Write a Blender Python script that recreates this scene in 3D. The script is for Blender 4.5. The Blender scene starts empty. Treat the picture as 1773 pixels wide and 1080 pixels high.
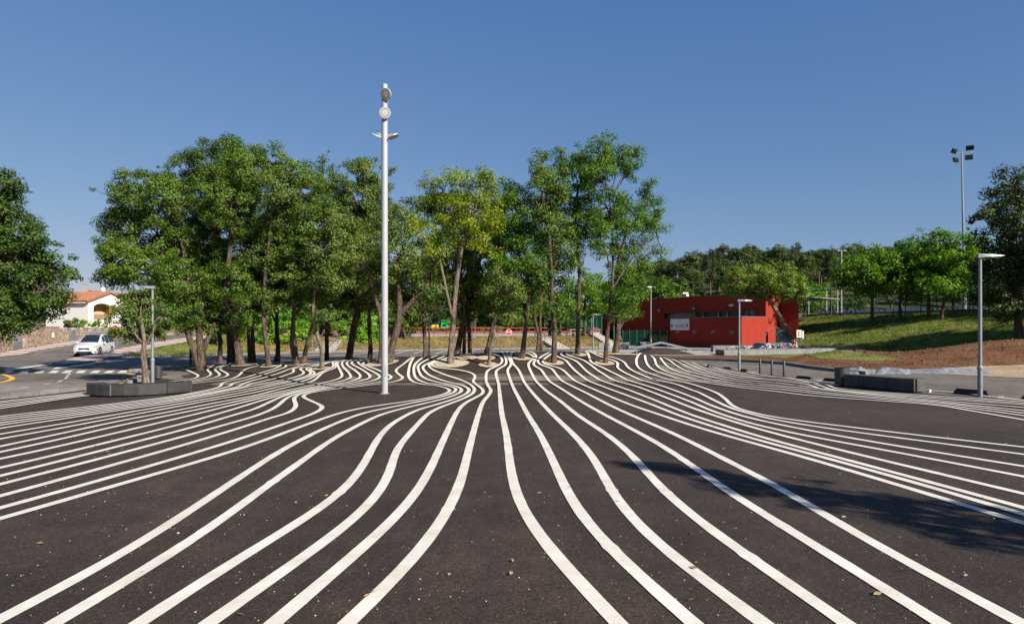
import bpy, bmesh, math, random
import numpy as np
from mathutils import Vector, Matrix, noise
from mathutils.geometry import delaunay_2d_cdt
rng = np.random.default_rng(7)
random.seed(7)
SC = bpy.context.scene
COL = SC.collection
PI = math.pi
# ------------------------------------------------------------------ camera
FOC = 1182.0; CAMH = 2.1; CX = 886.5; HY = 570.0
cam_d = bpy.data.cameras.new("camera"); cam = bpy.data.objects.new("camera", cam_d); COL.objects.link(cam)
cam.location = (0, 0, CAMH); cam.rotation_euler = (PI / 2, 0, 0)
cam_d.sensor_width = 36; cam_d.lens = 24.0; cam_d.shift_y = (HY - 540) / 1773.0
cam_d.clip_end = 3000; cam_d.clip_start = 0.05
SC.camera = cam
# ------------------------------------------------------------------ light
SUN_EL = math.radians(31); SUN_DIR = Vector((0.7071 * math.cos(SUN_EL), -0.7071 * math.cos(SUN_EL), math.sin(SUN_EL)))
w = bpy.data.worlds.new("World"); SC.world = w; w.use_nodes = True
nt = w.node_tree; bg = nt.nodes["Background"]
sky = nt.nodes.new("ShaderNodeTexSky"); sky.sky_type = 'NISHITA'; sky.sun_disc = False
sky.sun_elevation = SUN_EL; sky.sun_rotation = math.radians(135); sky.altitude = 200
sky.air_density = 1.0; sky.dust_density = 0.35; sky.ozone_density = 2.2
# the air of the photograph: deeper blue overhead and a duller, less green horizon than the plain model (one curve per colour, all round)
sep = nt.nodes.new("ShaderNodeSeparateColor"); cmb = nt.nodes.new("ShaderNodeCombineColor"); nt.links.new(sky.outputs[0], sep.inputs[0])
EXPO = 1.0; SKYK = 0.075
for i, (gam, k) in enumerate(((.90, .74), (.65, .645), (.42, .735))):
    a = nt.nodes.new("ShaderNodeMath"); a.operation = 'MULTIPLY'; a.inputs[1].default_value = .0832; nt.links.new(sep.outputs[i], a.inputs[0])
    b = nt.nodes.new("ShaderNodeMath"); b.operation = 'POWER'; b.inputs[1].default_value = gam; nt.links.new(a.outputs[0], b.inputs[0])
    c = nt.nodes.new("ShaderNodeMath"); c.operation = 'MULTIPLY'; c.inputs[1].default_value = k / (SKYK * 2 ** EXPO); nt.links.new(b.outputs[0], c.inputs[0])
    nt.links.new(c.outputs[0], cmb.inputs[i])
nt.links.new(cmb.outputs[0], bg.inputs[0]); bg.inputs[1].default_value = SKYK
sd = bpy.data.lights.new("sun", 'SUN'); sun = bpy.data.objects.new("sun", sd); COL.objects.link(sun)
sd.energy = 4.9; sd.angle = math.radians(0.55); sd.color = (1.0, 0.93, 0.83)
sun.rotation_euler = SUN_DIR.to_track_quat('Z', 'Y').to_euler(); sun.location = (30, -30, 40)
SC.view_settings.view_transform = 'Standard'; SC.view_settings.look = 'None'
SC.view_settings.exposure = EXPO; SC.view_settings.gamma = 1.0; SC.view_settings.use_curve_mapping = False
SC.render.engine = 'CYCLES'
try:
    SC.cycles.use_denoising = True
    SC.cycles.max_bounces = 6; SC.cycles.diffuse_bounces = 3; SC.cycles.glossy_bounces = 2
    SC.cycles.transmission_bounces = 4; SC.cycles.transparent_max_bounces = 8
except Exception:
    pass

# ------------------------------------------------------------------ terrain height
def sst(a, b, x):
    t = np.clip((x - a) / (b - a), 0, 1); return t * t * (3 - 2 * t)
M_PX = [200, 300, 350, 400, 500, 600, 650, 700, 800, 900, 1000, 1060, 1110, 1150, 1200, 1250, 1300, 1400]
M_S = [0, 0, .025, .05, .07, .10, .13, .17, .185, .185, .185, .18, .155, .115, .06, .02, 0, 0]
M_YC = [655, 641, 634, 632, 631, 627, 624.5, 621, 614, 610, 610, 611, 614, 620, 628, 635, 642, 652]
M_D0PX = [300, 640, 900, 1100, 1250]; M_D0 = [25.4, 26.7, 27, 27.5, 28.4]
def crest(px):
    s = np.interp(px, M_PX, M_S); yc = np.interp(px, M_PX, M_YC); d0 = np.interp(px, M_D0PX, M_D0)
    return (CAMH + d0 * s) / (s + (yc - HY) / FOC)
def H(x, y):
    x = np.asarray(x, float); y = np.asarray(y, float)
    ys = np.maximum(y, 5.0)
    px = x / ys * FOC + CX
    s = np.interp(px, M_PX, M_S); d0 = np.interp(px, M_D0PX, M_D0); dc = crest(px)
    e = ys - d0
    up = 0.5 * (e + np.sqrt(e * e + 0.30))
    ec = dc - d0
    top = 0.5 * (up + ec - np.sqrt((up - ec) ** 2 + 0.25))      # soft min
    m = s * np.maximum(top, 0) * (1 - sst(dc + 1.2, dc + 6.5, ys))
    m = np.where(y > 15, m, 0)
    ramp = 0.057 * np.clip(y - 55, 0, 56) * sst(22, 30, -x)
    d1 = 57.7 + (x + 21.8) * 0.597
    bank = 1.2 * sst(0.3, 8.5, y - d1) * (1 - sst(11.5, 14.5, x)) * sst(-34, -27, x)
    sl = (x - 28.4) * .935 + (y - 68) * .355
    slope = 3.66 * np.clip(0.5 * (sl + np.sqrt(sl * sl + 2.0)) / 14.0, 0, 1) * sst(20, 34, y)
    dirt = 1.5 * np.exp(-((x - 31) / 8.0) ** 2 - ((y - 40.5) / 4.2) ** 2) + 0.55 * np.exp(-((x - 20.5) / 2.6) ** 2 - ((y - 43) / 3.0) ** 2)
    hill = 0.135 * np.clip(y - 108, 0, 130) * sst(2, 55, x - (y - 108) * 0.08)
    hl = 33 * np.exp(-((y - 560) / 130.0) ** 2) * sst(60, -120, x) if False else (29 + 2.5 * np.sin(x / 23.0) + 1.6 * np.sin(x / 9.0 + 1)) * np.exp(-((y - 560) / 130.0) ** 2) * (1 - sst(-150, 60, x))
    return np.maximum(np.maximum(m, ramp), np.maximum(bank, slope)) + dirt * (1 - sst(8, 12, sl)) + hill + hl
def h1(x, y):
    return float(H(x, y))
def P(px, py, d):
    return Vector(((px - CX) / FOC * d, d, CAMH - (py - HY) / FOC * d))
def ground(pts, limit_crest=False):
    """points of the photograph's ground -> places on the terrain"""
    pts = np.asarray(pts, float); out = np.zeros((len(pts), 3))
    ds = np.exp(np.linspace(math.log(2.0), math.log(420), 2600))
    for i0 in range(0, len(pts), 400):
        q = pts[i0:i0 + 400]
        sx = ((q[:, 0] - CX) / FOC)[:, None]; sz = ((q[:, 1] - HY) / FOC)[:, None]
        D = ds[None, :]
        gap = (CAMH - sz * D) - H(sx * D, np.broadcast_to(D, (len(q), len(ds))))
        if limit_crest:
            lim = crest(q[:, 0])[:, None] + 0.6
            gap = np.where(D > lim, 99, gap)
            hit = gap <= 0; idx = np.where(hit.any(1), hit.argmax(1), np.argmin(np.abs(gap), axis=1))
        else:
            hit = gap <= 0; idx = np.where(hit.any(1), hit.argmax(1), len(ds) - 1)
        lo = ds[np.maximum(idx - 1, 0)]; hi = ds[idx]
        g0 = gap[np.arange(len(q)), np.maximum(idx - 1, 0)]; g1 = gap[np.arange(len(q)), idx]
        den = np.where(np.abs(g0 - g1) < 1e-9, 1, g0 - g1)
        t = np.clip(g0 / den, 0, 1); d = lo + (hi - lo) * t
        out[i0:i0 + 400, 0] = sx[:, 0] * d; out[i0:i0 + 400, 1] = d
    out[:, 2] = H(out[:, 0], out[:, 1])
    return out
def G(px, py):
    return Vector(ground([(px, py)])[0])

# ------------------------------------------------------------------ materials
AK = .80
def new_mat(name):
    m = bpy.data.materials.new(name); m.use_nodes = True
    return m, m.node_tree, m.node_tree.nodes["Principled BSDF"]
def N(nt, t, **k):
    n = nt.nodes.new(t)
    for a, b in k.items():
        if a.startswith('i_'):
            n.inputs[a[2:].replace('_', ' ')].default_value = b
        else: setattr(n, a, b)
    return n
def ramp(nt, fac, stops):
    r = nt.nodes.new("ShaderNodeValToRGB"); e = r.color_ramp.elements
    while len(e) < len(stops): e.new(0.5)
    for i, (p, c) in enumerate(stops):
        e[i].position = p; e[i].color = (*c, 1) if len(c) == 3 else c
    nt.links.new(fac, r.inputs[0]); return r
def mixc(nt, fac, a, b, mode='MIX'):
    m = nt.nodes.new("ShaderNodeMix"); m.data_type = 'RGBA'; m.blend_type = mode
    for s, v in ((m.inputs[0], fac), (m.inputs[6], a), (m.inputs[7], b)):
        if hasattr(v, 'links'): nt.links.new(v, s)
        elif isinstance(v, (int, float)): s.default_value = v
        else: s.default_value = (*v, 1)
    return m.outputs[2]
def mat(name, col, rough=0.6, var=0.12, scale=6.0, metal=0.0, bump=0.0, bscale=40.0, spec=0.4, stain=0.0):
    col = tuple(x * AK for x in col)
    m, nt, b = new_mat(name)
    tc = N(nt, "ShaderNodeTexCoord")
    n = N(nt, "ShaderNodeTexNoise"); n.inputs['Scale'].default_value = scale; n.inputs['Detail'].default_value = 6
    nt.links.new(tc.outputs['Object'], n.inputs['Vector'])
    lo = tuple(max(0, c * (1 - var)) for c in col); hi = tuple(min(1, c * (1 + var)) for c in col)
    r = ramp(nt, n.outputs[0], [(0.3, lo), (0.7, hi)])
    out = r.outputs[0]
    if stain > 0:
        n2 = N(nt, "ShaderNodeTexNoise"); n2.inputs['Scale'].default_value = scale * 0.25; n2.inputs['Detail'].default_value = 8
        mp = N(nt, "ShaderNodeMapping"); mp.inputs['Scale'].default_value = (1, 1, 0.25)
        nt.links.new(tc.outputs['Object'], mp.inputs[0]); nt.links.new(mp.outputs[0], n2.inputs['Vector'])
        f = ramp(nt, n2.outputs[0], [(0.45, (0, 0, 0)), (0.75, (stain,) * 3)])
        out = mixc(nt, f.outputs[0], out, tuple(c * 0.45 for c in col))
    nt.links.new(out, b.inputs['Base Color'])
    b.inputs['Roughness'].default_value = rough; b.inputs['Metallic'].default_value = metal
    b.inputs['Specular IOR Level'].default_value = spec
    if bump > 0:
        nb = N(nt, "ShaderNodeTexNoise"); nb.inputs['Scale'].default_value = bscale; nb.inputs['Detail'].default_value = 4
        nt.links.new(tc.outputs['Object'], nb.inputs['Vector'])
        bp = N(nt, "ShaderNodeBump"); bp.inputs['Strength'].default_value = bump; bp.inputs['Distance'].default_value = 0.02
        nt.links.new(nb.outputs[0], bp.inputs['Height']); nt.links.new(bp.outputs[0], b.inputs['Normal'])
    return m
def asphalt(name, c0, c1, speck=0.5, patch=(0.52, 1.35)):
    m, nt, b = new_mat(name)
    tc = N(nt, "ShaderNodeTexCoord"); V = tc.outputs['Object']
    def noise_(s, d=6, r=.6):
        n = N(nt, "ShaderNodeTexNoise"); n.inputs['Scale'].default_value = s; n.inputs['Detail'].default_value = d; n.inputs['Roughness'].default_value = r
        nt.links.new(V, n.inputs['Vector']); return n.outputs[0]
    fine = noise_(48, 8, .82); mid = noise_(2.2, 7, .62); big = noise_(0.28, 5, .6)
    base = ramp(nt, fine, [(0.40, c0), (0.60, c1)]).outputs[0]
    pm = ramp(nt, mid, [(0.3, (patch[0] + .2,) * 3), (0.72, (patch[1] - .12,) * 3)]).outputs[0]
    pb = ramp(nt, big, [(0.3, (patch[0] + .12,) * 3), (0.7, (patch[1],) * 3)]).outputs[0]
    mp = N(nt, "ShaderNodeMapping"); mp.inputs['Scale'].default_value = (1.0, .16, 1); mp.inputs['Rotation'].default_value = (0, 0, .5); nt.links.new(V, mp.inputs[0])
    st = N(nt, "ShaderNodeTexNoise"); st.inputs['Scale'].default_value = 3.0; st.inputs['Detail'].default_value = 8; st.inputs['Roughness'].default_value = .75; nt.links.new(mp.outputs[0], st.inputs['Vector'])
    base = mixc(nt, 1.0, base, ramp(nt, st.outputs[0], [(0.35, (.82,) * 3), (0.7, (1.22, 1.2, 1.16))]).outputs[0], 'MULTIPLY')
    c = mixc(nt, 1.0, base, pm, 'MULTIPLY'); c = mixc(nt, 1.0, c, pb, 'MULTIPLY')
    # light stone chips in the mix, two sizes
    for sc, th, col, k in ((150, .13, (.40, .35, .30), speck * .8), (70, .11, (.45, .39, .32), speck), (30, .06, (.5, .43, .34), speck * .9)):
        v = N(nt, "ShaderNodeTexVoronoi"); v.inputs['Scale'].default_value = sc; nt.links.new(V, v.inputs['Vector'])
        dot = ramp(nt, v.outputs['Distance'], [(0.0, (1, 1, 1)), (th * 2.2, (0, 0, 0))])
        sep = N(nt, "ShaderNodeSeparateColor"); nt.links.new(v.outputs['Color'], sep.inputs[0])
        few = ramp(nt, sep.outputs[0], [(0.76, (0, 0, 0)), (0.86, (k, k, k))])
        f = mixc(nt, 1.0, dot.outputs[0], few.outputs[0], 'MULTIPLY')
        c = mixc(nt, f, c, col)
    nt.links.new(c, b.inputs['Base Color'])
    b.inputs['Roughness'].default_value = 0.82; b.inputs['Specular IOR Level'].default_value = 0.3
    bp = N(nt, "ShaderNodeBump"); bp.inputs['Strength'].default_value = 0.55; bp.inputs['Distance'].default_value = 0.012
    nt.links.new(fine, bp.inputs['Height']); nt.links.new(bp.outputs[0], b.inputs['Normal'])
    return m
def paint_line(name, col, wear=0.35):
    m, nt, b = new_mat(name)
    tc = N(nt, "ShaderNodeTexCoord"); V = tc.outputs['Object']
    n1 = N(nt, "ShaderNodeTexNoise"); n1.inputs['Scale'].default_value = 1.4; n1.inputs['Detail'].default_value = 12; n1.inputs['Roughness'].default_value = .78; nt.links.new(V, n1.inputs['Vector'])
    n2 = N(nt, "ShaderNodeTexNoise"); n2.inputs['Scale'].default_value = 38; n2.inputs['Detail'].default_value = 5; n2.inputs['Roughness'].default_value = .8; nt.links.new(V, n2.inputs['Vector'])
    dirty = tuple(c * .70 * k for c, k in zip(col, (1, .94, .84)))
    a = ramp(nt, n1.outputs[0], [(0.38, col), (0.72, dirty)]).outputs[0]
    a = mixc(nt, ramp(nt, n2.outputs[0], [(0.55, (0, 0, 0)), (0.75, (wear,) * 3)]).outputs[0], a, tuple(c * .55 for c in col))
    v = N(nt, "ShaderNodeTexVoronoi"); v.inputs['Scale'].default_value = 22; nt.links.new(V, v.inputs['Vector'])
    sep = N(nt, "ShaderNodeSeparateColor"); nt.links.new(v.outputs['Color'], sep.inputs[0])
    f = mixc(nt, 1.0, ramp(nt, v.outputs['Distance'], [(0.0, (1, 1, 1)), (0.16, (0, 0, 0))]).outputs[0], ramp(nt, sep.outputs[0], [(0.9, (0, 0, 0)), (0.93, (1, 1, 1))]).outputs[0], 'MULTIPLY')
    a = mixc(nt, f, a, (.1, .08, .065))
    nt.links.new(a, b.inputs['Base Color']); b.inputs['Roughness'].default_value = .6
    bp = N(nt, "ShaderNodeBump"); bp.inputs['Strength'].default_value = 0.3; bp.inputs['Distance'].default_value = 0.003
    nt.links.new(n2.outputs[0], bp.inputs['Height']); nt.links.new(bp.outputs[0], b.inputs['Normal'])
    return m
def ground_mat(name, cols, scale=0.5, fine=14, bump=0.6, stretch=None):
    m, nt, b = new_mat(name)
    tc = N(nt, "ShaderNodeTexCoord"); V = tc.outputs['Object']
    n1 = N(nt, "ShaderNodeTexNoise"); n1.inputs['Scale'].default_value = scale; n1.inputs['Detail'].default_value = 9; n1.inputs['Roughness'].default_value = .68; nt.links.new(V, n1.inputs['Vector'])
    n2 = N(nt, "ShaderNodeTexNoise"); n2.inputs['Scale'].default_value = fine; n2.inputs['Detail'].default_value = 6; n2.inputs['Roughness'].default_value = .7; nt.links.new(V, n2.inputs['Vector'])
    k = len(cols) - 1
    a = ramp(nt, n1.outputs[0], [(0.3 + 0.42 * i / k, c) for i, c in enumerate(cols)]).outputs[0]
    a = mixc(nt, 1.0, a, ramp(nt, n2.outputs[0], [(0.25, (.55,) * 3), (0.75, (1.35,) * 3)]).outputs[0], 'MULTIPLY')
    nt.links.new(a, b.inputs['Base Color']); b.inputs['Roughness'].default_value = .95; b.inputs['Specular IOR Level'].default_value = .1
    bp = N(nt, "ShaderNodeBump"); bp.inputs['Strength'].default_value = bump; bp.inputs['Distance'].default_value = 0.15
    nt.links.new(n2.outputs[0], bp.inputs['Height']); nt.links.new(bp.outputs[0], b.inputs['Normal'])
    return m
def leaf_mat(name, c_dark, c_mid, c_light, trans=0.35, cl=0.55, dry=None, gloss=0.35):
    m = bpy.data.materials.new(name); m.use_nodes = True; nt = m.node_tree; nt.nodes.clear()
    out = N(nt, "ShaderNodeOutputMaterial"); g = N(nt, "ShaderNodeNewGeometry"); tc = N(nt, "ShaderNodeTexCoord")
    r = ramp(nt, g.outputs['Random Per Island'], [(0.0, c_dark), (0.5, c_mid), (1.0, c_light)])
    n = N(nt, "ShaderNodeTexNoise"); n.inputs['Scale'].default_value = cl; n.inputs['Detail'].default_value = 3; nt.links.new(tc.outputs['Object'], n.inputs['Vector'])
    v = ramp(nt, n.outputs[0], [(0.3, (.62, .72, .72)), (0.7, (1.38, 1.24, .95))])
    c = mixc(nt, 1.0, r.outputs[0], v.outputs[0], 'MULTIPLY')
    if dry:
        n2 = N(nt, "ShaderNodeTexNoise"); n2.inputs['Scale'].default_value = 1.1; nt.links.new(tc.outputs['Object'], n2.inputs['Vector'])
        c = mixc(nt, ramp(nt, n2.outputs[0], [(0.62, (0, 0, 0)), (0.68, (.75,) * 3)]).outputs[0], c, dry)
    p = N(nt, "ShaderNodeBsdfPrincipled"); nt.links.new(c, p.inputs['Base Color']); p.inputs['Roughness'].default_value = .5; p.inputs['Specular IOR Level'].default_value = gloss * .7
    t = N(nt, "ShaderNodeBsdfTranslucent")
    ct = mixc(nt, 1.0, c, (1.35, 1.5, .55), 'MULTIPLY'); nt.links.new(ct, t.inputs[0])
    mx = N(nt, "ShaderNodeMixShader"); mx.inputs[0].default_value = trans
    nt.links.new(p.outputs[0], mx.inputs[1]); nt.links.new(t.outputs[0], mx.inputs[2]); nt.links.new(mx.outputs[0], out.inputs[0])
    return m
def bark_mat(name, c0, c1, scale=9):
    m, nt, b = new_mat(name)
    tc = N(nt, "ShaderNodeTexCoord"); mp = N(nt, "ShaderNodeMapping"); mp.inputs['Scale'].default_value = (1, 1, .28)
    nt.links.new(tc.outputs['Object'], mp.inputs[0])
    n = N(nt, "ShaderNodeTexNoise"); n.inputs['Scale'].default_value = scale; n.inputs['Detail'].default_value = 8; n.inputs['Roughness'].default_value = .7; nt.links.new(mp.outputs[0], n.inputs['Vector'])
    v = N(nt, "ShaderNodeTexVoronoi"); v.feature = 'DISTANCE_TO_EDGE'; v.inputs['Scale'].default_value = scale * 1.2; nt.links.new(mp.outputs[0], v.inputs['Vector'])
    c = ramp(nt, n.outputs[0], [(0.3, c0), (0.7, c1)]).outputs[0]
    c = mixc(nt, ramp(nt, v.outputs['Distance'], [(0.0, (.7,) * 3), (0.12, (0, 0, 0))]).outputs[0], c, tuple(x * .4 for x in c0))
    nt.links.new(c, b.inputs['Base Color']); b.inputs['Roughness'].default_value = .95; b.inputs['Specular IOR Level'].default_value = .1
    bp = N(nt, "ShaderNodeBump"); bp.inputs['Strength'].default_value = 1.0; bp.inputs['Distance'].default_value = 0.04
    nt.links.new(v.outputs['Distance'], bp.inputs['Height']); nt.links.new(bp.outputs[0], b.inputs['Normal'])
    return m
def glass_mat(name, col, rough=.08):
    m, nt, b = new_mat(name); b.inputs['Base Color'].default_value = (*col, 1); b.inputs['Roughness'].default_value = rough
    b.inputs['Specular IOR Level'].default_value = .7; return m
MT = {}
MT['asphalt'] = asphalt('plaza_asphalt', (.0085, .0056, .0045), (.058, .0405, .0315), 1.0)
MT['strip'] = asphalt('asphalt_strip', (.024, .018, .015), (.088, .067, .055), .4)
MT['road'] = asphalt('road_asphalt', (.082, .071, .059), (.168, .145, .121), .35)
MT['roadlight'] = asphalt('worn_asphalt', (.13, .117, .103), (.24, .217, .193), .2)
MT['white'] = paint_line('white_road_paint', (.66, .625, .56))
MT['yellow'] = paint_line('yellow_road_paint', (.75, .42, .03))
MT['orange'] = paint_line('orange_kerb_paint', (.6, .28, .04))
MT['concrete'] = mat('concrete', (.36, .335, .30), .85, .14, 3, bump=.3, stain=.35)
MT['concrete_d'] = mat('grey_concrete', (.20, .20, .20), .85, .2, 3, bump=.3, stain=.4)
MT['kerb'] = mat('kerb_stone', (.20, .19, .18), .85, .25, 5, bump=.4, stain=.3)
MT['bench'] = mat('anthracite_concrete', (.030, .029, .029), .6, .35, 5, bump=.25, bscale=60, stain=.35, spec=.45)
MT['rubber'] = mat('black_rubber', (.022, .022, .024), .6, .3, 8)
MT['galv'] = mat('galvanised_steel', (.25, .27, .285), .45, .12, 4, metal=.35, stain=.2)
MT['whitepole'] = mat('white_painted_steel', (.40, .415, .43), .38, .05, 3, metal=.15, stain=.08)
MT['lens'] = mat('lamp_glass', (.42, .44, .42), .25, .08, 10)
MT['railgrey'] = mat('grey_painted_rail', (.13, .145, .17), .5, .15, 4)
MT['dark'] = mat('dark_steel', (.035, .036, .04), .5, .3, 8, metal=.3)
MT['greenst'] = mat('green_steel', (.012, .16, .115), .5, .2, 8)
MT['redst'] = mat('red_painted_rail', (.22, .036, .026), .5, .15, 5)
MT['brick_red'] = mat('red_render', (.30, .022, .009), .9, .10, 1.5, bump=.25, bscale=25, stain=.22)
MT['wood'] = mat('weathered_wood', (.26, .19, .12), .85, .25, 9, stain=.3)
MT['cream'] = mat('cream_render', (.78, .66, .44), .9, .05, 2, bump=.15)
MT['render_white'] = mat('white_render', (.74, .72, .69), .9, .04, 2, bump=.15, stain=.06)
MT['tile'] = mat('terracotta_tile', (.36, .15, .08), .85, .45, 7, bump=.3)
MT['ring'] = ground_mat('pale_gravel', [(.28, .21, .135), (.44, .355, .25), (.55, .465, .35)], 4, 40, .4)
MT['signred'] = mat('sign_red', (.62, .012, .014), .4, .04, 4)
MT['signwhite'] = mat('sign_white', (.80, .80, .78), .4, .03, 4)
MT['paintwhite'] = mat('white_paint', (.78, .78, .77), .3, .03, 3)
MT['glass'] = glass_mat('dark_glass', (.012, .016, .02))
MT['window'] = glass_mat('window_glass', (.05, .055, .06), .15)
MT['bluest'] = mat('blue_plastic', (.010, .024, .12), .4, .15, 6)
MT['yellowp'] = mat('yellow_plastic', (.80, .55, .02), .45, .06, 5)
MT['greenp'] = mat('green_plastic', (.02, .42, .09), .45, .06, 5)
MT['redp'] = mat('red_plastic', (.60, .03, .03), .45, .06, 5)
MT['skin'] = mat('skin', (.46, .24, .15), .55, .08, 12)
MT['shirt'] = mat('pink_cotton', (.60, .17, .13), .9, .15, 12)
MT['cloth_d'] = mat('dark_cotton', (.02, .022, .03), .9, .3, 10)
MT['cloth_w'] = mat('pale_cotton', (.6, .6, .6), .9, .2, 10)
MT['hair'] = mat('dark_hair', (.02, .014, .01), .7, .3, 30)
MT['plastic_sheet'] = mat('crumpled_white_sheet', (.22, .235, .25), .6, .4, 5, bump=1.0, bscale=7)
MT['bark'] = bark_mat('cork_bark', (.040, .028, .021), (.145, .108, .080))
MT['bark_l'] = bark_mat('grey_bark', (.07, .055, .043), (.225, .182, .138))
MT['bark_p'] = bark_mat('pine_bark', (.11, .052, .032), (.29, .17, .10), 6)
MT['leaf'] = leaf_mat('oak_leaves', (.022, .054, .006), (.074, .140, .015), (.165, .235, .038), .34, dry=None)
MT['leaf_m'] = leaf_mat('mid_dark_oak_leaves', (.014, .038, .006), (.042, .088, .012), (.095, .145, .028), .26)  # leaf green between the plain oak and the dark oak
MT['leaf_o'] = leaf_mat('olive_oak_leaves', (.028, .056, .009), (.088, .142, .023), (.19, .24, .062), .32)
MT['leaf_y'] = leaf_mat('yellow_green_leaves', (.07, .12, .006), (.19, .255, .012), (.34, .38, .025), .47)
MT['leaf_g'] = leaf_mat('fresh_green_leaves', (.024, .07, .007), (.068, .152, .014), (.15, .25, .033), .42)
MT['leaf_b'] = leaf_mat('bright_hedge_leaves', (.045, .13, .006), (.12, .28, .012), (.27, .43, .03), .45, gloss=.8)
MT['leaf_l'] = leaf_mat('plane_leaves', (.035, .10, .005), (.095, .205, .010), (.18, .30, .025), .5)
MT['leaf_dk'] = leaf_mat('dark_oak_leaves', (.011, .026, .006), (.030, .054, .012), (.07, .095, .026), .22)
MT['leaf_br'] = leaf_mat('brown_leaves', (.10, .035, .015), (.26, .10, .05), (.42, .22, .12), .3)
MT['needle'] = leaf_mat('pine_needles', (.016, .034, .007), (.042, .072, .014), (.088, .12, .028), .2, cl=.1)
MT['needle_l'] = leaf_mat('stone_pine_needles', (.045, .090, .010), (.12, .20, .024), (.22, .30, .05), .28)
MT['needle_d'] = leaf_mat('maritime_pine_needles', (.010, .024, .008), (.026, .046, .012), (.058, .078, .024), .16, cl=.1)

# ------------------------------------------------------------------ object helpers
def worigin(o):
    v = Vector((0, 0, 0))
    while o is not None:
        v = v + o.location; o = o.parent
    return v
def tag(o, label=None, cat=None, group=None, kind=None):
    if label: o['label'] = label
    if cat: o['category'] = cat
    if group: o['group'] = group
    if kind: o['kind'] = kind
    return o
def thing(name, label, cat, loc=(0, 0, 0), group=None):
    o = bpy.data.objects.new(name, None); COL.objects.link(o); o.location = loc; o.empty_display_size = .3
    return tag(o, label, cat, group)
def mesh_np(name, verts, nper, mats, parent=None, smooth=False):
    """verts (N*nper,3): N separate polygons of nper corners"""
    me = bpy.data.meshes.new(name); nv = len(verts); nf = nv // nper
    me.vertices.add(nv); me.vertices.foreach_set('co', np.ascontiguousarray(verts, dtype=np.float32).ravel())
    me.loops.add(nv); me.loops.foreach_set('vertex_index', np.arange(nv, dtype=np.int32))
    me.polygons.add(nf); me.polygons.foreach_set('loop_start', np.arange(0, nv, nper, dtype=np.int32))
    me.update(calc_edges=True); me.materials.append(mats)
    o = bpy.data.objects.new(name, me); COL.objects.link(o)
    if parent is not None: o.parent = parent
    return o
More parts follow.
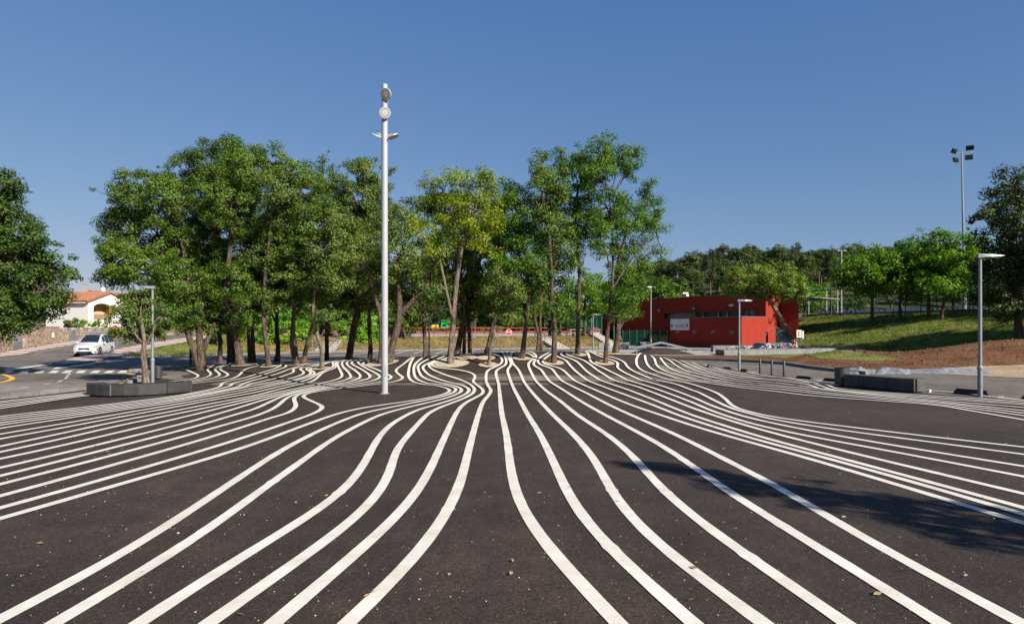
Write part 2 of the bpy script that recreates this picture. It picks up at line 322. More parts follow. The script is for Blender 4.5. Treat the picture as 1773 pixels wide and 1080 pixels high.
class MB:
    def __init__(s): s.v = []; s.f = []; s.mi = []; s.cur = 0
    def add(s, vs, fs):
        b = len(s.v); s.v += [tuple(v) for v in vs]; s.f += [tuple(b + i for i in f) for f in fs]; s.mi += [s.cur] * len(fs); return s
    def box(s, c, size, rz=0.0, bev=0.0, tilt=None):
        x, y, z = [a / 2 for a in size]; cr, sr = math.cos(rz), math.sin(rz)
        if bev > 0:
            b = min(bev, x * .9, y * .9, z * .9); lay = []
            for zz, i in ((-z, b), (-z + b, 0), (z - b, 0), (z, b)):
                xx, yy = x - i, y - i; k = b if i == 0 else b * .4
                lay.append([(-xx + k, -yy, zz), (xx - k, -yy, zz), (xx, -yy + k, zz), (xx, yy - k, zz), (xx - k, yy, zz), (-xx + k, yy, zz), (-xx, yy - k, zz), (-xx, -yy + k, zz)])
            vs = [p for l in lay for p in l]; fs = [tuple(reversed(range(8))), tuple(range(24, 32))]
            for l in range(3):
                for i in range(8): fs.append((l * 8 + i, l * 8 + (i + 1) % 8, l * 8 + 8 + (i + 1) % 8, l * 8 + 8 + i))
        else:
            vs = [(-x, -y, -z), (x, -y, -z), (x, y, -z), (-x, y, -z), (-x, -y, z), (x, -y, z), (x, y, z), (-x, y, z)]
            fs = [(3, 2, 1, 0), (4, 5, 6, 7), (0, 1, 5, 4), (1, 2, 6, 5), (2, 3, 7, 6), (3, 0, 4, 7)]
        if tilt is not None: vs = [tuple(tilt @ Vector(p)) for p in vs]
        return s.add([(c[0] + p[0] * cr - p[1] * sr, c[1] + p[0] * sr + p[1] * cr, c[2] + p[2]) for p in vs], fs)
    def tube(s, path, rad, n=8, cap=True, jit=0.0):
        path = [Vector(p) for p in path]; m = len(path)
        if isinstance(rad, (int, float)): rad = [rad] * m
        rings = []; prev = None
        for i, p in enumerate(path):
            t = (path[min(i + 1, m - 1)] - path[max(i - 1, 0)])
            if t.length < 1e-9: t = Vector((0, 0, 1))
            t.normalize()
            if prev is None:
                a = Vector((1, 0, 0)) if abs(t.x) < .8 else Vector((0, 1, 0)); u = (a - t * a.dot(t)).normalized()
            else: u = (prev - t * prev.dot(t)).normalized()
            prev = u; v = t.cross(u)
            rings.append([p + (u * math.cos(2 * PI * k / n) + v * math.sin(2 * PI * k / n)) * rad[i] * (1 + (random.random() - .5) * jit) for k in range(n)])
        fs = []
        for i in range(m - 1):
            for k in range(n): fs.append((i * n + k, i * n + (k + 1) % n, (i + 1) * n + (k + 1) % n, (i + 1) * n + k))
        if cap: fs.append(tuple(reversed(range(n)))); fs.append(tuple(range((m - 1) * n, m * n)))
        return s.add([q for r in rings for q in r], fs)
    def disc(s, c, nrm, prof, n=24):
        """lathe of prof [(radius, offset along nrm)]"""
        nrm = Vector(nrm).normalized(); a = Vector((0, 0, 1)) if abs(nrm.z) < .9 else Vector((1, 0, 0))
        u = a.cross(nrm).normalized(); v = nrm.cross(u); vs = []; fs = []
        for r, o in prof:
            for k in range(n): vs.append(Vector(c) + nrm * o + (u * math.cos(2 * PI * k / n) + v * math.sin(2 * PI * k / n)) * r)
        for i in range(len(prof) - 1):
            for k in range(n): fs.append((i * n + k, i * n + (k + 1) % n, (i + 1) * n + (k + 1) % n, (i + 1) * n + k))
        fs.append(tuple(reversed(range(n)))); fs.append(tuple(range((len(prof) - 1) * n, len(prof) * n)))
        return s.add(vs, fs)
    def prism(s, poly, z0, z1):
        n = len(poly); g = lambda z, p: z(p[0], p[1]) if callable(z) else z
        vs = [(p[0], p[1], g(z0, p)) for p in poly] + [(p[0], p[1], g(z1, p)) for p in poly]
        fs = [tuple(reversed(range(n))), tuple(range(n, 2 * n))] + [(i, (i + 1) % n, n + (i + 1) % n, n + i) for i in range(n)]
        return s.add(vs, fs)
    def slab(s, pts, thick):
        """pts: 3D polygon, extruded by vector thick"""
        n = len(pts); t = Vector(thick); vs = [Vector(p) for p in pts] + [Vector(p) + t for p in pts]
        return s.add(vs, [tuple(reversed(range(n))), tuple(range(n, 2 * n))] + [(i, (i + 1) % n, n + (i + 1) % n, n + i) for i in range(n)])
    def build(s, name, m, parent=None, smooth=False, label=None, cat=None, group=None, kind=None, origin=None, fixn=True):
        og = worigin(parent) if parent is not None else Vector((0, 0, 0))
        loc = Vector((0, 0, 0))
        if origin is not None: loc = Vector(origin) - og; og = Vector(origin)
        me = bpy.data.meshes.new(name); me.from_pydata([(v[0] - og.x, v[1] - og.y, v[2] - og.z) for v in s.v], [], s.f)
        for q in (m if isinstance(m, (list, tuple)) else [m]): me.materials.append(MT[q] if isinstance(q, str) else q)
        if isinstance(m, (list, tuple)): me.polygons.foreach_set('material_index', s.mi)
        if fixn:
            bm = bmesh.new(); bm.from_mesh(me); bmesh.ops.recalc_face_normals(bm, faces=bm.faces); bm.to_mesh(me); bm.free()
        if smooth:
            me.polygons.foreach_set('use_smooth', [True] * len(me.polygons))
            try: me.set_sharp_from_angle(angle=math.radians(40))
            except Exception: pass
        o = bpy.data.objects.new(name, me); COL.objects.link(o); o.location = loc
        if parent is not None: o.parent = parent
        return tag(o, label, cat, group, kind)
def copy_tree(o, parent=None):
    c = o.copy(); COL.objects.link(c); c.parent = parent
    for ch in list(o.children): copy_tree(ch, c)
    return c
def place(o, loc, rz=0.0, label=None, group=None, scale=None):
    o.location = loc; o.rotation_euler = (0, 0, rz)
    if label: o['label'] = label
    if group: o['group'] = group
    if scale: o.scale = (scale,) * 3 if isinstance(scale, (int, float)) else scale
    return o
def region(name, poly, m, dz, step=1.0, kind='structure', parent=None, label=None, flat=None):
    """surface patch that follows the terrain, poly in world xy"""
    pl = []
    for i in range(len(poly)):
        a = Vector(poly[i][:2]); b = Vector(poly[(i + 1) % len(poly)][:2]); k = max(1, int((b - a).length / step))
        for j in range(k): pl.append(a + (b - a) * (j / k))
    nb = len(pl); xs = [p.x for p in pl]; ys = [p.y for p in pl]
    PX = np.array(xs); PY = np.array(ys)
    gx = np.arange(min(xs) + step / 2, max(xs), step); gy = np.arange(min(ys) + step / 2, max(ys), step)
    X, Y = np.meshgrid(gx, gy); X = X.ravel(); Y = Y.ravel()
    ins = np.zeros(len(X), bool); j = nb - 1; md = np.full(len(X), 1e9)
    for i in range(nb):
        c = ((PY[i] > Y) != (PY[j] > Y)) & (X < (PX[j] - PX[i]) * (Y - PY[i]) / (PY[j] - PY[i] + 1e-12) + PX[i]); ins ^= c
        md = np.minimum(md, (X - PX[i]) ** 2 + (Y - PY[i]) ** 2); j = i
    ok = ins & (md > (step * .35) ** 2)
    pts = pl + [Vector((a, b)) for a, b in zip(X[ok], Y[ok])]
    v, e, f, *_ = delaunay_2d_cdt(pts, [(i, (i + 1) % nb) for i in range(nb)], [list(range(nb))], 1, 1e-5)
    vx = np.array([p[0] for p in v]); vy = np.array([p[1] for p in v]); vz = (H(vx, vy) if flat is None else np.full(len(v), flat)) + dz
    me = bpy.data.meshes.new(name); me.from_pydata(list(zip(vx, vy, vz)), [], [tuple(q) for q in f])
    bm = bmesh.new(); bm.from_mesh(me); bmesh.ops.recalc_face_normals(bm, faces=bm.faces)
    if bm.faces and sum(q.normal.z for q in bm.faces) < 0: bmesh.ops.reverse_faces(bm, faces=bm.faces)
    bm.to_mesh(me); bm.free()
    me.polygons.foreach_set('use_smooth', [True] * len(me.polygons))
    me.materials.append(MT[m] if isinstance(m, str) else m)
    o = bpy.data.objects.new(name, me); COL.objects.link(o)
    if parent is not None: o.parent = parent
    if kind: o['kind'] = kind
    if label: o['label'] = label
    return o
def gp(pts):
    return [tuple(q[:2]) for q in ground(pts)]
# ================================================================== THE SETTING: ground
def axis(parts):
    a = []
    for lo, hi, st in parts: a += list(np.arange(lo, hi, st))
    return np.array(a + [parts[-1][1]])
def base_ground():
    xs = axis([(-900, -200, 50), (-200, -60, 8), (-60, 70, 1.0), (70, 240, 6), (240, 900, 60)])
    ys = axis([(-120, 0, 20), (0, 24, 3), (24, 110, .8), (110, 260, 5), (260, 800, 30), (800, 1800, 200)])
    X, Y = np.meshgrid(xs, ys); Z = H(X, Y)
    # the ground under the asphalt lies a little lower
    low = sst(-12, -4, Y) * (1 - sst(58, 64, Y)) * sst(-46, -40, X) * (1 - sst(14, 24, X))
    Z = Z - 0.10 * low - 0.02
    nx, ny = len(xs), len(ys)
    fs = [(j * nx + i, j * nx + i + 1, (j + 1) * nx + i + 1, (j + 1) * nx + i) for j in range(ny - 1) for i in range(nx - 1)]
    me = bpy.data.meshes.new('ground'); me.from_pydata(np.stack([X.ravel(), Y.ravel(), Z.ravel()], 1).tolist(), [], fs)
    me.polygons.foreach_set('use_smooth', [True] * len(fs)); me.materials.append(MT['dryground'])
    o = bpy.data.objects.new('ground', me); COL.objects.link(o); o['kind'] = 'structure'
MT['dryleaf'] = mat('dry_tan_leaf', (.34, .22, .12), .8, .4, 20)
MT['dryground'] = ground_mat('dry_grass_ground', [(.08, .085, .022), (.18, .135, .055), (.26, .185, .09), (.15, .12, .045)], .35, 9)
_nt = MT['dryground'].node_tree; _b = _nt.nodes["Principled BSDF"]; _tc = _nt.nodes.new("ShaderNodeTexCoord"); _sp = _nt.nodes.new("ShaderNodeSeparateXYZ"); _nt.links.new(_tc.outputs['Object'], _sp.inputs[0])
_mr = _nt.nodes.new("ShaderNodeMapRange"); _mr.inputs[1].default_value = 104; _mr.inputs[2].default_value = 122; _nt.links.new(_sp.outputs[1], _mr.inputs[0])   # woodland floor begins here
_old = _b.inputs['Base Color'].links[0].from_socket; _nw = N(_nt, "ShaderNodeTexNoise"); _nw.inputs['Scale'].default_value = .12; _nw.inputs['Detail'].default_value = 8; _nt.links.new(_tc.outputs['Object'], _nw.inputs['Vector'])
_nt.links.new(mixc(_nt, _mr.outputs[0], _old, ramp(_nt, _nw.outputs[0], [(.35, (.018, .032, .012)), (.65, (.045, .06, .02))]).outputs[0]), _b.inputs['Base Color'])
MT['grass'] = ground_mat('lawn_grass', [(.04, .075, .010), (.10, .13, .022), (.19, .185, .052), (.08, .11, .016)], .5, 9)
MT['earth'] = ground_mat('red_earth', [(.09, .042, .022), (.165, .082, .042), (.245, .14, .08)], .5, 6, 1.2)
MT['sand'] = ground_mat('pale_sandy_track', [(.26, .18, .115), (.36, .265, .17), (.41, .33, .235)], .5, 8, .6)
base_ground()
# road asphalt: flat sheet under and behind the plaza, plus the street climbing to the left
rp = gp([(-420, 720), (-300, 660), (-60, 628), (0, 622.5), (60, 612), (110, 603), (150, 595.5), (190, 589), (235, 584), (300, 580), (330, 578.6),
         (352, 581.5), (300, 588), (240, 600), (185, 613), (240, 619), (360, 616), (440, 613.3), (600, 609.5), (700, 607.5), (850, 605), (1000, 603.3), (1090, 602.2)])
rp += [(19, 74), (23, 58), (25, 46), (24, 36), (40, 30), (60, 24), (60, -30), (-60, -30)]
region('road', rp, 'road', 0.004, 1.6)
# plaza
pz = [(-60, -12)] + gp([(-600, 800), (-250, 722), (0, 691.5), (75, 684), (150, 675), (205, 663), (228, 655), (243, 648), (252, 641), (300, 641)])
for px in (345, 380, 430, 500, 560, 610, 650, 700, 760, 820, 880, 940, 1000, 1060, 1100):
    d = float(crest(px)) + 5.2; pz.append(((px - CX) / FOC * d, d))
pz += gp([(1150, 620.8), (1180, 626), (1217, 632.6), (1240, 636.4), (1290, 644), (1330, 649), (1440, 663), (1530, 674), (1612, 682), (1700, 690), (1800, 699)]) + [(26, 14.6), (60, 8), (60, -12)]
plaza = region('plaza_paving', pz, 'asphalt', 0.010, .5)
# slightly lighter resurfaced strip across the foot of the mound
st_ = []
for px in range(640, 1281, 40): st_.append((px, float(np.interp(px, [640, 900, 1280], [662.3, 661.3, 656.2]))))
for px in range(1280, 639, -40): st_.append((px, float(np.interp(px, [640, 900, 1280], [650.5, 649.5, 648.5]))))
_r = MB(); _n = 7; _px = list(range(640, 1281, 8))
for i, px in enumerate(_px):
    ya = float(np.interp(px, [640, 900, 1280], [662.3, 661.3, 656.2])); yb_ = float(np.interp(px, [640, 900, 1280], [650.5, 649.5, 648.5]))
    for q in ground([(px, ya + (yb_ - ya) * j / (_n - 1)) for j in range(_n)], True): _r.v.append((q[0], q[1], q[2] + .021))
_r.f = [(i * _n + j, i * _n + j + 1, (i + 1) * _n + j + 1, (i + 1) * _n + j) for i in range(len(_px) - 1) for j in range(_n - 1)]; _r.mi = [0] * len(_r.f)
_r.build('plaza_asphalt_strip', 'strip', kind='structure', smooth=True)
j = MB(); jp = ground([(x, float(np.interp(x, [300, 470, 640, 900, 1290], [668.4, 667.4, 663.5, 661.6, 656.6]))) for x in range(336, 1300, 6) if not (640 < x < 760 and False)], True)
for a, b in zip(jp[:-1], jp[1:]):
    a = Vector(a) + Vector((0, 0, .027)); b = Vector(b) + Vector((0, 0, .027)); wv = Vector((0, .05, 0))
    j.add([a - wv, b - wv, b + wv, a + wv], [(0, 1, 2, 3)])
j.build('plaza_joint', 'rubber', kind='structure')
# lighter worn road surface at the left
region('worn_road_patch', gp([(-300, 668), (0, 662.5), (110, 661.5), (178, 660.5), (226, 654.8), (196, 663.5), (150, 672.5), (75, 681.5), (0, 689), (-300, 715)]), 'roadlight', 0.012, 1.0)
# concrete slab of the skate area, sandy track, bare earth, grass slopes
region('skate_park_slab', [((a - CX) / FOC * d, d) for a, d in ((1030, 54), (1105, 54), (1200, 54.5), (1238, 55), (1252, 56), (1255, 74), (1092, 84), (1040, 74), (1012, 68))], 'concrete', 0.024, 1.5)
region('sandy_track', [(24.5, 26.6), (21.5, 29.6), (19.8, 32.0), (18.2, 34.0), (19, 34.6), (24, 35.8), (34, 35.5), (60, 36), (60, 27), (40, 26)], 'sand', 0.022, 1.2)
region('bare_earth', [((a - CX) / FOC * d, d) for a, d in ((1132, 48.5), (1140, 54.2), (1235, 54.6))] + gp([(1300, 612), (1370, 611.4), (1440, 613), (1500, 612)]) + [(27.5, 56), (31, 51), (38, 47.5), (50, 47), (60, 46), (60, 35.5), (34, 35), (24, 35.4), (18.6, 34.3), (16.9, 35.6), (16.1, 38.0), (15.9, 40.2), (15.4, 42.6), (14.1, 45), (12.3, 46.9)], 'earth', 0.03, .8)
region('grass_slope', [(27.5, 56.3), (24.5, 62), (23.5, 66), (26, 72), (31, 78), (36, 90), (44, 90), (49, 76), (53, 62), (60, 50), (60, 46.3), (50, 47.2), (38, 47.8), (31, 51.3)], 'grass', 0.035, 1.0)
region('verge_grass', gp([(1240, 607.5), (1232, 605), (1250, 602.8), (1330, 601), (1330, 607)]), 'grass', 0.03, 1.0)
region('rough_verge_grass', gp([(1262, 616.5), (1330, 618), (1420, 622.5), (1500, 626), (1570, 626), (1520, 615), (1480, 612), (1400, 612.5), (1300, 613)]), 'grass', 0.05, .8)
gl = gp([(170, 621), (210, 611.5), (262, 601), (310, 592.5), (352, 585), (395, 583), (430, 600), (440, 612.4), (360, 615), (250, 618.5)])
region('roadside_lawn', gl, 'grass', 0.05, 1.0)
# ------------------------------------------------------------------ pavements with pink and pale diagonal tiles
def stripes_mat():
    m, nt, b = new_mat('striped_tiles'); tc = N(nt, "ShaderNodeTexCoord")
    mp = N(nt, "ShaderNodeMapping"); mp.inputs['Rotation'].default_value = (0, 0, .35); nt.links.new(tc.outputs['Object'], mp.inputs[0])
    wv = N(nt, "ShaderNodeTexWave"); wv.bands_direction = 'Y'; wv.inputs['Scale'].default_value = .22; wv.inputs['Distortion'].default_value = .15; nt.links.new(mp.outputs[0], wv.inputs['Vector'])
    n = N(nt, "ShaderNodeTexNoise"); n.inputs['Scale'].default_value = 3; n.inputs['Detail'].default_value = 5; nt.links.new(tc.outputs['Object'], n.inputs['Vector'])
    c = ramp(nt, wv.outputs[0], [(0.42, (.30, .13, .10)), (0.56, (.52, .48, .42))]).outputs[0]
    c = mixc(nt, 1.0, c, ramp(nt, n.outputs[0], [(0.3, (.8,) * 3), (0.7, (1.1,) * 3)]).outputs[0], 'MULTIPLY')
    nt.links.new(c, b.inputs['Base Color']); b.inputs['Roughness'].default_value = .85; return m
MT['stripes'] = stripes_mat()
def kerbed(name, pts, m, hgt=0.12, kw=.14, step=1.5):
    """a raised pavement: top sheet and a kerb made of separate stones"""
    po = [Vector(p[:2]) for p in pts]
    region(name, po, m, hgt, step)
    k = MB(); n = len(po); gap = .012
    for i in range(n):
        a, b = po[i], po[(i + 1) % n]; L = (b - a).length; c = max(1, int(L / 1.0)); t = (b - a) / L; nn = Vector((-t.y, t.x)) * kw
        for q in range(c):
            s0 = a + t * (q * L / c + gap); s1 = a + t * ((q + 1) * L / c - gap)
            k.prism([s0 - nn * .5, s1 - nn * .5, s1 + nn * .5, s0 + nn * .5], lambda x, y: h1(x, y) - .1, lambda x, y: h1(x, y) + hgt + .006)
    k.build(name + '_kerb', 'kerb', kind='structure')
kerbed('left_pavement', gp([(-120, 640), (-60, 626), (0, 620), (60, 610), (110, 601.3), (150, 594.3), (190, 588), (235, 583.2), (300, 579.4), (300, 577.5), (235, 580.2), (190, 584), (150, 588.5), (110, 594), (60, 603), (0, 612.5), (-120, 632)]), 'stripes')
kerbed('island_pavement', gp([(92, 632), (110, 634.5), (150, 629.5), (185, 622.5), (225, 613), (275, 602), (330, 591), (372, 583.5), (352, 582.5), (320, 586.5), (265, 594), (215, 604), (165, 615), (120, 624)]), 'stripes')
# far kerb along the foot of the bank
def kerb_line(name, pts, hgt=.13, kw=.16, m='kerb', seg=1.0):
    k = MB(); w_ = [Vector(q[:2]) for q in pts]
    for a, b in zip(w_[:-1], w_[1:]):
        L = (b - a).length; c = max(1, round(L / seg)); t = (b - a) / L; nn = Vector((-t.y, t.x)) * kw
        for q in range(c):
            s0 = a + t * (q * L / c + .01); s1 = a + t * ((q + 1) * L / c - .01)
            k.prism([s0, s1, s1 + nn, s0 + nn], lambda x, y: h1(x, y) - .12, lambda x, y: h1(x, y) + hgt)
    return k.build(name, m, kind='structure')
kerb_line('far_kerb', gp([(172, 621.3), (240, 618.8), (360, 615.6), (440, 613), (600, 609.3), (700, 607.3), (850, 604.8), (1000, 603.1), (1088, 602)]))
kerb_line('right_kerb', [((a - CX) / FOC * d, d) for a, d in ((1146, 47.5), (1200, 46), (1260, 44.3), (1320, 41.7), (1360, 39.4))] + gp([(1400, 638), (1446, 643.6), (1475, 646.6), (1499, 648.8)]), .16, .2, 'concrete_d')
# ------------------------------------------------------------------ painted markings on the roads
mk = [0]
def marking(name, pts, m='white', dz=.014, parent=None):
    q = ground(pts); q[:, 2] += dz + .004
    b = MB(); b.add([tuple(v) for v in q], [tuple(range(len(q)))]); o = b.build(name, m, parent, kind='structure', fixn=False)
    return o
for cx in (14, 41, 68, 92, 115, 139, 164, 188, 211):          # zebra crossing bars
    marking('crossing_bar', [(cx - 9, 646.3), (cx + 5, 646.3), (cx + 11, 641.8), (cx - 1, 641.8)])
for a in ([(98, 635.8), (120, 634.5), (118, 638), (90, 639.5)], [(122, 632.6), (150, 631), (140, 634.5), (118, 636)], [(147, 629.6), (166, 628.3), (160, 631.5), (138, 632.5)]):
    marking('crossing_bar', a)
for a, b in (((122, 647.5), (117, 649.8)), ((118, 650.8), (114, 653)), ((116.5, 653.9), (111.5, 656.5)), ((108, 659), (100, 661.8)), ((88, 664.5), (76, 666.2)), ((50, 670.2), (33, 673))):
    marking('lane_dash', [(a[0] - 1.5, a[1]), (a[0] + 2.5, a[1]), (b[0] + 2.5, b[1]), (b[0] - 2.0, b[1])], dz=.018)
for x0 in (700, 731, 768, 815, 850):
    marking('parking_line', [(x0 - 16, 612.2), (x0 - 12, 612.2), (x0 + 8, 606.9), (x0 + 6, 606.9)])
marking('parking_line', [(480, 618.8), (486, 618.8), (560, 614), (555, 613.8)])
marking('parking_line', [(572, 616.6), (576, 616.6), (640, 611.2), (637, 611)])
marking('give_way_triangle', [(180, 624.4), (222, 622.8), (216, 624.9), (186, 627.4)])
marking('edge_line', [(6, 640.6), (92, 628.8), (94, 630), (12, 642.4)])
def stripe_ribbon(name, pts, width, m, parent, dz, crest_lim=False, extend=0.0, smooth=3, raised=0.0):
    """painted stripe of constant width following a path"""
    p = np.array(pts, float); dense = []
    for i in range(len(p) - 1):
        p0 = p[max(i - 1, 0)]; p1 = p[i]; p2 = p[i + 1]; p3 = p[min(i + 2, len(p) - 1)]
        t1 = (p2 - p0) * .5; t2 = (p3 - p1) * .5
        L = np.linalg.norm(p2 - p1)
        for t1_, lim in ((t1, L), (t2, L)):
            n_ = np.linalg.norm(t1_)
            if n_ > lim: t1_ *= lim / n_
        k = max(2, int(L / 2.2))
        for q in range(k):
            t = q / k; a = 2 * t ** 3 - 3 * t * t + 1; b = t ** 3 - 2 * t * t + t; c = -2 * t ** 3 + 3 * t * t; d = t ** 3 - t * t
            dense.append(a * p1 + b * t1 + c * p2 + d * t2)
    dense.append(p[-1]); wpts = ground(np.array(dense), crest_lim)[:, :2]
    # even out in the world
    seg = np.r_[0, np.cumsum(np.linalg.norm(np.diff(wpts, axis=0), axis=1))]
    keep = np.r_[True, np.diff(seg) > 1e-4]; seg = seg[keep]; wpts = wpts[keep]
    n = max(4, int(seg[-1] / .13)); s = np.linspace(0, seg[-1], n)
    X = np.interp(s, seg, wpts[:, 0]); Y = np.interp(s, seg, wpts[:, 1])
    ker = np.array([1, 2, 3, 2, 1.]); ker /= ker.sum()
    for _ in range(smooth):
        X[2:-2] = np.convolve(X, ker, 'valid'); Y[2:-2] = np.convolve(Y, ker, 'valid')
    if name == 'painted_stripe':
        for _ in range(45):
            wt = np.interp(np.hypot(X, Y), [4, 11, 16, 22], [1, 1, .18, 0])[2:-2]
            X[2:-2] = X[2:-2] * (1 - wt) + np.convolve(X, ker, 'valid') * wt; Y[2:-2] = Y[2:-2] * (1 - wt) + np.convolve(Y, ker, 'valid') * wt
    tx = np.gradient(X); ty = np.gradient(Y); L = np.hypot(tx, ty) + 1e-9; tx /= L; ty /= L
    if name == 'painted_stripe':          # the stripes run on past the edges of the picture
        k_ = min(12, len(X) - 1); dx, dy = X[-1] - X[-1 - k_], Y[-1] - Y[-1 - k_]; l_ = math.hypot(dx, dy) + 1e-9; dx /= l_; dy /= l_
        e = np.arange(.13, 11.0, .25); X = np.r_[X, X[-1] + dx * e]; Y = np.r_[Y, Y[-1] + dy * e]
        tx = np.gradient(X); ty = np.gradient(Y); L = np.hypot(tx, ty) + 1e-9; tx /= L; ty /= L
    if extend > 0:
        dx, dy = tx[0], ty[0]; e = np.linspace(extend, .13, max(2, int(extend / .13)))
        # carry on over the far side of the mound
        X = np.r_[X[0] - dx * e, X]; Y = np.r_[Y[0] - dy * e, Y]
        tx = np.gradient(X); ty = np.gradient(Y); L = np.hypot(tx, ty) + 1e-9; tx /= L; ty /= L
    cols = 3; V = []
    jit = [noise.noise(Vector((x * 1.7, y * 1.7, 3))) * .006 + noise.noise(Vector((x * 14, y * 14, 1))) * .003 + (random.choice((.008, .013)) if random.random() < .014 and math.hypot(x, y) < 13 else 0) for x, y in zip(X, Y)]
    for c in range(cols + 1):
        o = (c / cols - .5) * width; oo = o + np.sign(o) * np.array(jit) * (c in (0, cols))
        wf = np.interp(np.hypot(X, Y), [4, 12, 22, 30], [.94, .90, .80, .72]) if name == 'painted_stripe' else 1.0
        oo = oo * wf; xx = X - ty * oo; yy = Y + tx * oo
        V.append(np.stack([xx, yy, H(xx, yy) + dz + ((np.interp(np.hypot(xx, yy), [19, 26], [-.032, 0]) if name == 'painted_stripe' else 0))], 1))
    n = len(X); verts = np.concatenate(V)
    fs = [(c * n + i, c * n + i + 1, (c + 1) * n + i + 1, (c + 1) * n + i) for c in range(cols) for i in range(n - 1)]
    og = np.array(worigin(parent)) if parent is not None else np.zeros(3)
    me = bpy.data.meshes.new(name); me.from_pydata((verts - og).tolist(), [], fs)
    me.polygons.foreach_set('use_smooth', [True] * len(fs)); me.flip_normals() if me.polygons[0].normal.z < 0 else None
    me.materials.append(MT[m]); o = bpy.data.objects.new(name, me); COL.objects.link(o); o.parent = parent
    return o
Z = {'A': (300, 620, 8.865), 'B': (440, 620, 8.865), 'C': (580, 620, 8.865), 'D': (720, 600, 8.865), 'E': (860, 600, 8.865), 'F': (1000, 600, 8.865),
     'G': (1120, 600, 8.865), 'H': (1280, 630, 7.092), 'I': (0, 670, 8.865), 'J': (160, 660, 8.865), 'K': (320, 660, 8.865), 'L': (480, 660, 8.059),
     'M': (0, 760, 5.373), 'N': (1500, 660, 6.495), 'O': (1473, 740, 5.91), 'Q': (1180, 680, 5.541), 'R': (0, 800, 1.97), 'S': (873, 760, 1.97), 'T': (500, 580, 4.4325), 'U': (850, 580, 3.94), 'X': (0, 0, 1)}
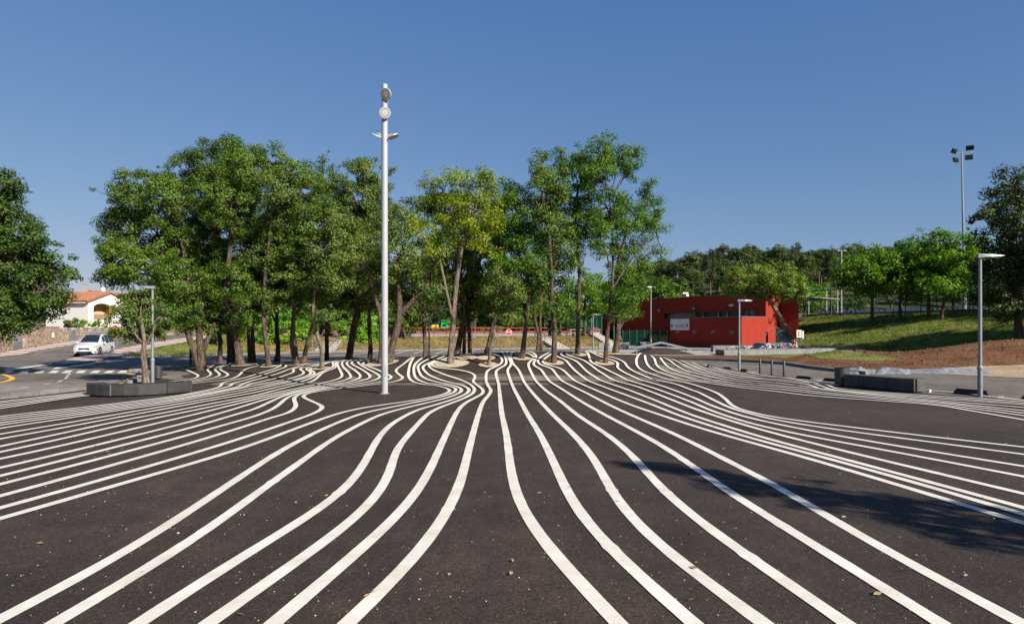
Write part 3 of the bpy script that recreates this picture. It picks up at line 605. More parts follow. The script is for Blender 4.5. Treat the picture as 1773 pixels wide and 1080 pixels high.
LINES = [
 # far end first, then towards the camera
 "C 1205,10 1180,50 1155,95 1135,180 1125,270 1150,340 1230,390 1370,420 D 280,605 400,632 480,655 525,685 495,715 400,750 250,785 0,830 L 1500,330 1200,375 900,440 600,540 300,650 0,765 K 1100,960 810,1064 M 1773,240 1200,400 600,580 0,745 X -60,917",
 "C 1330,15 1290,50 1235,95 1210,160 1215,260 1250,330 1350,380 1470,410 D 350,590 520,622 600,650 620,675 580,715 480,755 300,800 0,860 L 1500,385 1200,450 900,560 600,690 300,840 0,1000 R 900,0 720,120 500,270 350,360 180,460 0,545 X -60,1105",
 "C 1460,15 1400,45 1310,95 1270,140 1290,220 1330,295 1430,345 1600,390 D 370,578 560,606 660,640 705,675 680,715 560,770 350,830 0,908 L 1600,425 1400,490 1150,610 850,770 700,860 445,1048 R 1030,0 860,120 700,245 520,360 320,480 200,550 X 30,1120",
 "C 1610,12 1500,65 1400,105 1340,150 1380,215 1460,285 1600,335 D 330,510 540,568 700,605 790,645 820,680 780,730 650,790 400,870 150,940 0,985 L 1640,570 1550,640 1400,800 1280,1048 R 1245,0 1200,80 1120,150 900,280 700,400 480,550 X 190,1115",
 "D 500,175 400,215 290,240 210,270 190,305 260,370 380,420 490,462 640,505 740,545 840,600 895,650 900,690 860,740 720,810 500,890 300,970 155,1064 T 780,935 R 1345,0 1310,90 1240,180 1080,300 900,420 710,550 X 310,1120",
 "D 600,180 490,212 370,232 280,250 225,280 225,305 290,335 480,350 680,375 840,412 915,455 905,500 875,545 910,585 990,640 1035,690 1020,735 920,790 780,860 690,930 640,1000 600,1064 T 1200,780 1120,960 R 1480,0 1430,100 1330,220 1150,370 1000,500 945,550 X 440,1110",
 "D 950,120 1100,122 1230,135 1300,170 1330,220 1315,270 1240,318 1140,355 1090,395 1078,450 1080,545 1105,610 1145,665 1150,705 1110,765 1050,830 1010,900 955,1064 T 1360,960 R 1590,0 1560,110 1500,220 1420,340 1300,450 1195,550 X 570,1110",
 "D 1325,95 1355,140 1385,210 1385,290 1330,325 1250,365 1225,410 1245,500 1270,590 1285,720 1300,860 1325,1064 S 10,0 25,130 50,230 110,330 220,460 385,630 X 1095,1108",
 "D 1403,80 1408,150 1440,215 1468,290 1420,345 1405,390 1430,470 1465,570 1520,690 1610,850 1725,1064 S 130,0 195,140 240,240 310,330 450,470 640,630 X 1230,1108",
 "D 1560,48 1480,90 1455,150 1475,240 1500,290 1570,360 1620,460 1670,570 E 540,710 690,870 875,1064 S 250,0 315,80 370,190 430,280 560,400 740,530 880,630 X 1360,1110",
 "E 300,72 380,100 480,115 545,145 580,185 545,220 485,265 490,320 530,410 605,545 760,690 1000,860 1250,1064 S 370,0 460,80 520,160 620,250 790,380 960,490 1170,630 X 1500,1110",
 "E 400,85 500,92 580,120 608,165 590,225 560,280 575,315 670,355 730,440 815,550 1000,665 1300,850 1680,1064 S 495,0 Q 0,630 200,780 400,930 S 900,270 1130,410 1480,630 X 1665,1105",
 "E 850,85 760,125 660,185 625,235 650,280 720,312 840,345 905,430 1015,548 1400,735 1773,922 F 840,1064 Q 0,430 250,560 550,710 850,870 1100,997 S 1150,300 1420,450 1760,630 X 1800,1100",
 "E 940,100 850,120 760,180 700,235 720,275 800,305 950,335 1040,390 1110,460 1215,548 F 300,690 600,815 900,930 1300,1064 Q 0,285 400,410 800,520 1200,630 1773,800 O 900,720 1773,1000 X 1850,930",
 "E 930,105 880,135 935,172 1020,200 1080,240 1115,290 1210,390 1300,460 1410,542 F 400,632 800,775 1200,920 1560,1064 Q 400,360 800,480 1200,580 1773,740 O 900,640 1773,905 X 1850,915",
 "E 1090,82 1020,95 975,125 1010,155 1130,195 1230,240 1300,310 1400,410 1500,470 1615,540 F 800,685 1200,835 1773,1062 Q 400,315 800,440 1200,545 1773,700 O 900,590 1773,830 X 1850,902",
 "E 1200,82 1110,92 1060,122 1090,150 1200,175 1330,220 1450,300 1550,380 1650,440 F 430,450 570,535 900,625 1300,770 1773,950 Q 400,250 800,370 1200,475 1773,617 O 900,480 1773,685 X 1850,875",
 "E 1260,80 1345,84 1400,115 1420,170 1440,240 1500,285 F 380,330 450,370 530,410 650,465 780,532 1200,662 1773,870 Q 300,180 600,280 900,355 1300,440 1773,522 O 900,345 1773,507 X 1850,842",
 "F 185,88 280,135 390,178 500,210 590,235 628,268 605,330 720,412 850,470 970,525 1300,620 1773,790 Q 300,130 600,230 900,300 1300,380 1773,465 O 900,265 1773,402 X 1850,821",
 "F 255,98 390,145 560,182 680,225 740,275 760,325 900,412 1050,470 1190,525 1500,590 1773,690 Q 155,0 350,95 500,160 700,215 900,265 1300,330 1773,397 O 900,165 1773,283 X 1850,798",
 "F 945,132 905,200 905,280 940,345 1010,390 1150,440 1290,485 1400,520 G 640,580 900,660 1080,730 1200,810 1300,905 1420,965 1600,1010 Q 700,200 900,240 1300,295 1773,352 O 900,110 1773,207 X 1850,784",
 "F 1035,142 1042,210 1075,295 1130,352 1220,397 1400,457 1580,512 G 800,552 1200,612 1500,652 H 400,343 800,392 1200,425 1773,465 N 800,280 1300,360 1773,440 X 1850,742",
 "G 60,155 115,190 130,250 165,320 230,365 320,402 500,450 706,512 1000,553 1300,602 H 0,280 500,325 1000,380 1773,445 N 900,280 1773,395 X 1850,733",
 "G 205,183 235,225 290,295 370,355 480,402 700,450 915,512 1300,572 H 0,255 500,300 1000,360 1773,430 N 900,262 1773,368 X 1850,727",
 "G 262,183 350,222 420,280 530,350 650,400 900,452 1115,507 1400,545 H 0,226 600,290 1200,352 1773,412 N 900,250 1773,340 X 1850,722",
 "G 385,205 500,255 620,325 730,370 860,408 1060,452 1315,505 H 0,203 600,262 1100,328 1773,400 N 900,235 1773,306 X 1850,716",
 "G 530,230 660,285 830,358 980,405 1200,450 1520,502 H 200,195 600,232 850,268 1000,318 1300,350 1773,390 N 900,215 1773,276 X 1850,710",
 "G 695,258 850,325 1000,370 1200,418 1450,462 1740,502 H 400,195 800,235 1000,280 1130,325 1400,352 1773,378 N 900,200 1773,260 X 1850,706",
 "G 860,285 1000,320 1200,388 1400,420 1773,470 H 500,175 900,238 1080,272 1200,318 1500,345 1773,366 N 900,186 1773,243 X 1850,702",
 "G 1330,350 1500,385 H 80,102 160,125 400,165 800,205 1160,242 N 730,118 1000,135 1300,175 1773,225 X 1850,700",
 # left family
 "C 1155,22 1100,65 1020,130 930,190 945,235 1000,280 1060,315 1000,350 850,388 650,412 350,450 0,487 B 1050,512 850,548 760,580 755,610 840,650 960,700 1055,745 1055,775 980,825 840,886 K 1773,575 1000,840 300,1064 M 900,400 0,655 X -60,897",
 "C 560,52 460,70 410,92 470,125 620,180 740,235 860,290 885,312 830,340 700,378 350,430 0,465 B 1000,503 750,553 650,590 610,635 630,690 645,740 600,800 520,850 420,886 K 1400,540 1000,675 500,832 0,985 M 900,290 0,545 X -60,876",
 "C 400,50 345,75 350,100 450,155 580,220 680,280 700,310 620,350 450,390 250,420 0,447 B 1000,490 750,538 580,585 470,645 390,715 280,790 50,886 K 1000,568 600,680 0,852 M 700,250 0,433 X -60,855",
 "C 310,50 255,72 260,105 370,165 470,225 545,285 545,312 470,345 280,390 0,432 B 1000,472 700,528 540,565 400,612 200,700 0,790 K 900,480 500,600 0,745 M 700,175 0,352 X -60,840",
 "C 215,58 175,85 200,130 310,205 385,270 395,305 330,345 180,385 0,418 B 1000,458 700,515 450,572 250,622 0,695 K 900,390 500,508 0,650 M 600,135 0,275 X -60,825",
 "C 140,58 102,90 130,155 200,225 245,290 245,320 150,355 0,392 B 1000,440 700,498 400,558 0,650 K 500,430 0,552 M 500,85 0,195 X -60,808",
 "C 75,62 38,80 45,130 75,195 105,255 110,300 60,330 B 1241,352 1100,385 950,420 700,472 400,530 0,617 A 600,750 0,870 I 1773,610 900,815 0,1005 X -60,797",
 "B 1290,68 1245,80 1265,130 1230,172 1120,210 1040,245 985,300 930,350 850,385 600,440 300,515 0,590 A 600,705 0,820 I 1773,540 900,730 0,920 X -60,787",
 "B 1235,68 1195,82 1225,120 1190,160 1080,205 990,245 900,308 800,352 600,405 300,475 0,545 A 600,655 0,765 I 1773,480 900,645 0,805 X -60,772",
 "B 1180,72 1000,130 890,155 845,178 900,215 935,240 890,280 740,332 500,388 0,505 A 600,622 0,725 I 1773,430 900,580 0,730 X -60,763",
 "B 1150,78 1000,112 850,150 790,178 850,215 880,240 830,280 650,338 400,388 0,475 A 600,585 0,692 I 1773,375 900,505 0,640 X -60,753",
 "B 1100,85 900,128 730,160 700,182 750,215 770,242 700,285 500,340 300,378 0,440 A 600,560 0,668 I 1773,350 900,470 0,590 X -60,747",
 "B 1000,95 800,130 640,165 585,190 620,215 560,250 350,320 150,368 A 1200,410 1100,452 900,492 0,650 I 1773,325 900,440 0,555 X -60,742",
 "B 990,78 850,100 700,133 520,190 400,240 200,300 0,355 A 1120,390 1060,420 980,460 700,515 0,633 I 1773,305 900,412 0,520 X -60,738",
 "B 440,92 492,120 485,150 400,180 200,250 0,315 A 1050,370 940,390 900,412 880,442 760,478 400,547 0,616 I 1773,285 900,388 0,490 X -60,734",
 "B 360,92 420,115 420,140 300,180 0,270 A 1120,310 900,358 780,385 738,412 735,440 650,478 400,530 0,600 I 1773,265 900,362 0,460 X -60,731",
 "A 280,165 195,183 270,222 385,283 330,325 150,352 0,372 X 230,671 148,681 I 0,242 X -60,706",
 "A 640,110 550,160 525,195 580,258 520,305 300,350 0,385 X 230,673.5 148,682.5 I 0,262 X -60,708",
 "A 800,112 690,145 640,188 700,245 715,275 640,312 330,362 X 250,674 148,684 I 0,290 X -60,711",
 "A 870,112 750,140 715,180 800,235 845,268 780,310 560,345 310,378 X 250,676 148,685.3 I 0,315 X -60,714",
 "A 1290,132 1180,160 1080,200 1035,255 980,300 850,345 600,370 310,402 X 250,679 148,687.2 I 0,345 X -60,718",
]
def parse(sx):
    out = []; z = None
    for t in sx.split():
        if t.isalpha(): z = Z[t]
        else:
            a, b = t.split(','); out.append((z[0] + float(a) / z[2], z[1] + float(b) / z[2]))
    # drop points that double back closer than 2 px
    q = [out[0]]
    for p in out[1:]:
        if math.hypot(p[0] - q[-1][0], p[1] - q[-1][1]) > 3.0: q.append(p)
    return q
for i, s in enumerate(LINES):
    pts = parse(s); ext = 1.6 if (pts[0][1] < 640 and 330 < pts[0][0] < 1110) else 0
    stripe_ribbon('painted_stripe', pts, .148, 'white', plaza, 0.048 + (i % 3) * .0012, True, ext)
# yellow kerb markings on the left
stripe_ribbon('yellow_kerb_line', [(212, 645.3), (226, 648), (234, 652), (235, 656), (222, 661), (207, 665)], .17, 'yellow', None, .02)['kind'] = 'structure'
stripe_ribbon('yellow_kerb_line', [(-2, 647), (8, 649.5), (19, 653.5), (22, 656.5), (12, 660.5), (0, 662.8), (-30, 668)], .2, 'yellow', None, .02)['kind'] = 'structure'
# broken kerb along the left edge of the plaza
kl = ground([(-160, 709), (0, 691.2), (32, 688.5), (68, 683.8), (104, 680.2), (140, 676), (160, 673.3)])
kb = MB(); yb = MB(); ww = [Vector(q) for q in kl]; tot = 0
for a, b in zip(ww[:-1], ww[1:]):
    L = (b - a).length; t = (b - a) / L; nn = Vector((-t.y, t.x, 0)) * .3; k = max(1, round(L / .62))
    for q in range(k):
        s0 = a + t * (q * L / k + .015); s1 = a + t * ((q + 1) * L / k - .015); tot += 1
        hh = (.15, .15, .14, .05, .05, .06)[tot % 6]
        pl = [s0, s1, s1 + nn, s0 + nn]
        kb.prism([(p.x, p.y) for p in pl], -.05, hh)
        if tot % 6 in (3, 4): yb.prism([(p.x, p.y) for p in (s0 + nn * .35, s1 + nn * .35, s1 + nn * .65, s0 + nn * .65)], hh + .002, hh + .008)
kb.build('left_plaza_kerb', 'kerb', kind='structure'); yb.build('orange_kerb_paint', 'orange', kind='structure')
# kerb stones and rubble around the corner by the planted tree
kb = MB()
for q, (px, py, s) in enumerate([(243, 655, .5), (238, 659, .45), (247, 651, .5), (249, 646, .45), (236, 643, .6), (232, 661, .5), (228, 643.5, .35), (221, 664, .35)]):
    g = G(px, py); kb.box((g.x, g.y, .06), (s, s * .6, .16), random.uniform(0, 3), .02)
kb.build('kerb_rubble', 'kerb', kind='stuff', label=None)
# pebbles and fallen leaves lying loose on the asphalt
def scatter_small():
    b = MB(); r = random.Random(3)
    for _ in range(3800):
        d = 3.9 + 22 * r.random() ** 1.8; x = (r.random() * 1.7 - .85) * d
        if d > 24: continue
        s = .0025 + .007 * r.random() ** 2.6
        if r.random() < .03: s *= 1.7
        c = Vector((x, d, .014 + s * .45)); vs = []
        for k in range(5):
            a = 2 * PI * k / 5 + r.random(); vs.append(c + Vector((math.cos(a) * s * r.uniform(.7, 1.2), math.sin(a) * s * r.uniform(.7, 1.2), -s * .5)))
        vs.append(c + Vector((r.uniform(-.3, .3) * s, r.uniform(-.3, .3) * s, s * .6)))
        b.add(vs, [(k, (k + 1) % 5, 5) for k in range(5)])
    MT['chip'] = mat('pale_stone_chip', (.38, .31, .23), .9, .5, 30)
    b.build('loose_gravel', 'chip', kind='stuff', fixn=False)
    b = MB()
    for _ in range(110):
        d = 3.9 + 20 * r.random() ** 1.5; x = (r.random() * 1.7 - .85) * d; s = .018 + .03 * r.random(); a = r.random() * 6.3
        u = Vector((math.cos(a), math.sin(a), 0)) * s; v = Vector((-math.sin(a), math.cos(a), 0)) * s * .45; c = Vector((x, d, .024))
        b.add([c - u, c + v + Vector((0, 0, .012)), c + u + Vector((0, 0, .006)), c - v], [(0, 1, 2, 3)])
    b.build('fallen_leaves', 'dryleaf', kind='stuff', fixn=False)
scatter_small()
# pale gravel rings round the trunks
RINGS = [(779.8, 630.5, 31.5), (845.8, 632.9, 17.5), (841.3, 620.9, 17), (809, 620.3, 17), (904.6, 621.4, 17), (959.8, 629.3, 17.5), (999.9, 614.9, 16.4),
         (1046.8, 629.6, 17.5), (661, 629.8, 28), (466.5, 635.4, 16.4), (424, 632.9, 22), (516.7, 632, 20), (556.8, 639.2, 16.4), (350, 636.6, 14)]
for px, py, r in RINGS:
    g = Vector(ground([(px, py)], True)[0]); rr = r / FOC * g.y
    ring = [(g.x + rr * math.cos(a) * (1 + .05 * math.sin(3 * a + px)), g.y + rr * math.sin(a) * (1 + .05 * math.cos(2 * a + px))) for a in np.linspace(0, 2 * PI, 36, endpoint=False)]
    region('gravel_tree_pit', ring, 'ring', .05, .25, kind=None, parent=plaza)
vg = [tuple(q[:2]) for q in ground([(1026, 611.9), (1050, 612.6), (1080, 613.3), (1106, 614.4), (1106, 616), (1080, 615.4), (1050, 614.6), (1028, 613.6)], True)]
region('gravel_verge', vg, 'ring', .05, .5)
# ================================================================== TREES
LEAFK = 2.15
def leaves(centres, outn, size, asp=.62, up=.35, rnd=.9):
    n = len(centres)
    nr = outn * 1.0 + np.array([0, 0, up]) + rng.normal(0, rnd, (n, 3)) * .55
    nr /= np.linalg.norm(nr, axis=1)[:, None] + 1e-9
    a = rng.normal(0, 1, (n, 3)); u = np.cross(nr, a); u /= np.linalg.norm(u, axis=1)[:, None] + 1e-9; v = np.cross(nr, u)
    L = (size * rng.uniform(.65, 1.3, n))[:, None] * .5; W = L * asp
    k = nr * L * rng.uniform(-.25, .25, n)[:, None]
    q = np.stack([centres - u * L, centres + v * W + k, centres + u * L, centres - v * W + k], 1)
    return q.reshape(-1, 3)
def lobe_points(c, r, dens, size, clump=.42, holes=.0):
    """leaf positions in one bough of a crown: clumps spread over its shell"""
    c = np.array(c, float); r = np.array(r, float)
    area = 4 * PI * ((r[0] * r[2]) ** 1.6 / 3 + (r[0] * r[1]) ** 1.6 / 3 + (r[1] * r[2]) ** 1.6 / 3) ** (1 / 1.6)
    n = int(dens * LEAFK * area * .5 / (.33 * size * size)); nc = max(7, int(area / (clump * clump * 2.6)))
    d = rng.normal(0, 1, (nc, 3)); d /= np.linalg.norm(d, axis=1)[:, None]
    rad = rng.uniform(.45, 1.04, nc) ** .8; stray = rng.random(nc) < .17; rad = np.where(stray, rng.uniform(1.05, 1.32, nc), rad)
    cc = c + d * r * rad[:, None]
    cr = clump * rng.uniform(.5, 1.25, nc) * np.where(stray, .6, 1)
    w_ = cr ** 2; w_ /= w_.sum(); ids = rng.choice(nc, n, p=w_)
    e = rng.normal(0, 1, (n, 3)); e /= np.linalg.norm(e, axis=1)[:, None]; rr = rng.uniform(0, 1, n) ** .45
    off = e * rr[:, None] * cr[ids][:, None]; off[:, 2] *= .72
    pts = cc[ids] + off
    out = d[ids] * .6 + e * .7
    return pts, out, cc
def make_crown(lobes, m, size, dens, parent, clump=.42, asp=.62, name='crown', up=.35):
    og = np.array(worigin(parent)); Ps = []; Os = []; tips = []
    for c, r in lobes:
        p, o, cc = lobe_points(c, r, dens, size, clump); Ps.append(p); Os.append(o); tips.append(cc)
    Pn = np.concatenate(Ps) - og; On = np.concatenate(Os)
    mesh_np(name, leaves(Pn, On, size, asp, up), 4, MT[m], parent)
    return tips
def limb_path(a, b, sag=.12, k=6, seed=0):
    a, b = Vector(a), Vector(b); L = (b - a).length; r = random.Random(seed); o = []
    side = Vector((r.uniform(-1, 1), r.uniform(-1, 1), 0)) * L * .10
    for i in range(k + 1):
        t = i / k; p = a.lerp(b, t); p = p + side * math.sin(t * PI) + Vector((0, 0, -sag * L * math.sin(t * PI) * (1 - t)))
        p += Vector((r.uniform(-1, 1), r.uniform(-1, 1), r.uniform(-1, 1))) * L * .022 * (0 < i < k); o.append(p)
    return o
def build_trunks(trunks, lobes, tips, parent, bark, twig=.5, name='trunk', seed=1, rmin=.03):
    b = MB(); r = random.Random(seed)
    for path, r0, r1 in trunks:
        m_ = len(path); fine = []
        for i in range(m_ - 1):
            for q in range(4): fine.append(Vector(path[i]).lerp(Vector(path[i + 1]), q / 4))
        fine.append(Vector(path[-1])); n = len(fine)
        for i in range(1, 3):
            fine = [fine[0]] + [(fine[k - 1] + fine[k] * 2 + fine[k + 1]) / 4 for k in range(1, n - 1)] + [fine[-1]]
        rad = [(r0 + (r1 - r0) * (i / (n - 1))) * (1 + .35 * math.exp(-i * 1.1)) for i in range(n)]
        if fine[0].z < worigin(parent).z + .3: fine[0] = fine[0] - Vector((0, 0, .35))
        else: rad = [x / (1 + .35 * math.exp(-i * 1.1)) for i, x in enumerate(rad)]
        b.tube(fine, rad, 9, jit=.16)
    for (c, rr), tp in zip(lobes, tips):
        c = Vector(c)
        # start from the trunk point that is below and nearest
        best = None
        for path, r0, r1 in trunks:
            for i, p in enumerate(path[1:], 1):
                p = Vector(p); dz = c.z - p.z
                cost = (c - p).length + (3 if dz < 0.2 else 0) + .25 * (len(path) - i)
                if best is None or cost < best[0]: best = (cost, p, r0 + (r1 - r0) * i / (len(path) - 1))
        st, rs = best[1], best[2] * .62
        pa = limb_path(st, c, .05, 6, seed=r.random()); n = len(pa)
        b.tube(pa, [max(rmin * .8, rs * (1 - .72 * i / (n - 1))) for i in range(n)], 6, cap=False, jit=.1)
        sel = tp[r.sample(range(len(tp)), min(len(tp), max(4, int(len(tp) * twig))))]
        for q in sel:
            s0 = pa[r.randint(n // 2, n - 1)]; pb = limb_path(s0, Vector(q), .04, 3, seed=r.random())
            b.tube(pb, [rmin, rmin * .8, rmin * .55, rmin * .3], 4, cap=False)
    return b.build(name, bark, parent, smooth=True, fixn=False)
def tree(name, label, base, d, trunks, lobes, m='leaf', bark='bark', size=.094, dens=.88, group=None, clump=.42, depth=None, cat='tree', seed=0, asp=.62, twig=.5, rmin=.028):
    """base px,py ; trunks [(px,py) path, w0 px, w1 px]; lobes (px,py,rx,ry[,dd])"""
    if d is None: g = Vector(ground([base], True)[0]); d = g.y
    else: g = P(base[0], base[1], d); g.z = h1(g.x, g.y)
    root = thing(name, label, cat, g, group); r = random.Random(seed * 7 + 1); k = d / FOC
    T = []
    for path, w0, w1 in trunks:
        pp = []
        for i, q in enumerate(path):
            v = P(q[0], q[1], d + (q[2] if len(q) > 2 else 0)); pp.append(v)
        if abs(path[0][1] - base[1]) < 13 and len(path[0]) < 3: pp[0] = Vector((pp[0].x, g.y, h1(pp[0].x, g.y)))
        T.append((pp, w0 * k / 2, w1 * k / 2))
    L = []
    for l in lobes:
        dd = l[4] if len(l) > 4 else r.uniform(-.75, .75) * min(1.6, l[2] * k)
        c = P(l[0], l[1], d + dd); rx, rz = l[2] * k * 1.06, l[3] * k * 1.06
        L.append((c, (rx, (rx + rz) * .5 * (depth or 1.0), rz)))
    tips = make_crown(L, m, size, dens, root, clump, asp)
    build_trunks(T, L, tips, root, bark, twig, seed=seed, rmin=rmin)
    return root
GR = 'oak trees on the striped mound'
# --- left part of the grove
tree('oak_tree', 'broad dark oak at the left end of the grove with a trunk leaning left', (346, 634.5), 32.5,
     [([(347, 634), (336, 608), (326, 580), (318, 552), (300, 500), (280, 440)], 12, 6), ([(350, 632), (348, 600), (344, 575), (352, 540), (330, 480), (310, 400)], 14, 6), ([(351, 610), (362, 580), (372, 558)], 9, 5)],
     [(232, 345, 44, 50), (205, 392, 34, 42), (212, 448, 38, 40), (272, 405, 46, 55), (290, 345, 40, 50), (262, 470, 46, 40), (200, 480, 30, 24), (318, 490, 48, 48), (332, 548, 40, 26), (190, 425, 20, 30), (250, 310, 24, 20), (300, 440, 40, 40), (300, 540, 32, 24), (355, 560, 26, 16)], seed=1, group=GR)
tree('oak_tree', 'tall wide oak at the left with a thick dark straight trunk', (403, 631), 36,
     [([(403, 640), (401, 600), (399, 570), (392, 520), (380, 440), (370, 360)], 17, 8)],
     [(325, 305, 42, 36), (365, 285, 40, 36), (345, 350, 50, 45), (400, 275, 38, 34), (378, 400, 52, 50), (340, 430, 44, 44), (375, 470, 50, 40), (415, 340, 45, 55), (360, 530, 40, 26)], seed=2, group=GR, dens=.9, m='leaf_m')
tree('oak_tree', 'oak with a thick pale curved trunk in a gravel pit at the left', (416, 633.5), None,
     [([(416, 633), (412, 600), (405, 568), (397, 540), (390, 500), (400, 420), (410, 330)], 14, 6)],
     [(408, 262, 26, 24), (430, 300, 40, 40), (400, 360, 48, 46), (425, 430, 46, 46), (395, 490, 40, 34), (432, 520, 40, 32), (385, 548, 28, 24), (425, 560, 26, 14), (380, 320, 38, 40)], seed=3, group=GR)
tree('oak_tree', 'slim twin stemmed oak behind the pale gravel pit at the left', (436, 630), 35,
     [([(433, 636), (431, 600), (430, 565), (436, 500), (450, 400)], 7, 4), ([(440, 636), (438, 600), (437, 560), (446, 490), (470, 380)], 8, 4)],
     [(465, 285, 36, 32), (455, 345, 44, 44), (470, 400, 44, 44), (440, 470, 40, 40), (436, 535, 20, 16)], seed=4, group=GR)
tree('oak_tree', 'oak with a slender slightly bent trunk in the second gravel pit from the left', (466, 635.3), None,
     [([(466, 635), (461, 600), (457, 560), (456, 520), (462, 450), (470, 380)], 9, 5)],
     [(490, 330, 36, 46), (500, 390, 42, 46), (475, 440, 44, 44), (455, 500, 38, 34), (495, 490, 38, 36), (478, 530, 24, 12)], seed=5, group=GR, m='leaf_o')
tree('oak_tree', 'two stemmed oak forking at the ground into a wide V', (519, 631.5), None,
     [([(514, 631), (511, 600), (506, 570), (512, 520), (520, 440), (515, 360)], 9, 5), ([(511, 630), (504, 600), (503, 580)], 6, 4), ([(525, 631), (529, 608), (536, 580), (545, 552), (556, 500)], 9, 5)],
     [(515, 300, 26, 30), (525, 345, 38, 40), (540, 395, 46, 42), (512, 430, 42, 44), (530, 480, 46, 40), (525, 525, 34, 16)], seed=6, group=GR)
tree('oak_tree', 'oak with a thin pale elbowed trunk in front of the white steps', (557, 639.5), None,
     [([(557, 639), (558, 610), (553, 590), (546, 568), (541, 552), (545, 500), (560, 440)], 8, 4)],
     [(570, 430, 38, 38), (590, 470, 40, 36), (565, 490, 40, 38), (600, 430, 30, 30), (555, 540, 30, 18), (575, 385, 36, 36)], seed=7, group=GR, bark='bark_l', m='leaf_o')
tree('oak_tree', 'oak with a narrow dark vertical trunk behind the elbowed one', (566, 626), 38,
     [([(566, 634), (566, 600), (566, 560), (570, 480), (580, 380)], 8, 5)],
     [(560, 305, 24, 32), (590, 340, 32, 42), (560, 365, 34, 40), (600, 395, 40, 42), (572, 528, 26, 18), (560, 470, 40, 44)], seed=8, group=GR)
tree('oak_tree', 'oak with a dark trunk leaning right in front of the round hedge', (604, 627), 36,
     [([(603, 634), (607, 600), (614, 560), (622, 520), (625, 440), (630, 360)], 13, 6)],
     [(630, 305, 30, 36), (655, 335, 32, 44), (620, 375, 42, 44), (650, 400, 36, 40), (618, 450, 44, 44), (600, 508, 44, 26), (650, 480, 34, 38), (628, 528, 24, 14)], seed=9, group=GR, m='leaf_o')
tree('cork_oak_tree', 'gnarled cork oak behind the tall white column with heavy crooked limbs', (667, 630), None,
     [([(672, 629), (678, 600), (690, 562), (692, 530), (688, 480), (700, 420)], 14, 7), ([(660, 629), (660, 590), (660, 560), (655, 530), (645, 500), (640, 480)], 9, 5), ([(691, 545), (715, 520), (740, 500), (750, 460)], 9, 5)],
     [(670, 390, 34, 40), (700, 380, 22, 36), (690, 440, 42, 40), (660, 460, 34, 34), (715, 470, 36, 34), (668, 515, 24, 22), (740, 500, 28, 18)], seed=10, group=GR, m='leaf_o', dens=.65)
# --- middle of the grove
tree('oak_tree', 'yellow green oak with a tall pale trunk in the widest gravel pit', (779, 630.5), None,
     [([(779, 630), (782, 590), (785, 555), (788, 510), (794, 460), (803, 412), (822, 370), (824, 345)], 11, 5), ([(803, 412), (788, 380), (774, 350)], 6, 3), ([(786, 560), (772, 500), (762, 450), (752, 440)], 6, 3)],
     [(765, 325, 34, 26), (800, 318, 28, 24), (838, 322, 30, 30), (785, 365, 36, 32), (830, 365, 36, 36), (800, 400, 30, 26), (842, 410, 30, 34), (725, 400, 26, 30), (745, 440, 30, 26)], seed=11, group=GR, m='leaf_y', dens=.5, bark='bark_l')
tree('oak_tree', 'leaning oak just behind the widest gravel pit with a dark crown', (791, 618), 34,
     [([(791, 624), (796, 585), (803, 550), (800, 500), (790, 430), (770, 370)], 10, 5)],
     [(760, 380, 34, 44), (735, 360, 22, 34), (770, 440, 44, 44), (800, 480, 40, 40), (760, 500, 36, 28), (808, 430, 34, 40)], seed=12, group=GR, dens=.8)
tree('oak_tree', 'oak with a straight dark trunk right of the yellow green one', (804, 619), 35.5,
     [([(803, 628), (804, 590), (806, 550), (815, 480), (820, 400)], 7, 4)],
     [(830, 450, 38, 44), (822, 510, 38, 34), (795, 530, 24, 20), (800, 360, 30, 36)], seed=13, group=GR, dens=.8)
tree('oak_tree', 'oak with a dark trunk between the two small gravel pits', (813, 618), 37,
     [([(814, 630), (813, 590), (811, 555), (820, 490), (840, 420)], 8, 4)],
     [(850, 355, 24, 40), (845, 400, 34, 40), (860, 480, 36, 36), (845, 530, 30, 22)], seed=14, group=GR, m='leaf_g')
tree('oak_tree', 'leaning oak in the gravel pit left of the stop sign', (841, 621), 32.3,
     [([(841, 621), (846, 595), (853, 565), (862, 520), (868, 460), (872, 400)], 8, 4)],
     [(873, 365, 26, 34), (880, 420, 34, 40), (868, 475, 36, 34)], seed=15, group=GR, m='leaf_g')
tree('oak_tree', 'slim pale oak in the front pit left of the stop sign', (846, 633.5), None,
     [([(846, 634), (849, 606), (855, 580), (857, 555), (868, 520), (880, 490)], 6, 3)],
     [(868, 500, 32, 30), (885, 530, 30, 26), (850, 525, 24, 20)], seed=16, group=GR, m='leaf_o', bark='bark_l')
tree('oak_tree', 'oak with a straight leaning trunk just right of the stop sign', (904, 621.5), None,
     [([(904, 621), (907, 590), (912, 555), (916, 510), (912, 450), (905, 380)], 9, 4)],
     [(888, 325, 18, 22), (895, 365, 30, 38), (915, 400, 34, 40), (900, 450, 38, 38), (925, 480, 34, 30), (900, 520, 28, 24)], seed=17, group=GR, m='leaf_g', dens=.75)
tree('oak_tree', 'thin forked oak with a reddish stem base behind the pits', (930, 608), 41,
     [([(927, 615), (934, 585), (926, 555), (924, 520), (935, 460)], 7, 3), ([(939, 614), (936, 585), (935, 540), (940, 470), (940, 400)], 6, 3)],
     [(938, 430, 28, 34), (928, 505, 26, 24), (945, 370, 24, 30)], seed=18, group=GR, m='leaf_g', dens=.7)
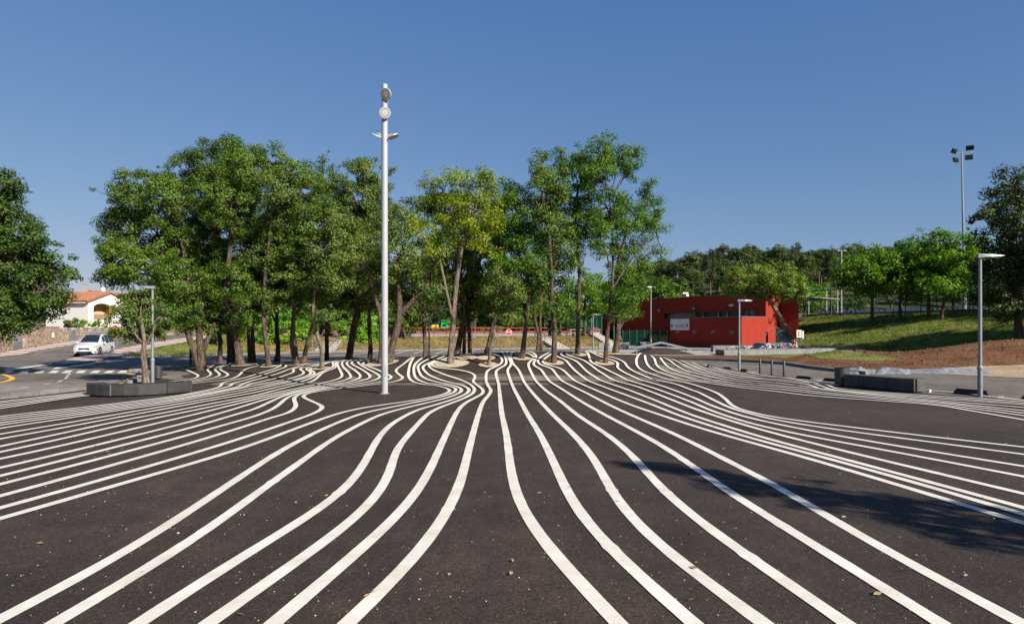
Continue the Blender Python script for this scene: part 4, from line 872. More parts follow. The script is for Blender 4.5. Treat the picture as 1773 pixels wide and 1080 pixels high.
tree('oak_tree', 'oak with a thick straight trunk in the gravel pit before the hillside stairs', (959.5, 629.5), None,
     [([(959, 629), (960, 590), (960, 560), (956, 530), (955, 470), (950, 400), (945, 330)], 10, 4)],
     [(940, 292, 24, 28), (938, 335, 30, 34), (965, 330, 30, 40), (955, 390, 40, 40), (975, 440, 36, 36), (950, 480, 34, 30), (955, 530, 32, 22)], seed=19, group=GR, dens=.75)
tree('oak_tree', 'tall oak with a long bare straight trunk and a high crown', (1000, 615), None,
     [([(1000, 615), (1000, 580), (1001, 530), (1004, 480), (1000, 430), (996, 380), (1000, 330)], 8, 4)],
     [(985, 285, 26, 30), (1010, 300, 28, 34), (995, 345, 36, 38), (1012, 390, 32, 34), (985, 400, 28, 30)], seed=20, group=GR, m='leaf_g', dens=.7)
tree('oak_tree', 'oak in the rightmost gravel pit with low leafy boughs', (1047.5, 629.5), None,
     [([(1048, 629), (1050, 595), (1053, 560), (1058, 520), (1062, 470), (1060, 400), (1055, 340)], 8, 3), ([(1060, 500), (1085, 460), (1108, 430), (1130, 405)], 4, 2)],
     [(1035, 265, 32, 28), (1068, 270, 26, 24), (1100, 262, 14, 12), (1040, 305, 32, 30), (1090, 290, 22, 18), (1050, 360, 40, 40), (1085, 375, 26, 36), (1045, 415, 30, 30), (1060, 520, 28, 22), (1090, 515, 26, 24)], seed=21, group=GR, m='leaf_g', dens=.72)
tree('oak_tree', 'rightmost oak of the grove with a reddish trunk and spreading boughs', (1066, 612.5), 33,
     [([(1065, 613), (1070, 580), (1071, 545), (1067, 500), (1072, 450), (1085, 400)], 11, 5), ([(1071, 500), (1095, 470), (1120, 440), (1145, 430)], 5, 2)],
     [(1125, 345, 18, 34), (1110, 385, 30, 30), (1135, 395, 18, 20), (1085, 430, 34, 30), (1140, 435, 14, 12), (1105, 465, 26, 22), (1075, 480, 30, 28), (1085, 540, 22, 12), (1055, 545, 18, 12)], seed=22, group=GR, m='leaf_g', dens=.62)
# extra oaks standing further back on the mound, merged with the canopy
for i, (bx, d, lob, lb) in enumerate([(380, 43, [(330, 400, 44, 50), (370, 470, 42, 44), (395, 540, 40, 34), (300, 520, 40, 30)], 'shaded oak at the back of the grove behind the left trunks'),
                                      (480, 44, [(490, 400, 44, 60), (520, 460, 40, 40), (470, 505, 30, 20)], 'shaded oak at the back of the grove behind the second gravel pit'),
                                      (640, 43, [(600, 440, 46, 50), (640, 490, 44, 36)], 'shaded oak at the back of the grove left of the tall column'),
                                      (735, 44, [(725, 480, 40, 44), (760, 530, 34, 20), (700, 500, 30, 30)], 'shaded oak at the back of the grove right of the tall column')]):
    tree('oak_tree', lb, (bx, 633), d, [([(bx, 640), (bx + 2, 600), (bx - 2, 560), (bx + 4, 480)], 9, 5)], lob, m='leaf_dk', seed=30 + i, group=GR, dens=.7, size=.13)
# --- small tree growing through the curved bench
tree('cork_oak_tree', 'small round cork oak growing behind the curved dark bench', (253, 667), 26.2,
     [([(253, 666), (251, 640), (248, 612), (250, 594), (247, 572), (245, 550)], 12, 5), ([(251, 598), (262, 580), (270, 562)], 5, 3), ([(249, 596), (234, 580), (224, 562)], 4, 3)],
     [(240, 524, 32, 22, .7), (218, 545, 24, 24, .2), (264, 540, 26, 26, 1.5), (238, 562, 30, 26, .3), (212, 566, 19, 17, 0), (280, 566, 18, 17, 1.9), (252, 508, 18, 10, 1.0), (250, 578, 24, 14, 1.2), (284, 545, 18, 20, 1.6), (268, 580, 18, 12, 1.5)], seed=23, m='leaf_o', bark='bark_l', size=.085, clump=.28, dens=1.25)
# --- big tree at the left edge
tree('oak_tree', 'large spreading oak at the left edge above the street corner', (-22, 652), 30,
     [([(-22, 655), (-20, 610), (-12, 570), (0, 520), (10, 450), (0, 360)], 26, 10), ([(-12, 570), (30, 530), (70, 490)], 10, 5)],
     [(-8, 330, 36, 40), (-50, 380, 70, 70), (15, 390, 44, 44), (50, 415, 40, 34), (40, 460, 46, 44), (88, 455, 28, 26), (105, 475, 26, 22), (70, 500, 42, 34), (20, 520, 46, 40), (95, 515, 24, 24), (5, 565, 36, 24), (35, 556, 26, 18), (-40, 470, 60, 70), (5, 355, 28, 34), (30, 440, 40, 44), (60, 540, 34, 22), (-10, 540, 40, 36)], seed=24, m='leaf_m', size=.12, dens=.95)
# --- right: dark tree at the edge, stone pine, row of plane trees
tree('evergreen_oak_tree', 'dark evergreen oak at the right edge on the grass slope', (1765, 588), 52,
     [([(1764, 592), (1763, 550), (1758, 500), (1750, 440), (1755, 380)], 14, 7), ([(1758, 510), (1735, 480), (1715, 465)], 6, 3)],
     [(1765, 320, 34, 34), (1740, 345, 28, 26), (1708, 372, 24, 16), (1760, 385, 48, 40), (1725, 410, 34, 28), (1780, 440, 50, 50), (1735, 460, 42, 36), (1715, 500, 30, 34), (1755, 515, 44, 40), (1800, 360, 50, 60)], seed=25, m='leaf_dk', size=.19, clump=.7, dens=.8)
tree('stone_pine_tree', 'leaning stone pine with a wide round crown before the red building', (1372, 590), 63,
     [([(1378, 592), (1366, 575), (1354, 556), (1340, 530), (1326, 512), (1316, 500)], 10, 6), ([(1330, 518), (1345, 510), (1364, 502)], 5, 3), ([(1322, 508), (1300, 500), (1285, 492)], 5, 3)],
     [(1278, 482, 27, 20), (1308, 474, 28, 20), (1346, 478, 36, 24), (1330, 492, 44, 18), (1372, 490, 24, 24), (1292, 502, 32, 14), (1356, 509, 26, 13), (1386, 506, 13, 16), (1262, 490, 14, 14), (1322, 512, 20, 8)], seed=26, m='needle_l', bark='bark_p', size=.20, asp=.34, clump=.42, dens=1.25)
PR = 'bright green trees in a row along the ball court'
for i, (bx, d, tr, lob, lb) in enumerate([
    (1510, 71, [(1510, 549), (1510, 520), (1509, 495)], [(1478, 462, 30, 24), (1512, 455, 36, 30), (1468, 482, 26, 20), (1508, 490, 40, 24), (1535, 470, 30, 30)], 'leftmost bright green tree of the row by the ball court'),
    (1558, 70, [(1558, 549), (1559, 520), (1560, 490)], [(1560, 440, 34, 26), (1590, 450, 34, 34), (1555, 475, 40, 28), (1585, 500, 34, 20)], 'second bright green tree from the left by the ball court'),
    (1608, 68, [(1608, 547), (1608, 520), (1608, 490)], [(1615, 425, 30, 28), (1640, 440, 34, 34), (1605, 470, 42, 34), (1640, 485, 36, 26)], 'bright green tree left of the tall floodlight mast'),
    (1633, 66, [(1630, 545), (1634, 520), (1640, 497)], [(1680, 430, 32, 26), (1665, 460, 40, 36), (1700, 465, 34, 34), (1650, 500, 36, 18), (1625, 492, 30, 16)], 'bright green tree behind the tall floodlight mast')]):
    tree('plane_tree', lb, (bx, 548), d, [(tr, 6, 4)], lob, m='leaf_l', size=.24, clump=.7, dens=.8, seed=40 + i, group=PR)
tree('plane_tree', 'bright green tree behind the green roofed shelter', (1400, 552), 98, [([(1400, 560), (1400, 530), (1402, 510)], 4, 3)], [(1395, 508, 26, 18), (1420, 503, 22, 14), (1405, 522, 34, 14)], m='leaf_l', size=.3, clump=.8, seed=45)
tree('poplar_tree', 'rounded green tree above the roof of the red building', (1150, 560), 112, [([(1150, 590), (1150, 550), (1150, 520)], 5, 3)], [(1120, 503, 22, 16), (1150, 497, 26, 16), (1170, 508, 20, 14), (1140, 515, 40, 14)], m='leaf_g', size=.34, clump=.9, seed=46, cat='tree')
tree('lime_tree', 'fresh green tree between the grove and the red building', (1012, 575), 84, [([(1012, 592), (1012, 555), (1013, 520)], 6, 4)], [(985, 515, 26, 22), (1015, 490, 28, 24), (1040, 500, 24, 22), (1010, 530, 40, 18), (1050, 525, 24, 16)], m='leaf_l', size=.26, clump=.8, seed=47)
tree('olive_tree', 'small grey green olive tree on the bank right of the column', (703, 592), 71, [([(703, 593), (700, 575), (694, 560)], 5, 3), ([(703, 592), (709, 575), (714, 562)], 4, 2)], [(690, 540, 26, 22), (718, 538, 26, 20), (700, 520, 28, 18), (735, 545, 14, 12)], m='leaf_o', size=.2, clump=.55, seed=48)
tree('copper_leaved_tree', 'small tree with reddish brown leaves behind the grove', (822, 575), 80, [([(822, 590), (822, 560), (820, 530)], 5, 3)], [(820, 522, 20, 18), (832, 505, 14, 12), (815, 538, 14, 10)], m='leaf_br', size=.24, clump=.6, seed=49)
# hedges and shrubs below the bank
def shrub(name, label, px, py, d, lob, m='leaf_b', size=.19, dens=1.1, cat='shrub', clump=.45, group=None, seed=5):
    g = P(px, py, d); g.z = h1(g.x, g.y); root = thing(name, label, cat, g, group); k = d / FOC; r = random.Random(seed)
    L = [(P(a, b, d + r.uniform(-.4, .4)), (rx * k, (rx + rz) * .5 * k, rz * k)) for a, b, rx, rz in lob]
    make_crown(L, m, size, dens, root, clump, .62, name='foliage')
    b = MB()
    for i in range(4):
        a = i * 1.57; b.tube([g + Vector((.1 * math.cos(a), .1 * math.sin(a), -.2)), g + Vector((.3 * math.cos(a), .3 * math.sin(a), .6)), Vector(L[i % len(L)][0])], [.06, .045, .02], 5)
    b.build('stem', 'bark', root); return root
shrub('laurel_hedge', 'big glossy bright green laurel bush behind the left trunks', 480, 606, 63, [(462, 580, 22, 26), (490, 575, 26, 32), (478, 545, 24, 22), (505, 550, 18, 24), (455, 555, 16, 18)])
shrub('laurel_hedge', 'bright green laurel bush just left of the white steps', 518, 604, 65, [(520, 575, 18, 24), (530, 560, 16, 20), (515, 545, 18, 18)], seed=6)
shrub('laurel_hedge', 'smaller half of the round laurel clump right of the white steps', 596, 600, 68, [(592, 578, 14, 20), (588, 565, 12, 12), (600, 590, 14, 12)], seed=7)
shrub('laurel_hedge', 'large glossy dome shaped laurel bush left of the tall column', 632, 602, 68, [(632, 585, 22, 22), (638, 560, 20, 20), (620, 570, 16, 22), (645, 580, 14, 18)], seed=8)
shrub('yellow_shrub', 'small yellow and orange bush between the dark trunks', 421, 598, 62, [(421, 585, 6, 14), (419, 573, 5, 7)], m='leaf_y', size=.14, seed=9, clump=.25)
shrub('dark_shrub', 'low dark multi stemmed shrub on the roadside lawn', 378, 599, 60, [(372, 580, 14, 12), (386, 572, 16, 12), (378, 560, 18, 14)], m='leaf_dk', size=.15, seed=10)
# background trees beyond the bank and playground (one of each kind, then copies)
def proto_tree(name, label, h, r, m, bark, size, dens, lobes=6, seed=1, clump=.7, asp=.62, trunk=.2, flat=1.0, bare=.35, cat='tree', group=None):
    root = thing(name, label, cat, (0, 0, 0), group); rr = random.Random(seed); L = []
    for i in range(lobes):
        a = 2 * PI * i / lobes + rr.random(); q = r * rr.uniform(.3, .62) * (0 if i == 0 else 1)
        z = h * rr.uniform(bare + .18, .84); s = r * rr.uniform(.45, .62)
        L.append((Vector((math.cos(a) * q, math.sin(a) * q, z if i else h * .82)), (s, s, s * .8 * flat)))
    tips = make_crown(L, m, size, dens, root, clump, asp)
    lean = rr.uniform(-.25, .25)
    build_trunks([([Vector((0, 0, 0)), Vector((lean * .3, 0, h * .25)), Vector((lean, .1, h * .5)), Vector((lean * .6, 0, h * .75))], trunk, trunk * .45)], L, tips, root, bark, .25, seed=seed, rmin=.04)
    return root
BT = 'trees far behind the grove'
b1 = proto_tree('background_tree', 'x', 9.0, 4.2, 'leaf', 'bark', .34, .8, 7, 61)
b2 = proto_tree('background_tree', 'x', 8.0, 3.8, 'leaf_o', 'bark', .34, .8, 7, 62)
b3 = proto_tree('background_tree', 'x', 8.5, 4.0, 'leaf_g', 'bark', .34, .8, 6, 63)
BL = {0: 'dark green tree in the mass far behind the grove trunks', 1: 'greyish olive tree in the mass far behind the grove trunks', 2: 'fresh green tree in the mass far behind the grove trunks'}
r_ = random.Random(12); first = [True] * 3
for i, (px, d) in enumerate([(300, 118), (345, 108), (385, 100), (425, 112), (462, 104), (505, 118), (545, 126), (590, 106), (640, 100), (668, 116), (705, 110), (742, 122), (790, 112), (822, 104), (865, 116), (895, 100), (925, 110), (960, 122), (1060, 128), (1090, 134), (230, 170), (265, 150), (330, 150)]):
    k = i % 3; pr = (b1, b2, b3)[k]; o = pr if first[k] else copy_tree(pr); first[k] = False
    g = P(px, 570, d); place(o, (g.x, g.y, h1(g.x, g.y) - .1), r_.uniform(0, 6), BL[k], BT, r_.uniform(.8, 1.1))
bb = proto_tree('background_bush', 'x', 4.2, 3.4, 'leaf', 'bark', .30, 1.0, 6, 65, .6, bare=.0)
for i, (px, d) in enumerate([(560, 92), (610, 94), (655, 96), (690, 93), (730, 97), (800, 95), (835, 98), (870, 94), (905, 97), (940, 99), (975, 96), (1010, 101), (1045, 104), (855, 112), (915, 114), (965, 112), (400, 92), (440, 90)]):
    o = bb if i == 0 else copy_tree(bb); g = P(px, 570, d)
    place(o, (g.x, g.y, h1(g.x, g.y) - .1), r_.uniform(0, 6), 'dark rounded bush in the line behind the red fence', 'bushes behind the red fence', r_.uniform(.8, 1.25))
# pine forest on the hill
FG = 'pines of the forest on the hill'
pines = [proto_tree('pine_tree', 'x', 13.0, 3.7, 'needle', 'bark_p', .42, .75, 7, 71, .8, .4, .2, .8, .42), proto_tree('pine_tree', 'x', 12.0, 4.0, 'needle', 'bark_p', .42, .75, 6, 72, .8, .4, .2, .55, .55),
         proto_tree('pine_tree', 'x', 13.5, 3.0, 'needle_d', 'bark_p', .42, .75, 8, 73, .8, .4, .2, 1.0, .3), proto_tree('pine_tree', 'x', 9.5, 3.8, 'leaf_dk', 'bark', .42, .8, 7, 74, .8, .62, .2, 1.0, .1)]
PL = ['rounded mid green pine standing in the hillside forest', 'flat topped umbrella pine standing in the hillside forest', 'slender dark pine standing in the hillside forest', 'low dense dark oak standing in the hillside forest']
used = [False] * 4; r_ = random.Random(5)
for row, d in enumerate([128, 138, 149, 161, 175, 190, 206]):
    x = (1075 - CX) / FOC * d + r_.uniform(0, 4)
    while x < (1850 - CX) / FOC * d and x < 165:
        dd = d + r_.uniform(-4, 4); k = r_.choices(range(4), [3, 3, 4, 3])[0]
        if row == 0: k = r_.choices(range(4), [2, 1, 2, 6])[0]
        o = pines[k] if not used[k] else copy_tree(pines[k]); used[k] = True
        place(o, (x, dd, h1(x, dd) - .1), r_.uniform(0, 6), PL[k], FG, r_.uniform(.66, .95)); x += r_.uniform(3.4, 5.6)
# undergrowth at the forest foot
for i, (px, d) in enumerate([(1105, 118), (1190, 120), (1235, 119), (1430, 117), (1480, 116)]):
    g = P(px, 570, d); shrub('forest_edge_bush', ['green bush at the forest foot left of the roof', 'green bush at the forest foot behind the red roof', 'green bush at the forest foot right of the roof lamp', 'green bush at the forest foot behind the shelter', 'green bush at the forest foot behind the plane trees'][i],
        px, 560, d, [(px - 14, 526, 16, 12), (px + 10, 523, 18, 13), (px, 532, 22, 10)], 'leaf_g', .34, .8, clump=.8, seed=i + 20)
# the slender tree outside the frame whose shadow crosses the stripes
root = thing('street_tree', 'slender tree beside the car park outside the picture', 'tree', (10.6, 1.9, 0)); L = []
for i, (z, r0, dx) in enumerate([(2.6, .8, .15), (3.3, .95, -.15), (4.0, .95, .2), (4.7, .85, -.1), (5.4, .7, .1), (6.0, .55, -.1), (6.6, .4, .1), (7.1, .25, 0)]):
    L.append((Vector((10.6 + dx, 1.9 + dx * .7, z)), (r0, r0, .62)))
tips = make_crown(L, 'leaf_g', .13, .75, root, .36)
build_trunks([([Vector((10.6, 1.9, 0)), Vector((10.65, 1.9, 2)), Vector((10.55, 1.95, 5)), Vector((10.6, 1.9, 6.8))], .12, .04)], L, tips, root, 'bark', .4)
# evergreens just outside the picture on the right, which shade the bank
for i, (x, y, hgt) in enumerate([(46, 46, 13), (53, 41, 14), (58, 52, 13)]):
    o = proto_tree('evergreen_oak_tree', ['evergreen oak beyond the right edge nearest the road', 'tall evergreen oak beyond the right edge', 'evergreen oak beyond the right edge up the bank'][i], hgt, 5.2, 'leaf_dk', 'bark', .3, .7, 8, 90 + i, .8)
    o.location = (x, y, h1(x, y) - .1)
# grass blades on the slopes
def tufts(name, pts, m, hgt=.12, n=10):
    r = np.array(pts); q = np.repeat(r, n, 0); q[:, :2] += rng.normal(0, .10, (len(q), 2)); z = H(q[:, 0], q[:, 1]) + .02
    a = rng.uniform(0, 2 * PI, len(q)); w_ = .02 + rng.uniform(0, .03, len(q)); hh = hgt * rng.uniform(.5, 1.5, len(q)); dx = np.cos(a) * w_; dy = np.sin(a) * w_
    le = rng.normal(0, .05, (len(q), 2)); V = np.stack([np.stack([q[:, 0] - dx, q[:, 1] - dy, z], 1), np.stack([q[:, 0] + dx, q[:, 1] + dy, z], 1), np.stack([q[:, 0] + le[:, 0], q[:, 1] + le[:, 1], z + hh], 1)], 1)
    o = mesh_np(name, V.reshape(-1, 3), 3, MT[m]); o['kind'] = 'stuff'
def rand_in(poly, n):
    P_ = np.array(poly); lo = P_.min(0); hi = P_.max(0); q = rng.uniform(lo, hi, (n * 3, 2)); ins = np.zeros(len(q), bool); j = len(P_) - 1
    for i in range(len(P_)):
        c = ((P_[i, 1] > q[:, 1]) != (P_[j, 1] > q[:, 1])) & (q[:, 0] < (P_[j, 0] - P_[i, 0]) * (q[:, 1] - P_[i, 1]) / (P_[j, 1] - P_[i, 1] + 1e-12) + P_[i, 0]); ins ^= c; j = i
    return q[ins][:n]
MT['blade'] = leaf_mat('grass_blades', (.04, .085, .010), (.11, .155, .025), (.23, .23, .065), .4)
MT['blade_dry'] = leaf_mat('dry_grass_blades', (.13, .105, .04), (.24, .18, .085), (.34, .27, .14), .3)
tufts('slope_grass_blades', rand_in([(27, 57), (25, 66), (31, 78), (40, 86), (49, 72), (56, 52), (50, 48), (38, 48.5), (31, 52)], 9000), 'blade', .13, 7)
tufts('lawn_grass_blades', rand_in([tuple(p) for p in gl], 2500), 'blade', .08, 6)
tufts('bank_grass_blades', rand_in([(-26, 57.5), (12, 80), (12, 88), (-4, 80), (-28, 66)], 8000), 'blade_dry', .10, 6)
# ================================================================== BUILDINGS
def V3(a, b, z): return Vector((a, b, z))
U2 = Vector((-.5, .866, 0)); V2 = Vector((.866, .5, 0)); UP = Vector((0, 0, 1))
B0 = Vector((24.2, 72.0, 0)); BP = B0 + V2 * 3.78
def s_at(px, base=BP):
    k = (px - CX) / FOC; return (base.x - k * base.y) / (.5 + .866 * k)
def wall_quad(mb, o, a, b, z0, z1, thick, nrm):
    """upright slab from o+a*U2 to o+b*U2, thickness going along nrm"""
    p, q = o + U2 * a, o + U2 * b
    mb.slab([p + UP * z0, q + UP * z0, q + UP * z1, p + UP * z1], nrm * thick)
bld = thing('sports_hall', 'long dark red rendered hall with a lower block and strip windows', 'building', (B0.x, B0.y, 0))
s1 = s_at(1036); zt = 6.0; zb = 1.87
m = MB()
z_lo, z_hi = 3.55, 4.15; a0, a1 = s_at(1306), s_at(1149)
m.slab([BP + UP * zb, BP + U2 * s1 + UP * zb, BP + U2 * s1 + UP * z_lo, BP + UP * z_lo], V2 * .35)
m.slab([BP + UP * z_hi, BP + U2 * s1 + UP * z_hi, BP + U2 * s1 + UP * zt, BP + UP * zt], V2 * .35)
m.slab([BP + UP * z_lo, BP + U2 * a0 + UP * z_lo, BP + U2 * a0 + UP * z_hi, BP + UP * z_hi], V2 * .35)
b0_, b1_ = s_at(1104), s_at(1062)
m.slab([BP + U2 * a1 + UP * z_lo, BP + U2 * b0_ + UP * z_lo, BP + U2 * b0_ + UP * z_hi, BP + U2 * a1 + UP * z_hi], V2 * .35)
m.slab([BP + U2 * b1_ + UP * z_lo, BP + U2 * s1 + UP * z_lo, BP + U2 * s1 + UP * z_hi, BP + U2 * b1_ + UP * z_hi], V2 * .35)
# end faces and the back
m.slab([BP + V2 * .355 + UP * .0, BP + V2 * 2.4, BP + V2 * 2.4 + UP * zt, BP + V2 * .355 + UP * zt], U2 * .3)
m.slab([BP + U2 * s1 + V2 * .355 + UP * zb, BP + U2 * s1 + V2 * 14 + UP * zb, BP + U2 * s1 + V2 * 14 + UP * zt, BP + U2 * s1 + V2 * .355 + UP * zt], -U2 * .3)
m.build('wall', 'brick_red', bld)
m = MB(); m.slab([BP + V2 * .02 + UP * (zt + .01), BP + U2 * s1 + V2 * .02 + UP * (zt + .01), BP + U2 * s1 + V2 * 13 + UP * (zt - .3), BP + V2 * 13 + UP * (zt - .3)], UP * -.12)
m.build('roof', 'concrete_d', bld)
m = MB(); m.slab([BP - V2 * .03 + UP * (zt + .012), BP + U2 * s1 - V2 * .03 + UP * (zt + .012), BP + U2 * s1 + V2 * .3 + UP * (zt + .012), BP + V2 * .3 + UP * (zt + .012)], UP * .06)
m.build('coping', 'brick_red', bld)
# strip windows: deep reveals, dark panes between pale worn panels
pr = [(1306, 1297, 'panel'), (1297, 1290, 'pane'), (1290, 1263, 'panel_d'), (1263, 1256, 'pane'), (1256, 1248, 'panel_d'), (1248, 1241, 'pane'), (1241, 1224, 'panel_d'), (1224, 1215, 'pane'), (1215, 1210, 'panel_d'), (1210, 1200, 'pane'), (1200, 1159, 'panel'), (1159, 1149, 'pane')]
MT['panel'] = mat('worn_grey_panel', (.24, .215, .18), .7, .5, 1.6, stain=.6); MT['panel_d'] = mat('slate_panel', (.07, .075, .08), .6, .3, 3)
for p0, p1, kd in pr:
    a, b = s_at(p0), s_at(p1); q = MB(); dp = .30 if kd == 'pane' else .20
    wall_quad(q, BP + V2 * dp, a + .015, b - .015, z_lo, z_hi, .06, V2)
    f = q.build('window_pane' if kd == 'pane' else 'window_panel', 'glass' if kd == 'pane' else kd, bld)
q = MB(); wall_quad(q, BP + V2 * .28, b0_, b1_, z_lo, z_hi, .06, V2); q.build('window_pane', 'glass', bld)
q = MB(); wall_quad(q, BP - V2 * .03, a0 - .05, a1 + .05, z_lo - .06, z_lo, .3, V2); q.build('window_sill', 'dark', bld)
# ground floor set back under the upper wall
for k in range(9):
    a = s_at(1160) + k * 2.0; q = MB(); wall_quad(q, BP + V2 * 1.6, a, a + 1.9, 0, zb, .1, V2); q.build('shopfront_pane', 'glass', bld)
    q = MB(); wall_quad(q, BP + V2 * 1.52, a + 1.9, a + 2.0, 0, zb, .1, V2); q.build('mullion', 'panel_d', bld)
# lower block
s2 = s_at(1160, B0); zl = 3.42
m = MB(); m.slab([B0 + UP * 0, B0 + U2 * s2, B0 + U2 * s2 + UP * zl, B0 + UP * zl], V2 * 3.775); m.build('lower_block', 'brick_red', bld)
m = MB(); m.slab([B0 - U2 * .04 - V2 * .04 + UP * (zl + .002), B0 + U2 * (s2 + .04) - V2 * .04 + UP * (zl + .002), B0 + U2 * (s2 + .04) + V2 * 3.76 + UP * (zl + .002), B0 - U2 * .04 + V2 * 3.76 + UP * (zl + .002)], UP * .05)
m.build('lower_roof_edge', 'concrete_d', bld)
for px in (1173.5, 1203, 1234.5, 1267.5):
    a = s_at(px, B0); q = MB(); wall_quad(q, B0 - V2 * .05, a - .28, a + .28, 1.66, 1.98, .10, V2); v = q.build('vent', 'concrete', bld)
    q = MB()
    for i in range(4): wall_quad(q, B0 - V2 * .065, a - .24, a + .24, 1.70 + i * .065, 1.73 + i * .065, .01, V2)
    q.build('vent_slat', 'dark', v)
for px, z in ((1203, 4.62), (1143, 4.5)):
    a = s_at(px); q = MB(); q.disc(BP + U2 * a - V2 * .12 + UP * z, -V2, [(.22, 0), (.26, .06), (.2, .16), (.05, .2)], 12); q.build('wall_lamp', 'galv', bld)
a = s_at(1267); q = MB(); wall_quad(q, BP - V2 * .14, a - .3, a + .3, 4.72, 4.95, .13, V2); q.build('wall_lamp', 'render_white', bld)
# projecting wing at the right end with a slanted leading edge
PW = BP + V2 * 2.4; W1 = PW - U2 * 2.3; DW = Vector((.385, .923, 0)); zw = 5.15; q = MB()
q.add([PW + V2 * .02 - UP * .2 + U2 * .0, W1 - UP * .2, W1 + UP * zw, PW + V2 * .02 + UP * zw, PW + V2 * 3 - UP * .2, W1 + DW * 3 - UP * .2, W1 + DW * 3 + UP * zw, PW + V2 * 3 + UP * zw, PW - V2 * .75 - UP * .2],
      [(0, 1, 2, 3), (1, 5, 6, 2), (4, 7, 6, 5), (2, 6, 7, 3), (8, 1, 2, 3), (8, 3, 0)])
q.build('projecting_wing', 'brick_red', bld)
q = MB(); q.disc(W1 + V2 * .3 - U2 * .02 + UP * 3.9, -U2, [(.08, 0), (.1, .1), (.03, .14)], 10); q.build('wall_lamp', 'galv', bld)
# banner on the lower block: crest, three lines of print, crest
ban = thing('banner', 'white banner with a crest at each end on the low red block', 'banner', tuple(B0 + U2 * s_at(1178, B0) - V2 * .05 + UP * 2.5))
a, b = s_at(1194, B0), s_at(1161.5, B0); q = MB(); wall_quad(q, B0 - V2 * .06, a, b, 2.02, 3.32, .03, V2); q.build('cloth', 'paintwhite', ban)
MT['ink'] = mat('banner_print', (.10, .11, .10), .8, .3, 5); MT['crest_g'] = mat('green_crest', (.06, .10, .05), .8, .4, 12); MT['crest_o'] = mat('orange_crest', (.40, .13, .05), .8, .5, 12)
W_ = b - a; r_ = random.Random(4); q = MB()
for row, z in enumerate((2.60, 2.44, 2.28)):
    t = .24 + (.03 * row)
    while t < .78 - .03 * row:
        l = r_.uniform(.02, .075); wall_quad(q, B0 - V2 * .064, b - (t + l) * W_, b - t * W_, z, z + .085, .003, V2); t += l + .018
for i in range(3): wall_quad(q, B0 - V2 * .064, b - (.62) * W_, b - (.38) * W_, 2.9 + i * .07, 2.92 + i * .07, .003, V2)
q.build('print', 'ink', ban)
for t, mm in ((.09, 'crest_g'), (.88, 'crest_o')):
    q = MB(); c = b - t * W_
    pts = [(-.14, .3), (.14, .3), (.15, .05), (.09, -.1), (0, -.18), (-.09, -.1), (-.15, .05)] if mm == 'crest_o' else [(math.cos(k * PI / 5) * .15, .02 + math.sin(k * PI / 5) * .17) for k in range(10)]
    q.slab([B0 + U2 * (c + p[0]) - V2 * .061 + UP * (2.45 + p[1]) for p in pts], V2 * -.004); q.build('crest', mm, ban)
    if mm == 'crest_g': q = MB(); wall_quad(q, B0 - V2 * .064, c - .12, c + .12, 2.68, 2.76, .003, V2); q.build('crest_crown', mm, ban)
# ------------------------------------------------------------------ houses up the street
def tiled_roof(name, p_eave0, p_eave1, p_ridge0, p_ridge1, parent, rows=9, cols=26):
    """rows of half-round tiles as real ridges"""
    b = MB(); e0, e1, r0, r1 = map(Vector, (p_eave0, p_eave1, p_ridge0, p_ridge1)); n = (e1 - e0).cross(r0 - e0).normalized()
    if n.z < 0: n = -n
    for c in range(cols):
        t0, t1 = c / cols, (c + 1) / cols
        for r in range(rows):
            s0, s1 = r / rows, (r + 1) / rows; f = lambda t, s: (e0.lerp(e1, t)).lerp(r0.lerp(r1, t), s)
            lift = .05; w_ = (e1 - e0).length / cols * .32
            tm = (t0 + t1) / 2; vs = []
            for s, h in ((s0, lift + .04), (s1 + .015, lift)):
                for tt, hh in ((t0, 0), (t0 + (t1 - t0) * .28, w_ * .9), (t0 + (t1 - t0) * .62, w_ * .9), (t1 - (t1 - t0) * .08, 0)): vs.append(f(tt, s) + n * (h + hh))
            b.add(vs, [(0, 1, 5, 4), (1, 2, 6, 5), (2, 3, 7, 6), (0, 3, 2, 1)])
    b.build(name, 'tile', parent, kind='stuff')
    q = MB(); q.slab([e0, e1, r1, r0], n * -.12); return q
C = P(153, 570, 95); C.z = 0; lf = Vector((-.95, .31, 0)); rt = Vector((.31, .95, 0)); gz = h1(C.x, C.y) - .5
hs = thing('white_house', 'white house with a terracotta tiled roof and an arched loggia', 'house', (C.x, C.y, gz))
ze, za = 6.05, 7.35; q = MB(); q.slab([C + UP * gz, C + lf * 8 + UP * gz, C + lf * 8 + UP * ze, C + UP * ze], rt * .3); q.build('wall', 'render_white', hs)
Wd = 6.8; al, ar_, zf, zs = .8, 3.6, 4.15, 5.15; q = MB(); poly = [(0, zf), (al, zf), (al, zs)]
poly += [(al + (ar_ - al) * (1 - math.cos(t)) / 2, zs + .62 * math.sin(t)) for t in np.linspace(0, PI, 9)[1:-1]] + [(ar_, zs), (ar_, zf), (Wd, zf), (Wd, ze - .0), (Wd / 2, za), (0, ze)]
q.slab([C + rt * (t if t > 0 else .305) + UP * z for t, z in poly], lf * .3)
q.slab([C + rt * .305 + UP * gz, C + rt * Wd + UP * gz, C + rt * Wd + UP * (zf - .002), C + rt * .305 + UP * (zf - .002)], lf * .3); q.build('gable_wall', 'render_white', hs)
MT['peach'] = mat('peach_render', (.62, .40, .20), .9, .08, 2)
